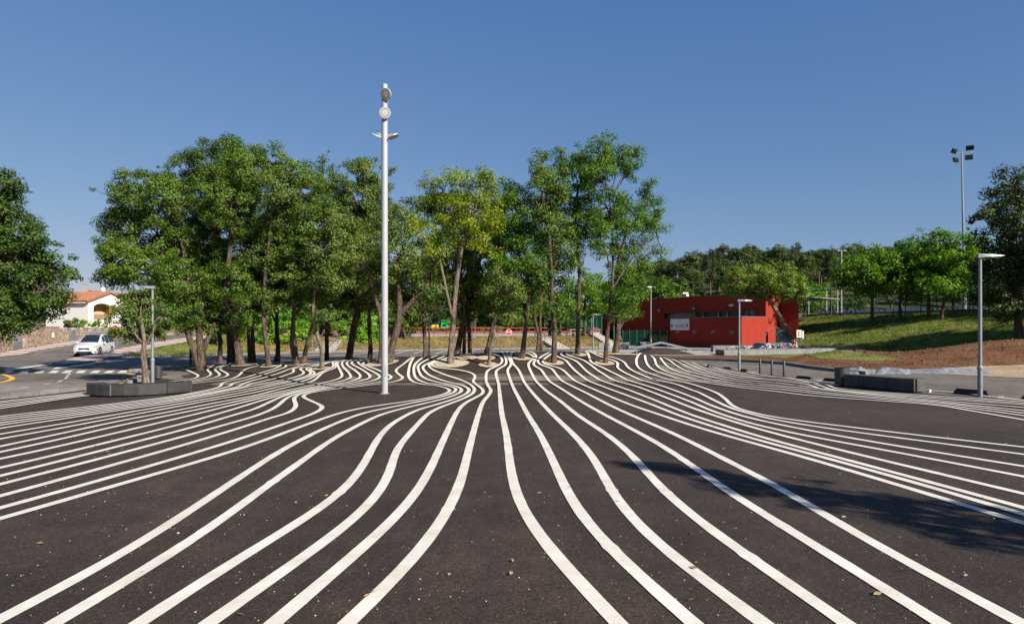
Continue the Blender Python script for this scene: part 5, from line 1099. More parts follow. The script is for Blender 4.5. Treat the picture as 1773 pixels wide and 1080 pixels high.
q = MB(); q.slab([C + lf * 1.6 + rt * .4 + UP * 3.4, C + lf * 1.6 + rt * 5 + UP * 3.4, C + lf * 1.6 + rt * 5 + UP * 6, C + lf * 1.6 + rt * .4 + UP * 6], lf * .1); q.slab([C + lf * .31 + rt * 4.2 + UP * 3.4, C + lf * 1.6 + rt * 4.2 + UP * 3.4, C + lf * 1.6 + rt * 4.2 + UP * 6, C + lf * .31 + rt * 4.2 + UP * 6], rt * .1)
q.build('loggia_wall', 'peach', hs)
q = MB(); q.slab([C + rt * al + UP * 3.45 - lf * .04, C + rt * ar_ + UP * 3.45 - lf * .04, C + rt * ar_ + UP * 4.2 - lf * .04, C + rt * al + UP * 4.2 - lf * .04], lf * .03); q.build('balcony_parapet', 'wood', hs)
MT['shutter'] = mat('wooden_shutter', (.36, .16, .06), .7, .2, 6)
q = MB(); q.slab([C + rt * 3.3 + UP * 4.35 - lf * .1, C + rt * 4.6 + UP * 4.35 - lf * .1, C + rt * 4.6 + UP * 5.35 - lf * .1, C + rt * 3.3 + UP * 5.35 - lf * .1], lf * .06); q.build('shutter', 'shutter', hs)
und = tiled_roof('roof_tile', C + lf * 8.4 - rt * .5 + UP * (ze - .08), C - lf * .35 - rt * .5 + UP * (ze - .08), C + lf * 8.4 + rt * Wd / 2 + UP * (za + .1), C - lf * .35 + rt * Wd / 2 + UP * (za + .1), hs)
und.slab([C + lf * 8.4 + rt * (Wd + .5) + UP * (ze - .08), C - lf * .35 + rt * (Wd + .5) + UP * (ze - .08), C - lf * .35 + rt * (Wd / 2 + .01) + UP * (za + .1), C + lf * 8.4 + rt * (Wd / 2 + .01) + UP * (za + .1)], UP * -.12)
und.build('roof', 'tile', hs)
q = MB()
for i in range(26): q.box(tuple(C + lf * (.1 + i * .31) - rt * .25 + UP * (ze - .22)), (.14, .5, .12), math.atan2(lf.y, lf.x))
q.build('eave_bracket', 'render_white', hs, kind='stuff')
# stair parapet running down beside the gable
p0 = C + rt * 6.9 - lf * .3; q = MB(); q.slab([p0 + UP * gz, p0 - lf * 3.4 + UP * gz, p0 - lf * 3.4 + UP * 3.3, p0 + UP * 5.6], rt * .25); q.build('stair_parapet', 'render_white', hs)
q = MB(); q.slab([p0 + UP * 5.6 - rt * .1, p0 - lf * 3.4 + UP * 3.3 - rt * .1, p0 - lf * 3.4 + UP * 3.5 - rt * .1, p0 + UP * 5.8 - rt * .1], rt * .45); q.build('parapet_tile', 'tile', hs)
d2 = 118; hb = thing('cream_house', 'cream house with a low tiled gable behind the white house', 'house', tuple(P(165, 565, d2)))
def pp(px, py, d=d2): return P(px, py, d)
q = MB(); q.slab([pp(128, 575), pp(206, 575), pp(206, 518), pp(158, 504), pp(128, 514)], (0, 9, 0)); q.build('wall', 'cream', hb)
q = MB(); q.slab([pp(127, 514.6), pp(158, 503.4), pp(158, 502.4), pp(127, 513.6)], (0, 9.3, 0)); q.slab([pp(158.02, 503.4), pp(208, 518.4), pp(208, 517.4), pp(158.02, 502.4)], (0, 9.3, 0)); o = q.build('roof', 'tile', hb, origin=pp(158, 504)); o.location.y -= .3
q = MB(); g = pp(146.5, 499, d2 + 3); q.box(tuple(g), (.55, .55, 1.3)); q.box((g.x, g.y, g.z + .72), (.7, .7, .12)); q.build('chimney', 'concrete', hb)
q = MB(); q.disc(pp(156, 504.8, d2 - .05), (0, -1, 0), [(.18, 0), (.18, .05)], 8); q.build('gable_vent', 'redp', hb)
q = MB(); q.tube([pp(178, 507), pp(178, 488)], .03, 5); q.box(tuple(pp(178, 489)), (1.0, .04, .04)); q.box(tuple(pp(178, 491.5)), (.7, .04, .04)); q.build('aerial', 'galv', hb)
q = MB(); q.disc(pp(179.5, 500.5), (.3, -1, .3), [(.38, 0), (.34, .02), (.1, -.08)], 12); q.build('dish', 'paintwhite', hb)
# salmon house glimpsed between the crowns
hh = thing('salmon_house', 'salmon coloured house glimpsed between the trunks of the grove', 'house', tuple(P(632, 570, 105)))
q = MB(); q.slab([P(596, 578, 105), P(668, 578, 105), P(668, 528, 105), P(632, 518, 105), P(596, 528, 105)], (0, 8, 0)); q.build('wall', 'peach', hh)
q = MB(); q.slab([P(592, 529, 104.8), P(632, 517.5, 104.8), P(632, 515.8, 104.8), P(592, 527.5, 104.8)], (0, 8.4, 0)); q.slab([P(632.02, 517.5, 104.8), P(672, 529, 104.8), P(672, 527.5, 104.8), P(632.02, 515.8, 104.8)], (0, 8.4, 0)); q.build('roof', 'tile', hh)
for px in (612, 645): q = MB(); q.slab([P(px, 552, 104.97), P(px + 10, 552, 104.97), P(px + 10, 540, 104.97), P(px, 540, 104.97)], (0, .06, 0)); q.build('window', 'glass', hh)
# ------------------------------------------------------------------ stone garden wall along the street
def stone_mat():
    m, nt, b = new_mat('rubble_stone'); tc = N(nt, "ShaderNodeTexCoord"); v = N(nt, "ShaderNodeTexVoronoi"); v.inputs['Scale'].default_value = 4.2; nt.links.new(tc.outputs['Object'], v.inputs['Vector'])
    e = N(nt, "ShaderNodeTexVoronoi"); e.feature = 'DISTANCE_TO_EDGE'; e.inputs['Scale'].default_value = 4.2; nt.links.new(tc.outputs['Object'], e.inputs['Vector'])
    sp = N(nt, "ShaderNodeSeparateColor"); nt.links.new(v.outputs['Color'], sp.inputs[0])
    c = ramp(nt, sp.outputs[0], [(0, (.15, .095, .06)), (.5, (.27, .19, .13)), (1, (.40, .31, .23))]).outputs[0]
    c = mixc(nt, ramp(nt, e.outputs['Distance'], [(0, (1, 1, 1)), (.06, (0, 0, 0))]).outputs[0], c, (.22, .18, .14)); nt.links.new(c, b.inputs['Base Color']); b.inputs['Roughness'].default_value = .95
    bp = N(nt, "ShaderNodeBump"); bp.inputs['Strength'].default_value = 1; bp.inputs['Distance'].default_value = .08; nt.links.new(e.outputs['Distance'], bp.inputs['Height']); nt.links.new(bp.outputs[0], b.inputs['Normal']); return m
MT['stone'] = stone_mat()
wl = [G(-160, 630.5), G(24, 608.3), G(43, 605.5), G(103, 594.3), G(188, 582.2)]
gw = thing('garden_wall', 'long brown rubble stone garden wall along the street at the left', 'wall', tuple(wl[2]))
def wseg(a, b, z1, name='wall', m='stone', th=.35, z0=None, z1b=None):
    q = MB(); z1b = z1 if z1b is None else z1b; t = (b - a); t.z = 0; t.normalize(); nn = Vector((-t.y, t.x, 0))
    if nn.x > 0: nn = -nn
    q.slab([Vector((a.x, a.y, a.z - .3 if z0 is None else z0)), Vector((b.x, b.y, b.z - .3 if z0 is None else z0)), Vector((b.x, b.y, z1b)), Vector((a.x, a.y, z1))], nn * th); return q.build(name, m, gw)
wseg(wl[0], wl[1], 2.3); wseg(wl[2], wl[3], 2.3); wseg(wl[3], wl[3].lerp(wl[4], .03), 2.3, z1b=1.76); wseg(wl[3].lerp(wl[4], .031), wl[4], 1.74)
for a, b, z in ((wl[0], wl[1], 2.305), (wl[2], wl[3], 2.305), (wl[3].lerp(wl[4], .035), wl[4], 1.745)):
    e = (b - a).normalized() * .05; wseg(Vector((a.x, a.y, z)) - e + Vector((.05, 0, 0)), Vector((b.x, b.y, z)) + e + Vector((.05, 0, 0)), z + .07, 'coping', 'concrete', .45, z0=z)
for i in range(6):
    c = wl[3].lerp(wl[4], .1 + i * .175); q = MB(); q.box((c.x - .17, c.y, 2.0), (.4, .7, .54), .12, .02); q.build('pillar', 'stone', gw)
    if i < 5:
        e = wl[3].lerp(wl[4], .1 + (i + 1) * .175); q = MB()
        for k in range(12): t = c.lerp(e, .12 + .76 * k / 11); q.tube([(t.x - .17, t.y, 1.80), (t.x - .17, t.y, 2.28)], .022, 4)
        q.tube([(c.x - .17, c.y, 2.26), (e.x - .17, e.y, 2.26)], .025, 4); q.build('railing', 'railgrey', gw)
q = MB(); c = wl[3].lerp(wl[4], .24); q.box((c.x + .12, c.y, 1.25), (.12, .5, 1.5)); q.box((c.x + .13, c.y, 1.2), (.14, 1.3, .5)); q.build('meter_box', 'railgrey', gw)
q = MB(); c = wl[2].lerp(wl[3], .78); q.box((c.x + .05, c.y, 1.55), (.06, .26, .48)); q.build('letter_plate', 'paintwhite', gw)
gt = thing('garden_gate', 'grey metal gate with vertical bars in the stone garden wall', 'gate', tuple(wl[1])); a, b = wl[1], wl[2]
q = MB(); q.slab([a + Vector((-.15, .05, 0)), b + Vector((-.15, -.05, 0)), b + Vector((-.15, -.05, .75)), a + Vector((-.15, .05, .75))], (-.04, 0, 0)); q.build('lower_panel', 'railgrey', gt)
for k in range(15): t = a.lerp(b, .05 + .9 * k / 14); q = MB(); q.tube([t + Vector((-.17, 0, .75)), t + Vector((-.17, 0, 1.95))], .02, 4); q.build('bar', 'railgrey', gt)
q = MB(); q.tube([a + Vector((-.17, .02, 1.95)), b + Vector((-.17, -.02, 1.95))], .035, 4); q.build('top_rail', 'galv', gt)
for i in range(9):   # garden steps behind the gate
    pass
gs = MB()
for i in range(7): c = a.lerp(b, .5); gs.box((c.x - 1.0 - i * .32, c.y + .2, .15 + .09 + i * .17), (.34, 1.4, .17))
tag(gs.build('garden_steps', 'render_white'), 'pale garden steps rising behind the grey gate', 'steps')
shrub('garden_hedge', 'clipped reddish green hedge before the white house', 128, 566, 84, [(118, 560, 7, 7), (128, 558, 9, 8), (124, 562, 12, 5)], 'leaf_o', .2, clump=.4, seed=50, dens=1.4)
shrub('garden_hedge', 'clipped light green hedge end before the white house', 141, 566, 84, [(140, 559, 7, 7)], 'leaf_b', .18, clump=.4, seed=51, dens=1.4)
shrub('garden_plant', 'leafy green plant behind the low wall railing', 168, 566, 82, [(160, 562, 6, 4), (170, 559, 6, 5), (177, 562, 6, 4)], 'leaf_b', .3, clump=.4, seed=52)
shrub('garden_plant', 'small rust tinted bush beside the stair parapet', 188, 562, 88, [(188, 554, 7, 6)], 'leaf_o', .25, clump=.4, seed=53)
# ================================================================== STREET FURNITURE
def col_mast():
    g = G(666, 681.5); top = P(666, 147, g.y).z
    t = thing('floodlight_column', 'tall white column with four round floodlight heads in the open plaza', 'light column', tuple(g))
    b = MB(); b.tube([g + UP * -.05, g + UP * 2, g + UP * 5, g + UP * (top - .1), g + UP * top], [.108, .108, .105, .098, .096], 24); b.build('column', 'whitepole', t, smooth=True)
    b = MB(); b.disc(g, (0, 0, 1), [(.16, -.02), (.16, .012), (.115, .03)], 24); b.build('base_plate', 'whitepole', t)
    for (px, py), n, br in (((668, 163), (-.38, -.88, -.38), (.1, -.1)), ((666.5, 195.5), (.16, -.95, -.12), (-.05, -.1)), ((651.5, 235.5), (-.36, .20, -.91), None), ((681.5, 237), (.42, .02, -.95), None)):
        c = P(px, py, g.y - (.22 if br else .02)); n = Vector(n).normalized()
        b = MB(); kk = 1.0 if br else .45; b.disc(c, n, [(.10, -.10 * kk), (.16, -.085 * kk), (.185, -.05 * kk), (.190, -.01), (.186, .012), (.17, .014)], 28); hd = b.build('lamp_head', 'whitepole', t, smooth=True)
        b = MB(); b.disc(c, n, [(.168, .0145), (.165, .017), (.13, .017), (.118, .012)], 28); b.build('rim', 'whitepole', hd, smooth=False)
        b = MB(); b.disc(c, n, [(.117, .012), (.115, .020), (.02, .022)], 28); b.build('lens', 'lens', hd)
        b = MB(); b.disc(c, n, [(.128, .0175), (.119, .0185)], 28); b.build('gasket', 'dark', hd)
        b = MB(); a = Vector((g.x, g.y, c.z + .02)); b.tube([a, c - n * .09], .022, 8); b.box(tuple(a.lerp(c, .5)), (.06, .06, .10)); b.build('bracket', 'whitepole', t)
    b = MB(); b.box((g.x + .02, g.y - .103, .75), (.10, .02, .34), 0, .005); b.build('access_door', 'whitepole', t)
    b = MB()
    for k in range(4): b.disc((g.x + .135 * math.cos(k * PI / 2 + .78), g.y + .135 * math.sin(k * PI / 2 + .78), .01), (0, 0, 1), [(.016, 0), (.016, .03)], 6)
    b.build('bolt', 'galv', t)
    a = P(653, 226, g.y); b = MB(); b.tube([P(657, 231, g.y), a], .012, 5); b.build('aerial', 'dark', t)
col_mast()
def lamp(px, ybase, ytop, label, side, d=None, hl=.68, m='galv', r=.055, dark_low=False):
    g = G(px, ybase) if d is None else P(px, ybase, d)
    if d is not None: g.z = h1(g.x, g.y)
    z = P(px, ytop, g.y).z; t = thing('street_lamp', label, 'street lamp', tuple(g), None)
    b = MB(); b.tube([g + UP * -.05, g + UP * .85], [r * 1.3, r * 1.3], 14); b.build('lower_pole', m, t, smooth=True)
    b = MB(); b.disc(g + UP * .85, (0, 0, 1), [(r * 1.32, 0), (r * 1.6, .02), (r * 1.6, .07), (r * 1.05, .12)], 14); b.build('collar', m, t)
    b = MB(); b.tube([g + UP * .9, Vector((g.x, g.y, z))], [r, r * .85], 14); b.build('upper_pole', m, t, smooth=True)
    b = MB(); s = side; pts = [(-.09, -.07, -.05), (-.09, .07, -.05), (.25 , .15, -.02), (hl, .12, .01), (hl, -.12, .01), (.25, -.15, -.02)]
    vs = [Vector((g.x + s * p[0], g.y + p[1], z + p[2] + .02)) for p in pts] + [Vector((g.x + s * p[0], g.y + p[1] * .85, z + p[2] + (.14 if p[0] < .2 else .10 if p[0] < .5 else .045))) for p in pts]
    b.add(vs, [tuple(range(6)), tuple(range(6, 12))] + [(i, (i + 1) % 6, 6 + (i + 1) % 6, 6 + i) for i in range(6)]); b.build('lamp_head', m, t)
    b = MB(); b.box((g.x + s * .42, g.y, z + .0), (.34, .18, .02)); b.build('diffuser', 'lens', t)
lamp(264, 663, 499, 'left street lamp with its flat head pointing left beside the curved bench', -1, hl=.42)
lamp(1697, 687.5, 445, 'rightmost street lamp with a flat head pointing right near the bench blocks', 1, hl=.68)
lamp(1280, 643, 521.5, 'middle street lamp with a flat head pointing right beside the wheel stops', 1, hl=.60, r=.05)
lamp(1127, 601, 497.5, 'distant pale street lamp before the red hall behind the skate ramp', -1, hl=.55, d=68, r=.07)
lamp(1027, 606, 545, 'thin grey lamp post between two rightmost oak trunks', 1, hl=.3, d=62, r=.05)
lamp(743, 612, 505, 'thin dark lamp post on the road behind the grove', -1, hl=.5, d=50, r=.055, m='dark')
lamp(330, 636, 560, 'short dark lamp post by the leftmost leaning oak', -1, hl=.3, d=39, r=.05, m='dark')
# litter bins
def bin_(px, py, label, r, h, m='dark', ped=True, n=28):
    g = G(px, py); t = thing('litter_bin', label, 'litter bin', tuple(g)); b = MB(); b.disc(g, (0, 0, 1), [(r * .45, -.02), (r * .45, .06)], n); b.build('foot', 'dark', t)
    b = MB(); z0 = .07; b.disc(g, (0, 0, 1), [(r, z0), (r, h - .02), (r * 1.03, h - .02), (r * 1.03, h), (r * .92, h), (r * .92, h - .12)], n); b.build('barrel', m, t, smooth=True)
    b = MB(); b.disc(g, (0, 0, 1), [(r * .90, h - .10), (r * .90, h - .08)], n); b.build('liner', 'rubber', t)
MT['binm'] = mat('anthracite_sheet', (.075, .078, .08), .45, .15, 6, metal=.5)
bin_(1457.5, 668.5, 'wide cylindrical grey bin at the left end of the bench blocks', .25, .70, 'binm'); bin_(273.5, 657, 'cylindrical grey bin beside the left street lamp', .155, .55, 'binm')
g = P(820, 600, 73); g.z = h1(g.x, g.y); t = thing('litter_bin', 'small grey bin on a post on the grass bank', 'litter bin', tuple(g)); b = MB(); b.box((g.x, g.y, g.z + .65), (.36, .3, .5), 0, .04); b.build('barrel', 'galv', t); b = MB(); b.tube([g, g + UP * .5], .03, 6); b.build('post', 'galv', t)
# curved bench
cb = thing('curved_bench', 'long curved dark concrete bench round the small cork oak', 'bench', tuple(G(240, 687)))
fr = ground([(149.5, 684.5), (152, 686.4), (165, 687.9), (178, 688.4), (191.3, 688.6), (215, 688.2), (240, 687.4), (265, 686.2), (289, 684.9), (311, 683.0), (333, 680.8)])
fr = [Vector((p[0], p[1], 0)) for p in fr]
def bench_seg(i0, i1, depth=.5):
    pts = fr[i0:i1 + 1]; inn = []
    for k, p in enumerate(pts):
        i = i0 + k; t = (fr[min(i + 1, len(fr) - 1)] - fr[max(i - 1, 0)]).normalized(); nn = Vector((-t.y, t.x, 0)); inn.append(p + nn * depth)
    e = (pts[1] - pts[0]).normalized() * .012; pts = [pts[0] + e] + pts[1:]; inn[0] += e; e = (pts[-2] - pts[-1]).normalized() * .012; pts[-1] = pts[-1] + e; inn[-1] = inn[-1] + e
    b = MB(); poly = [(p.x, p.y) for p in pts] + [(p.x, p.y) for p in reversed(inn)]; b.prism(poly, .065, .40); b.build('bench_segment', 'bench', cb)
    c = MB(); sh = [(p.lerp(q, .16)) for p, q in zip(pts, inn)] + [(q.lerp(p, .16)) for p, q in reversed(list(zip(pts, inn)))]; c.prism([(p.x, p.y) for p in sh], -.02, .066); c.build('plinth', 'rubber', cb)
bench_seg(0, 4); bench_seg(4, 8); bench_seg(8, 10)
c = MB(); a = fr[4]; c.box((a.x, a.y - .004, .23), (.03, .01, .33)); c.build('joint_plate', 'galv', cb)
# straight bench of blocks
sb = thing('block_bench', 'straight bench of three dark concrete blocks at the right', 'bench', tuple(G(1583, 681)))
A_, B_ = G(1461, 670), G(1583, 681.2); t = (B_ - A_).normalized(); nn = Vector((-t.y, t.x, 0)); L = (B_ - A_).length; MT['bench_l'] = mat('charcoal_granite', (.075, .072, .068), .7, .35, 6, bump=.3, stain=.2)
for i, (f0, f1) in enumerate(((0, .30), (.30, .645), (.645, 1))):
    a, b = A_ + t * (L * f0 + .008), A_ + t * (L * f1 - .008); q = MB(); q.prism([(p.x, p.y) for p in (a, b, b + nn * .56, a + nn * .56)], .06, .47); q.build('block', 'bench_l', sb)
    q = MB(); q.prism([(p.x, p.y) for p in (a + nn * .08 + t * .05, b + nn * .08 - t * .05, b + nn * .48 - t * .05, a + nn * .48 + t * .05)], -.02, .061); q.build('plinth', 'rubber', sb)
g = G(1609, 679); b = MB(); b.box((g.x, g.y, .05), (.09, .09, .09), .3, .008); tag(b.build('paving_cube', 'paintwhite'), 'small white cube on the asphalt at the end of the bench blocks', 'cube')
# bollards
for px, yb, yt, lb in ((1316, 647.5, 621.5, 'leftmost of the three slim grey bollards'), (1336.3, 650, 622.5, 'middle one of the three slim grey bollards'), (1357.5, 652.5, 624.5, 'rightmost of the three slim grey bollards')):
    g = G(px, yb); h = (yb - yt) / FOC * g.y; t = thing('bollard', lb, 'bollard', tuple(g), 'bollards beside the road'); b = MB(); b.disc(g, (0, 0, 1), [(.05, -.02), (.05, h - .02), (.04, h)], 14); b.build('post', 'binm', t, smooth=True)
    b = MB(); b.disc(g, (0, 0, 1), [(.085, -.01), (.085, .02), (.055, .035)], 14); b.build('foot', 'dark', t)
# rubber wheel stops
for (p0, p1, lb) in (((1224, 635.3), (1241, 637.2), 'farthest left wheel stop along the right edge of the plaza'), ((1250, 639.3), (1267.5, 641.3), 'wheel stop just left of the middle street lamp'), ((1281, 643), (1297, 645), 'wheel stop just right of the middle street lamp'),
                     ((1378, 656), (1408, 658.6), 'wheel stop right of the three bollards'), ((1426, 660), (1452, 662.6), 'wheel stop behind the wide grey bin'), ((1651, 681.5), (1716, 687), 'large black wheel stop behind the rightmost lamp'), ((1768, 691), (1825, 696), 'black wheel stop cut by the right edge')):
    a, b_ = G(*p0), G(*p1); t = (b_ - a); L = t.length; t.normalize(); n_ = Vector((-t.y, t.x, 0)) * .09; root = thing('wheel_stop', lb, 'wheel stop', tuple(a.lerp(b_, .5)), 'rubber wheel stops along the plaza')
    h = .15 if L < 1.1 else .19; q = MB(); vs = []
    for z, e, k in ((.0, 0, 1.0), (h, .12, .55)):
        for f, s in ((0, -1), (0, 1), (1, 1), (1, -1)): vs.append(a.lerp(b_, f) + t * (e * (1 if f == 0 else -1)) + n_ * s * k + UP * z)
    q.add(vs, [(0, 1, 2, 3), (4, 7, 6, 5), (0, 4, 5, 1), (1, 5, 6, 2), (2, 6, 7, 3), (3, 7, 4, 0)]); q.build('block', 'rubber', root)
    q = MB(); c = b_ + t * .18; q.box((c.x, c.y, .025), (.3, .24, .05), .4, .01); q.build('end_kerb', 'kerb', root)
# signs
def octagon(c, r, n=8, off=PI / 8): return [c + Vector((math.cos(off + 2 * PI * k / n) * r, 0, math.sin(off + 2 * PI * k / n) * r)) for k in range(n)]
g = P(881, 605, 70); g.z = 0; st = thing('stop_sign', 'red octagonal STOP sign on a grey post behind the mound', 'road sign', tuple(g)); c = P(881, 574.8, 70)
b = MB(); b.slab(octagon(c, .335), (0, .03, 0)); b.build('rim', 'signwhite', st); b = MB(); b.slab(octagon(c - Vector((0, .006, 0)), .305), (0, .005, 0)); b.build('plate', 'signred', st)
b = MB(); b.tube([g, Vector((c.x, c.y + .06, c.z + .3))], .03, 8); b.build('post', 'galv', st)
def text_obj(body, size, loc, rot, m, parent, name='lettering', ext=.004):
    cu = bpy.data.curves.new('t', 'FONT'); cu.body = body; cu.size = size; cu.align_x = 'CENTER'; cu.align_y = 'CENTER'; cu.extrude = ext; cu.offset = size * .02
    tmp = bpy.data.objects.new('t', cu); COL.objects.link(tmp); bpy.context.view_layer.update(); me = bpy.data.meshes.new_from_object(tmp.evaluated_get(bpy.context.evaluated_depsgraph_get()))
    bpy.data.objects.remove(tmp); bpy.data.curves.remove(cu); me.name = name; me.materials.clear(); me.materials.append(MT[m]); o = bpy.data.objects.new(name, me); COL.objects.link(o); o.parent = parent
    o.location = Vector(loc) - worigin(parent); o.rotation_euler = rot; return o
text_obj('STOP', .245, c - Vector((0, .016, 0)), (PI / 2, 0, 0), 'signwhite', st)
g = G(202.5, 606.5); ns = thing('no_entry_sign', 'round red no entry sign on a thick grey post by the kerb', 'road sign', tuple(g)); c = P(201, 568, g.y)
b = MB(); b.tube([g, Vector((g.x, g.y, P(202, 571, g.y).z))], .055, 10); b.build('post', 'railgrey', ns); b = MB(); b.disc(c + Vector((0, -.12, 0)), (-.2, -1, 0), [(.27, 0), (.27, .02)], 20); b.build('plate', 'signred', ns)
b = MB(); b.box(tuple(c + Vector((-.03, -.146, 0))), (.36, .012, .09), -.2); b.build('bar', 'signwhite', ns)
# ================================================================== THE CAR
def car():
    g = G(143, 617.8); root = thing('parked_car', 'white people carrier with a round orange logo on the street', 'car', (0, 0, 0))
    # along +x = backwards; y = left side (+) seen from the driver; z up
    st = [  # x, half width low, half width belt, z bottom, z belt, z top, half width top
        (0.00, .62, .60, .32, .66, .70, .55), (0.10, .80, .78, .24, .72, .79, .68), (0.35, .88, .87, .22, .82, .90, .74), (0.80, .91, .90, .22, .93, 1.02, .76), (1.05, .92, .91, .22, .98, 1.06, .76),
        (1.35, .92, .91, .22, .98, 1.26, .75), (1.85, .92, .91, .22, 1.00, 1.60, .70), (2.25, .92, .91, .22, 1.02, 1.74, .68), (3.00, .92, .91, .22, 1.04, 1.79, .68), (3.80, .92, .91, .22, 1.06, 1.78, .67), (4.40, .91, .90, .24, 1.08, 1.71, .65),
        (4.66, .89, .88, .28, 1.10, 1.52, .64), (4.80, .82, .82, .36, 1.08, 1.20, .62), (4.85, .74, .74, .42, .95, 1.0, .55)]
    def sec(s):
        x, wl_, wb, z0, zb_, zt_, wt = s; zm = z0 + (zb_ - z0) * .45
        h = [(wl_ * .93, z0), (wl_, z0 + .1), (wl_ * 1.012, zm), (wb, zb_), (wt, zt_ - .05), (wt * .82, zt_), (0, zt_ + .02)]
        return [Vector((x, y, z)) for y, z in h]
    b = MB(); S = [sec(s) for s in st]; n = 7
    for sgn in (1, -1):
        vs = [Vector((p.x, p.y * sgn, p.z)) for s in S for p in s]; b.add(vs, [(i * n + k, i * n + k + 1, (i + 1) * n + k + 1, (i + 1) * n + k) for i in range(len(S) - 1) for k in range(n - 1)])
    e = S[0]; vs = [Vector((p.x, p.y, p.z)) for p in e] + [Vector((p.x, -p.y, p.z)) for p in reversed(e)]; b.add(vs, [tuple(range(len(vs)))])
    e = S[-1]; vs = [Vector((p.x, p.y, p.z)) for p in e] + [Vector((p.x, -p.y, p.z)) for p in reversed(e)]; b.add(vs, [tuple(range(len(vs)))])
    MT['carpaint'] = mat('white_car_paint', (.56, .565, .57), .22, .01, 2, spec=.6); b.build('body', 'carpaint', root, smooth=True)
    def lerp_sec(x, row):
        for i in range(len(S) - 1):
            if S[i][0].x <= x <= S[i + 1][0].x: return S[i][row].lerp(S[i + 1][row], (x - S[i][0].x) / (S[i + 1][0].x - S[i][0].x))
    def side_win(x0, x1, sg, f0=.03, f1=.96):
        q = MB(); k = 6; lo, hi = [], []
        for i in range(k + 1):
            x = x0 + (x1 - x0) * i / k; a, c_ = lerp_sec(x, 3), lerp_sec(x, 4); lo.append(a.lerp(c_, f0)); hi.append(a.lerp(c_, f1))
        off = Vector((0, .008, .003)); vs = [(p + off) for p in lo + hi]; vs = [Vector((p.x, p.y * sg, p.z)) for p in vs]
        q.add(vs, [(i, i + 1, k + 2 + i, k + 1 + i) for i in range(k)]); q.build('side_window', 'glass', root, fixn=False)
    for sg in (1, -1):
        side_win(1.75, 2.28, sg); side_win(2.36, 3.20, sg); side_win(3.28, 4.0, sg); side_win(4.06, 4.48, sg)
    def top_panel(x0, x1, name, f=.0, w_=.96, m='glass', nseg=5):
        q = MB(); k = nseg; vs = []
        for i in range(k + 1):
            x = x0 + (x1 - x0) * i / k; c_ = lerp_sec(x, 5); m_ = lerp_sec(x, 6); e_ = lerp_sec(x, 4).lerp(c_, .4)
            for y, z in ((-e_.y * w_, e_.z), (-c_.y * w_, c_.z), (0, m_.z), (c_.y * w_, c_.z), (e_.y * w_, e_.z)): vs.append(Vector((x - .006, y, z + .014)))
        q.add(vs, [(i * 5 + j_, i * 5 + j_ + 1, (i + 1) * 5 + j_ + 1, (i + 1) * 5 + j_) for i in range(k) for j_ in range(4)]); q.build(name, m, root, fixn=False)
    top_panel(1.14, 2.18, 'windscreen'); top_panel(2.4, 3.4, 'sunroof', w_=.75)
    q = MB(); q.box((-.012, 0, .63), (.04, .80, .15), 0, .02); q.build('grille', 'rubber', root); q = MB(); q.box((.0, 0, .36), (.08, 1.15, .17), 0, .03); q.build('lower_grille', 'rubber', root)
    q = MB(); q.box((-.025, 0, .50), (.02, .52, .11)); q.build('number_plate', 'signwhite', root); q = MB(); q.box((-.035, 0, .65), (.02, .12, .08), 0, .01); q.build('badge', 'galv', root)
    for sg in (1, -1):
        q = MB(); q.add([Vector((x, y * sg, z)) for x, y, z in ((.035, .44, .62), (.10, .74, .64), (.42, .885, .74), (.42, .87, .86), (.12, .72, .80), (.03, .46, .71), (.12, .5, .6), (.5, .8, .7))], [(0, 1, 4, 5), (1, 2, 3, 4), (0, 6, 7, 2, 1), (5, 4, 3)]); q.build('headlight', 'glass', root)
        q = MB(); q.disc((.13, .66 * sg, .72), (-1, .3 * sg, .1), [(.06, .0), (.05, .02)], 12); q.build('headlight_bulb', 'lens', root)
        q = MB(); q.box((.09, .76 * sg, .38), (.06, .16, .09), 0, .02); q.build('fog_light', 'dark', root)
        q = MB(); q.box((1.62, 1.02 * sg, 1.08), (.14, .2, .15), 0, .04); q.build('mirror', 'carpaint', root)
        for x in (2.55, 3.45): q = MB(); q.box((x + .3, .925 * sg, .92), (.18, .03, .03)); q.build('door_handle', 'carpaint', root)
        for x in (2.32, 3.24): q = MB(); q.box((x, .925 * sg, .65), (.014, .012, .62)); q.build('door_gap', 'dark', root)
        for x in (.92, 3.78):
            q = MB(); c_ = Vector((x, .80 * sg, .335)); q.disc(c_, (0, sg, 0), [(.30, -.1), (.335, -.06), (.335, .08), (.29, .118)], 24); w_ = q.build('wheel', 'rubber', root, smooth=True)
            q = MB(); q.disc(c_, (0, sg, 0), [(.26, .119), (.25, .14), (.06, .12)], 24)
            q.build('rim', 'whitepole', w_)
            q = MB(); q.disc(Vector((x, .86 * sg, .35)), (0, sg, 0), [(.42, .0), (.42, .072), (.355, .072)], 24); q.build('wheel_arch', 'dark', w_)
    q = MB(); MT['logo'] = mat('orange_vinyl', (.78, .10, .02), .4, .05, 5); q.disc((2.0, .915, .76), (0, 1, 0), [(.22, 0), (.22, .03)], 20); q.build('door_logo', 'logo', root)
    MT['logo2'] = mat('pink_vinyl', (.70, .45, .40), .4, .1, 5)
    for i, l in enumerate((.34, .22, .28)): q = MB(); q.box((2.75 + l / 2, .935, .80 - i * .09), (l, .012, .035)); q.build('door_print', 'logo2', root)
    f = Vector((.233, -.972, 0)); root.scale = (.93, .93, .95); root.location = (g.x + .1, g.y, g.z + .005); root.rotation_euler = (0, 0, math.atan2(-f.y, -f.x))
    sl = h1(g.x - 1, g.y + 4) - h1(g.x, g.y); root.rotation_euler = (0, -math.atan2(sl, 4.2), math.atan2(-f.y, -f.x))
car()
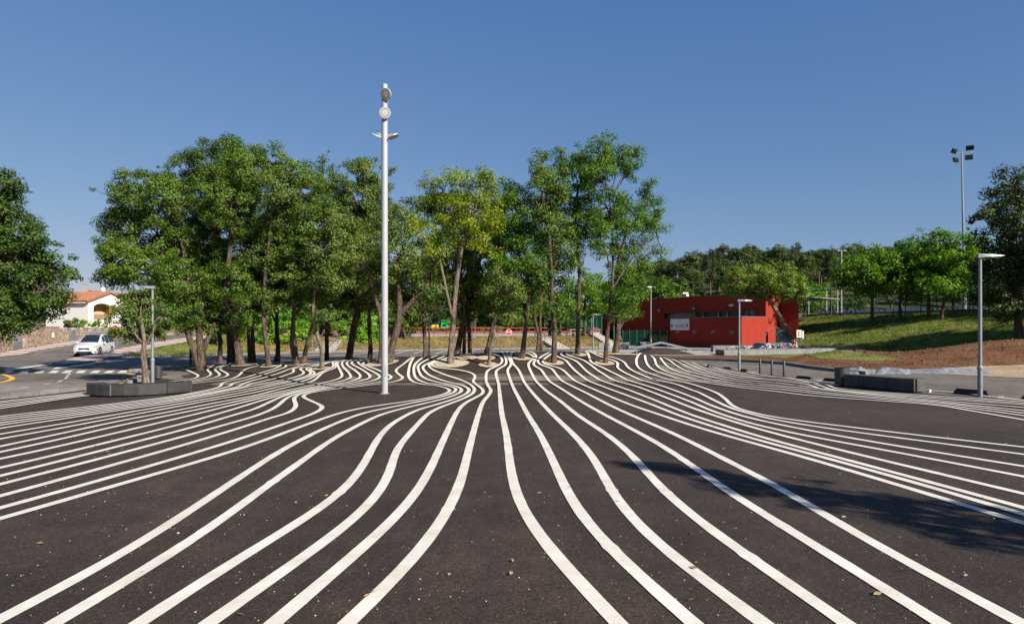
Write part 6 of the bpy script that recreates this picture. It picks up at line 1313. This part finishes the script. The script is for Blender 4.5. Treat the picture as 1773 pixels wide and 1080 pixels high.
# ================================================================== BANK: steps, fences, playground
def steps(name, label, a, b, width, n, m='render_white', th=.16):
    t = (b - a); t.z = 0; L = t.length; t.normalize(); nn = Vector((-t.y, t.x, 0)); rise = b.z - a.z; root = thing(name, label, 'steps', tuple(a))
    for i in range(n):
        c = a + t * (L * (i + .5) / n); z = a.z + rise * (i + 1) / n; q = MB(); q.box((c.x, c.y, z - .2), (L / n + .03, width, .4), math.atan2(t.y, t.x)); q.build('step', m, root)
    return root
a = G(558, 610.3); b = Vector((a.x - .6, a.y + 7.5, 1.25)); a.z = 0; s1_ = steps('outdoor_steps', 'pale straight steps between the two round hedges', a, b, 1.7, 7, 'concrete')
for sd in (-.9, .9):
    q = MB(); q.tube([a + Vector((sd, 0, 0)), a + Vector((sd, 0, .9)), b + Vector((sd, 0, .9)), b + Vector((sd, 0, 0))], .025, 5); q.build('handrail', 'galv', s1_)
a = G(975, 604.2); a.z = 0; b = Vector((a.x - 1.9, a.y + 8.5, 1.22)); s2_ = steps('outdoor_steps', 'pale concrete steps up the bank left of the green cage', a, b, 1.5, 9, 'concrete')
tt = (b - a); tt.z = 0; tt.normalize(); nn = Vector((-tt.y, tt.x, 0))
for sd in (-.85, .85):
    for f0, f1 in ((.0, 1.0),):
        p, q_ = a + nn * sd, b + nn * sd; q = MB(); q.tube([p, p + UP * .95, q_ + UP * .95, q_], .03, 5); q.tube([p.lerp(q_, .5), p.lerp(q_, .5) + UP * .95], .025, 5); q.build('handrail', 'dark', s2_)
def lf_pt(px, off=10.0):
    k = (px - CX) / FOC; d = (57.7 + 21.8 * .597 + off) / (1 - .597 * k); return Vector((k * d, d, h1(k * d, d)))
lw = thing('low_wall', 'low pale concrete wall along the top of the grass bank', 'wall', tuple(lf_pt(800)))
prev = None
pxs = list(range(575, 1046, 22))
for p0, p1 in zip(pxs[:-1], pxs[1:]):
    if 935 < p0 < 965: continue
    a, b = lf_pt(p0 + .3), lf_pt(p1 - .3); q = MB(); q.slab([Vector((a.x, a.y, 1.0)), Vector((b.x, b.y, 1.0)), Vector((b.x, b.y, 1.62)), Vector((a.x, a.y, 1.62))], (0, .25, 0)); q.build('wall_section', 'concrete_d', lw)
rf = thing('red_fence', 'long red board fence on the low wall behind the grove', 'fence', tuple(lf_pt(800, 10.1)))
for p0, p1 in zip(pxs[:-1], pxs[1:]):
    if 935 < p0 < 965: continue
    a, b = lf_pt(p0, 10.12), lf_pt(p1, 10.12)
    for z, h in ((1.76, .26), (2.28, .11)):
        q = MB(); q.slab([Vector((a.x + .05, a.y, z - h / 2)), Vector((b.x - .05, b.y, z - h / 2)), Vector((b.x - .05, b.y, z + h / 2)), Vector((a.x + .05, a.y, z + h / 2))], (0, .05, 0)); q.build('board', 'redst', rf)
    q = MB(); q.box((a.x, a.y + .1, 1.98), (.09, .09, .85)); q.build('post', 'redst', rf)
# playground
pg = thing('play_tower', 'yellow and green plastic play house behind the red fence', 'playground equipment', tuple(P(760, 578, 92)))
def pbox(px0, px1, py0, py1, d, th, m, nm='panel', par=pg):
    a, b = P(px0, py1, d), P(px1, py0, d); q = MB(); q.box(((a.x + b.x) / 2, d + th / 2, (a.z + b.z) / 2), (b.x - a.x, th, b.z - a.z), 0, .03); return q.build(nm, m, par)
pbox(747, 753, 562, 569, 92, .1, 'yellowp'); pbox(756, 759, 561, 569, 92, .1, 'yellowp'); pbox(753.3, 755.7, 561, 564.5, 92, .1, 'yellowp'); pbox(753, 756, 566, 569, 92.1, .1, 'bluest')
pbox(763.5, 766, 556, 569, 92, .12, 'greenp'); pbox(772, 776, 556, 569, 92, .12, 'greenp'); pbox(766.2, 771.8, 556, 561, 92, .12, 'greenp'); pbox(766.2, 771.8, 565, 569, 92.05, .1, 'greenp')
pbox(777, 780, 560, 568, 92.5, .1, 'redp'); pbox(765, 776, 554.6, 555.8, 91.8, 1.6, 'greenp', 'roof'); pbox(747, 760, 558.5, 560.4, 91.8, 1.4, 'bluest', 'roof')
for px in (747, 760, 764, 776, 780): pbox(px - .5, px + .5, 555, 581, 92.7, .1, 'greenst', 'post')
# white swing frame
sw = thing('swing_frame', 'white A shaped swing frame right of the stop sign', 'swing', tuple(P(950, 580, 90)))
for px in (945, 958):
    for o in (-3, 3): q = MB(); q.tube([P(px + o, 583, 90 + o * .3), P(px - 1, 553, 90)], .05, 6); q.build('leg', 'whitepole', sw)
q = MB(); q.tube([P(944, 553, 90), P(957, 553, 90)], .06, 6); q.build('crossbar', 'whitepole', sw)
# green mesh cage
cg = thing('ball_cage', 'tall green mesh ball cage right of the pale steps', 'fence', tuple(P(1005, 580, 90)))
for i, px in enumerate(range(970, 1044, 9)):
    g = P(px, 583, 90); g.z = 1.1; q = MB(); q.tube([g, Vector((g.x, g.y, 4.05))], .05, 6); q.build('post', 'greenst' if i % 3 else 'galv', cg)
q = MB()
for k in range(13):
    z = 1.25 + k * .23; a, b = P(970, 570, 90), P(1042, 570, 90); q.tube([(a.x, 90, z), (b.x, 90, z)], .012, 4)
for k in range(46): x = P(970, 570, 90).x + k * .12; q.tube([(x, 90, 1.2), (x, 90, 4.0)], .006, 3)
q.build('mesh', 'greenst', cg, kind='stuff')
q = MB(); q.tube([(P(970, 570, 90).x, 90, 4.06), (P(1042, 570, 90).x, 90, 4.06)], .05, 6); q.build('top_rail', 'galv', cg)
wf = thing('wooden_rail_fence', 'low weathered wooden rail fence before the green cage', 'fence', tuple(lf_pt(1010, 9.3)))
for px in (988, 1004, 1020, 1038): g = lf_pt(px, 9.3); q = MB(); q.box((g.x, g.y, g.z + .42), (.1, .1, .95)); q.build('post', 'wood', wf)
for z in (.45, .82): a, b = lf_pt(986, 9.25), lf_pt(1040, 9.25); q = MB(); q.slab([a + UP * z, b + UP * z, b + UP * (z + .1), a + UP * (z + .1)], (0, .05, 0)); q.build('rail', 'wood', wf)
# green panel fence before the hall
ff = thing('green_panel_fence', 'green mesh fence before the dark ground floor of the hall', 'fence', tuple(P(1120, 600, 80)))
fa, fb = Vector((P(1078, 570, 88).x, 88, 0)), Vector((P(1160, 570, 81.0).x - .3, 81.0, 0))
for k in range(7): t = fa.lerp(fb, k / 6); q = MB(); q.tube([t, t + UP * 2.0], .055, 6); q.build('post', 'greenst', ff)
q = MB()
for k in range(9): z = .15 + k * .22; q.tube([fa + UP * z, fb + UP * z], .010, 3)
for k in range(70): t = fa.lerp(fb, k / 69); q.tube([t + UP * .1, t + UP * 1.95], .006, 3)
q.build('mesh', 'greenst', ff, kind='stuff')
for px, lb in ((1071.5, 'taller green post left of the hall fence'), (1063, 'green post beside the narrow steps at the hall')):
    g = P(px, 590, 86); g.z = h1(g.x, g.y); q = MB(); q.tube([g, g + UP * 3.0], .07, 8); tag(q.build('green_post', 'greenst'), lb, 'post')
a = Vector((P(1066, 570, 79).x, 79, 0)); steps('outdoor_steps', 'narrow grey steps beside the hall at the end of the bank', a, a + Vector((-2.0, 6, 1.7)), 1.2, 9, 'concrete')
# concrete barriers
for px, d, lb in ((1046, 70, 'left concrete barrier behind the rightmost oaks'), (1078, 71, 'right concrete barrier behind the rightmost oaks'), (1117, 73, 'small concrete barrier behind the skate ramp')):
    g = P(px, 600, d); g.z = 0; t = thing('concrete_barrier', lb, 'barrier', tuple(g), 'concrete barriers on the far roadside'); q = MB()
    pr_ = [(-.30, 0), (.30, 0), (.28, .2), (.12, .42), (.10, .75), (-.10, .75), (-.12, .42), (-.28, .2)]; q.slab([Vector((g.x - .55, g.y + y, z)) for y, z in pr_], (1.1, 0, 0)); q.build('block', 'concrete_d', t)
    q = MB(); q.slab([Vector((g.x + .552, g.y + y * 1.05, z * 1.02)) for y, z in pr_], (.12, 0, 0)); q.build('end_cap', 'concrete', t)
br = thing('bicycle_rack', 'low pale metal bicycle rack beside the skate ramp', 'bike rack', tuple(P(1094, 604, 69)))
for k in range(4):
    c = P(1088 + k * 4.5, 606, 69); c.z = 0; q = MB(); q.tube([c, c + UP * .35, c + Vector((.08, .15, .45)), c + Vector((.12, .35, .35)), c + Vector((.12, .4, 0))], .022, 5); q.build('hoop', 'galv', br)
q = MB(); a, b = P(1086, 606, 69), P(1104, 606, 69); q.tube([(a.x, 69.2, .03), (b.x, 69.2, .03)], .03, 5); q.build('base_rail', 'galv', br)
# ================================================================== SKATE PARK
sk = thing('skate_ramp', 'low hip shaped asphalt skate ramp with a long grey ledge', 'skate ramp', tuple(P(1146, 612, 57)))
k57 = lambda px, d=57: P(px, 570, d).x
q = MB(); L0, R0, M0 = k57(1099), k57(1198), k57(1147)
q.add([(L0, 55.5, .02), (R0, 55.5, .02), (R0, 59.5, .02), (L0, 59.5, .02), (M0 - .8, 57, .5), (M0 + .8, 57, .5), (M0 + .8, 59, .5), (M0 - .8, 59, .5)], [(0, 1, 5, 4), (1, 2, 6, 5), (2, 3, 7, 6), (3, 0, 4, 7), (4, 5, 6, 7)]); q.build('ramp', 'asphalt', sk)
def lpt(px, py, d=57.2): return P(px, py, d)
for (x0, y0), (x1, y1) in (((1097, 604.8), (1145, 594.6)), ((1145.3, 594.6), (1197, 606.4))):
    a, b = lpt(x0, y0), lpt(x1, y1); q = MB(); q.slab([a, b, b + UP * .16, a + UP * .16], (0, .45, 0)); q.build('ledge_rail', 'galv', sk)
for px, y in ((1103, 604), (1132, 598), (1157, 598.5), (1189, 605.5)): a = lpt(px, y); q = MB(); q.box((a.x, 57.35, a.z / 2 + .0), (.1, .1, a.z)); q.build('ledge_post', 'galv', sk)
ld = thing('concrete_ledge', 'long low pale concrete ledge along the front of the skate area', 'ledge', tuple(P(1260, 616, 54)))
for p0, d0, p1, d1 in ((1254, 54, 1330, 55.2), (1330.3, 55.2, 1410, 57.5), (1410.3, 57.5, 1490, 60.5)):
    a, b = Vector((k57(p0, d0), d0, -.1)), Vector((k57(p1, d1), d1, -.1)); q = MB(); top = .45 if p0 < 1400 else .5
    q.slab([a, b, Vector((b.x, b.y, top)), Vector((a.x, a.y, .45))], (.2, 3.0, 0)); q.build('ledge_block', 'concrete_d', ld)
l2 = thing('concrete_ledge', 'narrow concrete ledge with black graffiti left of the graffiti bank', 'ledge', tuple(P(1268, 606, 62)))
q = MB(); a, b = Vector((k57(1235, 62), 62, 0)), Vector((k57(1306, 62), 62, 0)); q.slab([a, b, b + UP * .62, a + UP * .62], (0, .8, 0)); q.build('ledge_block', 'concrete_d', l2)
MT['gr_b'] = mat('black_spray', (.012, .012, .014), .7, .3, 9); MT['gr_v'] = mat('violet_spray', (.22, .14, .36), .7, .4, 9); MT['gr_w'] = mat('white_spray', (.62, .62, .66), .7, .2, 9)
def graffiti(par, x0, x1, z0, z1, y, seed, n, cols=('gr_b', 'gr_w', 'gr_v')):
    r = random.Random(seed); bs = {c: MB() for c in cols}
    for i in range(n):
        c = cols[r.choices(range(len(cols)), [5, 3, 2][:len(cols)])[0]]; x = r.uniform(x0, x1); z = r.uniform(z0 + .03, z1 - .03); pts = []
        for k in range(5): pts.append((x, z)); x += r.uniform(-.10, .14); z += r.uniform(-.16, .16); z = min(max(z, z0 + .03), z1 - .03); x = min(max(x, x0), x1)
        for (ax, az), (bx, bz) in zip(pts[:-1], pts[1:]):
            w_ = r.uniform(.02, .045); l = math.hypot(bx - ax, bz - az) + 1e-6; nx, nz = -(bz - az) / l * w_, (bx - ax) / l * w_
            yy = y - .004 - (i % 9) * .0006; bs[c].add([(ax - nx, yy, az - nz), (bx - nx, yy, bz - nz), (bx + nx, yy, bz + nz), (ax + nx, yy, az + nz)], [(0, 1, 2, 3)])
    for c in cols:
        if bs[c].v: bs[c].build('graffiti', c, par, fixn=False, kind='stuff')
graffiti(l2, k57(1256, 62), k57(1304, 62), .2, .58, 62, 3, 34, ('gr_b', 'gr_w'))
gb = thing('skate_bank', 'concrete skate bank covered with black white and violet graffiti', 'skate ramp', tuple(P(1340, 606, 60)))
q = MB(); X = [k57(p, 60) for p in (1304, 1325, 1372)]; q.slab([Vector((X[0], 60, 0)), Vector((X[2], 60, 0)), Vector((X[2], 60, .88)), Vector((X[1], 60, .88))], (0, 2.4, 0)); q.build('bank', 'concrete_d', gb)
graffiti(gb, X[1] - .3, X[2] - .02, .25, .84, 60, 8, 120)
for px, r0 in ((1333, .95), (1350, .75)):
    c = P(px, 596, 61.8); q = MB(); q.tube([Vector((c.x + (1.1 if 1 else 0) * (1 - math.cos(t)) * r0 * .9 - .5, 61.8, .86 + math.sin(t) * 1.5 * r0)) for t in np.linspace(0, PI * .62, 9)], .022, 6); q.build('hoop_rail', 'galv', gb)
qp = thing('quarter_pipe', 'tall scratched metal quarter pipe sheet beside the graffiti bank', 'skate ramp', tuple(P(1363, 606, 61)))
MT['scratched'] = mat('scratched_sheet', (.26, .30, .28), .35, .6, 3, metal=.4, stain=.7)
q = MB(); x0, x1 = k57(1353, 62.8), k57(1372, 62.8); vs = []
for t in np.linspace(0, 1, 7): vs += [(x0, 62.9 - .9 * (1 - t) ** 2.2 + .5, .88 + 1.35 * t ** .9), (x1, 62.9 - .9 * (1 - t) ** 2.2 + .5, .88 + 1.35 * t ** .9)]
q.add(vs, [(2 * i, 2 * i + 1, 2 * i + 3, 2 * i + 2) for i in range(6)]); q.build('riding_sheet', 'scratched', qp)
for x in (x0, x1): q = MB(); q.slab([Vector((x, 62.6, 0)), Vector((x, 64.2, 0)), Vector((x, 64.2, 2.22)), Vector((x, 63.45, 2.22))], (.04, 0, 0)); q.build('side_panel', 'scratched', qp)
q = MB(); q.tube([(x0, 63.4, 2.24), (x1, 63.4, 2.24)], .03, 6); q.build('coping_pipe', 'galv', qp)
# board with an emblem at the corner of the hall
bd = thing('notice_board', 'small white board with a yellow and black emblem at the hall corner', 'sign', tuple(P(1383.5, 590, 71))); c = P(1383.5, 577.5, 71)
q = MB(); q.box(tuple(c), (.5, .04, .78)); q.build('board', 'paintwhite', bd); q = MB(); q.box((c.x + .42, 71.05, c.z - .1), (.14, .1, .8)); q.build('side_post', 'paintwhite', bd)
for dx, dz, w_, h_, mm in ((0, .1, .14, .22, 'yellowp'), (.02, -.1, .18, .2, 'yellowp'), (-.07, 0, .07, .46, 'ink'), (.08, .17, .1, .09, 'ink'), (.06, -.2, .16, .07, 'ink')):
    q = MB(); q.box((c.x + dx, 70.972 - .001 * (mm == 'ink') - .004, c.z + dz), (w_, .006, h_)); q.build('emblem', mm, bd)
for dx in (-.2, .2): q = MB(); q.box((c.x + dx, 71.03, c.z - .8), (.05, .05, 1.0)); q.build('leg', 'galv', bd)
# ================================================================== TERRACE ON THE RIGHT
def fpt(px, s=14.0):
    k = (px - CX) / FOC; d = (s + .935 * 28.4 + .355 * 68) / (.935 * k + .355); return Vector((k * d, d, h1(k * d, d)))
fc = thing('mesh_fence', 'dark mesh fence on posts along the top of the grass slope', 'fence', tuple(fpt(1500)))
fpx = [1393, 1413, 1434, 1454, 1476, 1497, 1519, 1547, 1568, 1594, 1622, 1652, 1679, 1712]
for px in fpx: g = fpt(px); q = MB(); q.tube([g - UP * .2, g + UP * 2.4], .05, 6); q.build('post', 'dark', fc)
for z in (.3, 1.3, 2.35):
    q = MB(); q.tube([fpt(px) + UP * z for px in fpx], .02, 4); q.build('rail', 'dark', fc)
q = MB()
for a, b in zip(fpx[:-1], fpx[1:]):
    n_ = 9
    for k in range(n_): t = fpt(a).lerp(fpt(b), k / n_); q.tube([t + UP * .1, t + UP * 2.3], .009, 3)
q.build('mesh', 'dark', fc, kind='stuff')
bw = thing('terrace_wall', 'low dark concrete stand wall behind the mesh fence', 'wall', tuple(fpt(1500, 15.4)))
for a, b in zip(fpx[:-1], fpx[1:]): p, q_ = fpt(a + .4, 15.4), fpt(b - .4, 15.4); q = MB(); q.slab([p - UP * .3, q_ - UP * .3, q_ + UP * .32, p + UP * .32], (0, .9, 0)); q.build('wall_section', 'concrete_d', bw)
seat0 = None
SG = 'blue plastic seats in a row behind the mesh fence'
px = 1420.0
while px < 1690:
    g = fpt(px, 15.9)
    if seat0 is None:
        seat0 = thing('stadium_seat', 'blue plastic bucket seat in the row on the low stand wall', 'seat', (0, 0, 0), SG)
        q = MB(); q.box((0, 0, .08), (.42, .40, .07), 0, .03); q.build('seat_pan', 'bluest', seat0); q = MB(); q.box((0, .19, .24), (.42, .06, .34), 0, .03); q.build('backrest', 'bluest', seat0); o = seat0
    else: o = copy_tree(seat0)
    place(o, (g.x, g.y, g.z + .32), .5); px += 620 / g.y
sh = thing('shelter', 'open shelter with a pale green corrugated roof on dark posts', 'shelter', tuple(fpt(1392, 14.8)))
g0, g1_ = fpt(1394, 14.9), fpt(1452, 14.9); za, zb_ = P(1393, 503.5, g0.y).z, P(1462, 497, g1_.y).z
MT['greenroof'] = mat('pale_green_sheet', (.22, .42, .32), .5, .15, 3, stain=.2)
a, b = Vector((P(1391, 503.5, g0.y).x, g0.y, za)), Vector((P(1464, 497, g1_.y).x, g1_.y, zb_)); q = MB()
for k in range(34):
    t0, t1 = k / 34, (k + 1) / 34; p0, p1 = a.lerp(b, t0), a.lerp(b, t1); pm = p0.lerp(p1, .5) + UP * .06; bk = Vector((1.2, 3.2, .25)); q.add([p0, pm, p1, p0 + bk, pm + bk, p1 + bk], [(0, 1, 4, 3), (1, 2, 5, 4)])
q.build('roof_sheet', 'greenroof', sh, kind='stuff'); q = MB(); q.slab([a - UP * .12, b - UP * .12, b - UP * .22, a - UP * .22], (.05, .12, 0)); q.build('beam', 'dark', sh)
for px in (1393.5, 1439): g = fpt(px, 14.9); q = MB(); q.tube([g - UP * .2, Vector((g.x, g.y, za + .2))], .13, 6); q.build('post', 'dark', sh)
for px in (1400, 1450): g = fpt(px, 18); q = MB(); q.tube([g, Vector((g.x, g.y, za + .3))], .1, 6); q.build('post', 'galv', sh)
for px, ty, s, w_, lb in ((1431, 505, 18, .09, 'pale post under the shelter roof'), (1457, 434, 20, .08, 'tall pale lamp mast behind the leftmost bright tree'), (1560, 497, 20, .12, 'pale post between the bright green trees'), (1670, 487, 17, .2, 'thick white post behind the right end of the seats')):
    g = fpt(px, s); zt_ = P(px, ty, g.y).z; t = thing('pale_post', lb, 'post', tuple(g)); q = MB(); q.tube([g - UP * .2, Vector((g.x, g.y, zt_))], w_, 8); q.build('shaft', 'whitepole', t)
    if ty < 450:
        for k in (-1, 1): q = MB(); q.box((g.x + k * .4, g.y, zt_), (.4, .25, .2), 0, .04); q.build('lamp_head', 'galv', t)
        q = MB(); q.tube([(g.x - .6, g.y, zt_), (g.x + .6, g.y, zt_)], .05, 6); q.build('crossbar', 'galv', t)
    else: q = MB(); q.box((g.x, g.y, zt_ + .04), (w_ * 2.4, w_ * 2.4, .08)); q.build('cap', 'galv', t)
def mast():
    g = fpt(1668, 19); t = thing('floodlight_mast', 'tall slim grey mast with four black floodlights at the right', 'floodlight mast', tuple(g)); d = g.y; tp = P(1665, 262, d)
    q = MB(); q.tube([g - UP * .2, Vector((g.x, d, (g.z + tp.z) / 2)), Vector((tp.x, d, tp.z))], [.15, .11, .07], 12); q.build('shaft', 'galv', t, smooth=True)
    q = MB(); q.tube([P(1651, 266.5, d), P(1684, 264, d)], .035, 6); q.build('crossbar', 'galv', t)
    for px, py, tl, yw in ((1652, 261.5, .5, .5), (1654.5, 277, -.2, .5), (1679.5, 256, .6, -.5), (1678, 272.5, -.1, -.5)):
        c = P(px, py, d - .15); R_ = Matrix.Rotation(yw, 3, 'Z') @ Matrix.Rotation(tl, 3, 'X'); q = MB(); q.box(tuple(c), (.72, .22, .5), 0, .04, R_); h_ = q.build('floodlight', 'rubber', t)
        q = MB(); cc = c + R_ @ Vector((0, -.13, 0)); q.box(tuple(cc), (.62, .03, .4), 0, 0, R_); q.build('glass', 'glass', h_)
        q = MB(); q.tube([c, Vector((c.x * .6 + tp.x * .4, d, tp.z - .05))], .03, 5); q.build('bracket', 'galv', t)
mast()
q = MB(); g = P(1187.5, 512, 96); q.tube([g - UP * 1.5, g + UP * .2], .07, 8); t = thing('roof_camera', 'pale camera head on a post above the hall roof', 'camera', tuple(g)); q.build('post', 'galv', t); q = MB(); q.box((g.x - .1, g.y, g.z + .35), (.8, .4, .25), 0, .05); q.box((g.x + .2, g.y, g.z + .05), (.4, .3, .3), 0, .04); q.build('head', 'paintwhite', t)
# crumpled sheets and spoil by the track
def crumpled(name, label, px0, px1, py0, py1, h, seed, peak=None):
    nx, ny = 26, 8; q = MB(); vs = []; gp0 = G((px0 + px1) / 2, (py0 + py1) / 2)
    for j_ in range(ny + 1):
        for i in range(nx + 1):
            u, v = i / nx, j_ / ny; g = G(px0 + (px1 - px0) * u, py1 + (py0 - py1) * v); e = math.sin(PI * u) ** .5 * math.sin(PI * v) ** .6 if 0 < u < 1 and 0 < v < 1 else 0
            z = abs(noise.noise(Vector((g.x * 1.3, g.y * 1.3, seed)))) * h * 1.6 * e + h * .5 * e + noise.noise(Vector((g.x * 5, g.y * 5, seed))) * .05 * e
            if peak: z += peak[1] * math.exp(-((u - peak[0]) / .16) ** 2) * e
            vs.append((g.x, g.y + .6 * math.sin(3 * PI * u + seed) * .25, g.z + z + .02))
    q.add(vs, [(j_ * (nx + 1) + i, j_ * (nx + 1) + i + 1, (j_ + 1) * (nx + 1) + i + 1, (j_ + 1) * (nx + 1) + i) for j_ in range(ny) for i in range(nx)])
    return tag(q.build(name, 'plastic_sheet', fixn=False, smooth=True), label, 'sheet')
crumpled('white_sheet', 'crumpled white sheet heaped over spoil behind the grey bin', 1462, 1516, 641.5, 648, .20, 1.5); crumpled('white_sheet', 'second crumpled white sheet right of the heaped one', 1512, 1580, 641.5, 648.5, .20, 4.2); crumpled('white_sheet', 'long flat strip of white sheet along the red earth', 1570, 1712, 641, 648, .14, 7.7)
def clods():
    q = MB(); r = random.Random(9)
    for _ in range(900):
        x = r.uniform(17, 42); y = r.uniform(36, 48); s = r.uniform(.03, .14) ** 1.0; z = h1(x, y); c = Vector((x, y, z + .03)); vs = [c + Vector((math.cos(a) * s * r.uniform(.6, 1.2), math.sin(a) * s * r.uniform(.6, 1.2), -.03)) for a in (0, 1.25, 2.5, 3.8, 5)] + [c + UP * s * .8]
        q.add(vs, [(k, (k + 1) % 5, 5) for k in range(5)])
    q.build('earth_clods', 'earth', kind='stuff', fixn=False)
clods()
# ================================================================== PEOPLE
def person(name, label, loc, joints, rad, edges, scale=1.0, skin='skin', face=None):
    root = thing(name, label, 'person', loc)
    me = bpy.data.meshes.new('body'); me.from_pydata([Vector(j) for j in joints], edges, []); o = bpy.data.objects.new('body', me); COL.objects.link(o)
    md = o.modifiers.new('s', 'SKIN'); sv = me.skin_vertices[0].data
    for i, r in enumerate(rad): sv[i].radius = (r, r * (.78 if i in (0, 1, 2) else 1)); 
    sv[0].use_root = True; md.use_smooth_shade = True; o.modifiers.new('u', 'SUBSURF').levels = 1
    bpy.context.view_layer.update(); m2 = bpy.data.meshes.new_from_object(o.evaluated_get(bpy.context.evaluated_depsgraph_get())); o.modifiers.clear(); o.data = m2; m2.name = 'body'
    m2.materials.clear(); return root, o, m2
def paint(m2, mats, fn):
    for k in mats: m2.materials.append(MT[k])
    for p in m2.polygons: p.material_index = fn(p.center)
# standing: pelvis 0, waist 1, chest 2, neck 3, head 4, headtop 5, shoulders/arms, hips/legs
J = [(0, 0, .92), (0, 0, 1.08), (0, .01, 1.30), (0, 0, 1.47), (0, -.02, 1.60), (0, -.02, 1.72), (-.19, 0, 1.40), (-.25, .02, 1.13), (-.20, -.12, .92), (.19, 0, 1.40), (.26, .02, 1.13), (.22, -.14, .92),
     (-.10, 0, .86), (-.11, -.02, .48), (-.11, .02, .08), (-.11, -.13, .03), (.10, 0, .86), (.13, -.10, .50), (.12, .04, .08), (.12, -.10, .03)]
R_ = [.15, .135, .16, .055, .095, .07, .06, .045, .032, .06, .045, .032, .085, .058, .04, .03, .085, .058, .04, .03]
E_ = [(0, 1), (1, 2), (2, 3), (3, 4), (4, 5), (2, 6), (6, 7), (7, 8), (2, 9), (9, 10), (10, 11), (0, 12), (12, 13), (13, 14), (14, 15), (0, 16), (16, 17), (17, 18), (18, 19)]
g = P(1072, 604, 74); g.z = 0
root, o, m2 = person('person', 'person in a salmon top and dark shorts walking behind the rightmost oak', tuple(g), J, R_, E_)
o.parent = root; root.rotation_euler = (0, 0, .6)
paint(m2, ['skin', 'shirt', 'cloth_d', 'hair'], lambda c: 3 if (c.z > 1.64 or (c.z > 1.56 and c.y > .0)) else 1 if 1.0 < c.z < 1.46 else 2 if .48 < c.z <= 1.0 and abs(c.x) < .21 else 2 if c.z < .08 else 0)
def face(root, hc, r=.095, fw=Vector((0, -1, 0))):
    q = MB(); c = worigin(root) + Vector(hc); q.disc(c + fw * r * .95 + UP * -.005, fw, [(.014, -.02), (.012, .018), (.004, .026)], 6); q.build('nose', 'skin', root)
    for s in (-1, 1): q = MB(); q.disc(c + fw * r * .9 + Vector((s * .034, 0, .018)), fw, [(.013, 0), (.009, .008)], 8); q.build('eye', 'dark', root); q = MB(); q.disc(c + Vector((s * r * .98, 0, 0)), (s, 0, 0), [(.028, 0), (.02, .014)], 8); q.build('ear', 'skin', root)
    q = MB(); q.box(tuple(c + fw * r * .93 + UP * -.04), (.045, .012, .010)); q.build('mouth', 'shirt', root)
face(root, (0, -.02, 1.62))
def fingers(root, wr, sc=1.0, dn=Vector((0, -.15, -1))):
    c = worigin(root) + Vector(wr); dn = dn.normalized()
    for k in range(4): q = MB(); a = c + Vector(((k - 1.5) * .019, 0, 0)) + dn * .045; q.tube([a, a + dn * .035, a + dn * .06 + Vector((0, -.02, 0)) * .8], [.009, .008, .006], 6); q.build('finger', 'skin', root)
    q = MB(); a = c + Vector((.035, -.01, 0)); q.tube([a, a + dn * .03 + Vector((.012, -.01, 0)), a + dn * .05], [.010, .009, .007], 6); q.build('thumb', 'skin', root)
fingers(root, (-.20, -.12, .92)); fingers(root, (.22, -.14, .92))
g = P(1379, 606, 58.3); g.z = .455
J2 = [(0, 0, .14), (0, -.06, .30), (0, -.16, .48), (0, -.25, .60), (0, -.31, .68), (0, -.35, .77), (-.19, -.18, .50), (-.26, -.32, .30), (-.12, -.50, .26), (.19, -.18, .50), (.27, -.34, .32), (.12, -.50, .27),
      (-.10, -.04, .12), (-.16, -.44, .36), (-.14, -.62, .05), (-.14, -.74, .035), (.10, -.04, .12), (.17, -.44, .38), (.15, -.62, .05), (.15, -.74, .035)]
root, o, m2 = person('person', 'shirtless person in shorts sitting hunched on the concrete ledge', tuple(g), J2, R_, E_); o.parent = root; root.rotation_euler = (0, 0, -1.1); root.location = (g.x + .1, g.y + .3, .46)
paint(m2, ['skin', 'cloth_w', 'cloth_d', 'hair'], lambda c: 3 if (c.z > .72 or (c.z > .64 and c.y > -.27)) else 1 if (c.z < .22 and c.y > -.3 and abs(c.x) < .24) else 2 if (c.z < .08 and c.y < -.55) else 0)
root.rotation_euler = (0, 0, 0); face(root, (0, -.33, .70)); fingers(root, (-.12, -.50, .26), dn=Vector((0, -.7, -.5))); fingers(root, (.12, -.50, .27), dn=Vector((0, -.7, -.5))); root.rotation_euler = (0, 0, -1.1)
# clothes and bags left on the ledge
def heap(label, px, d, z, w_, h_, m, name='bag', cat='bag', seed=1):
    g = P(px, 600, d); r = random.Random(seed); q = MB(); vs = []; n_ = 10
    for j_ in range(5):
        a = j_ / 4
        for i in range(n_): t = 2 * PI * i / n_; rr = math.cos(a * PI / 2 * .92) * (1 + r.uniform(-.18, .18)); vs.append((g.x + math.cos(t) * w_ * rr, g.y + math.sin(t) * w_ * .6 * rr, z + math.sin(a * PI / 2) * h_ * (1 + r.uniform(-.15, .15))))
    q.add(vs, [(j_ * n_ + i, j_ * n_ + (i + 1) % n_, (j_ + 1) * n_ + (i + 1) % n_, (j_ + 1) * n_ + i) for j_ in range(4) for i in range(n_)] + [tuple(range(4 * n_, 5 * n_))]); tag(q.build(name, m, smooth=True), label, cat)
heap('black backpack lying right of the sitting person', 1395, 58.5, .455, .42, .24, 'cloth_d', seed=2); heap('small dark blue bag further right on the ledge', 1427, 60, .47, .36, .18, 'cloth_d', seed=3)
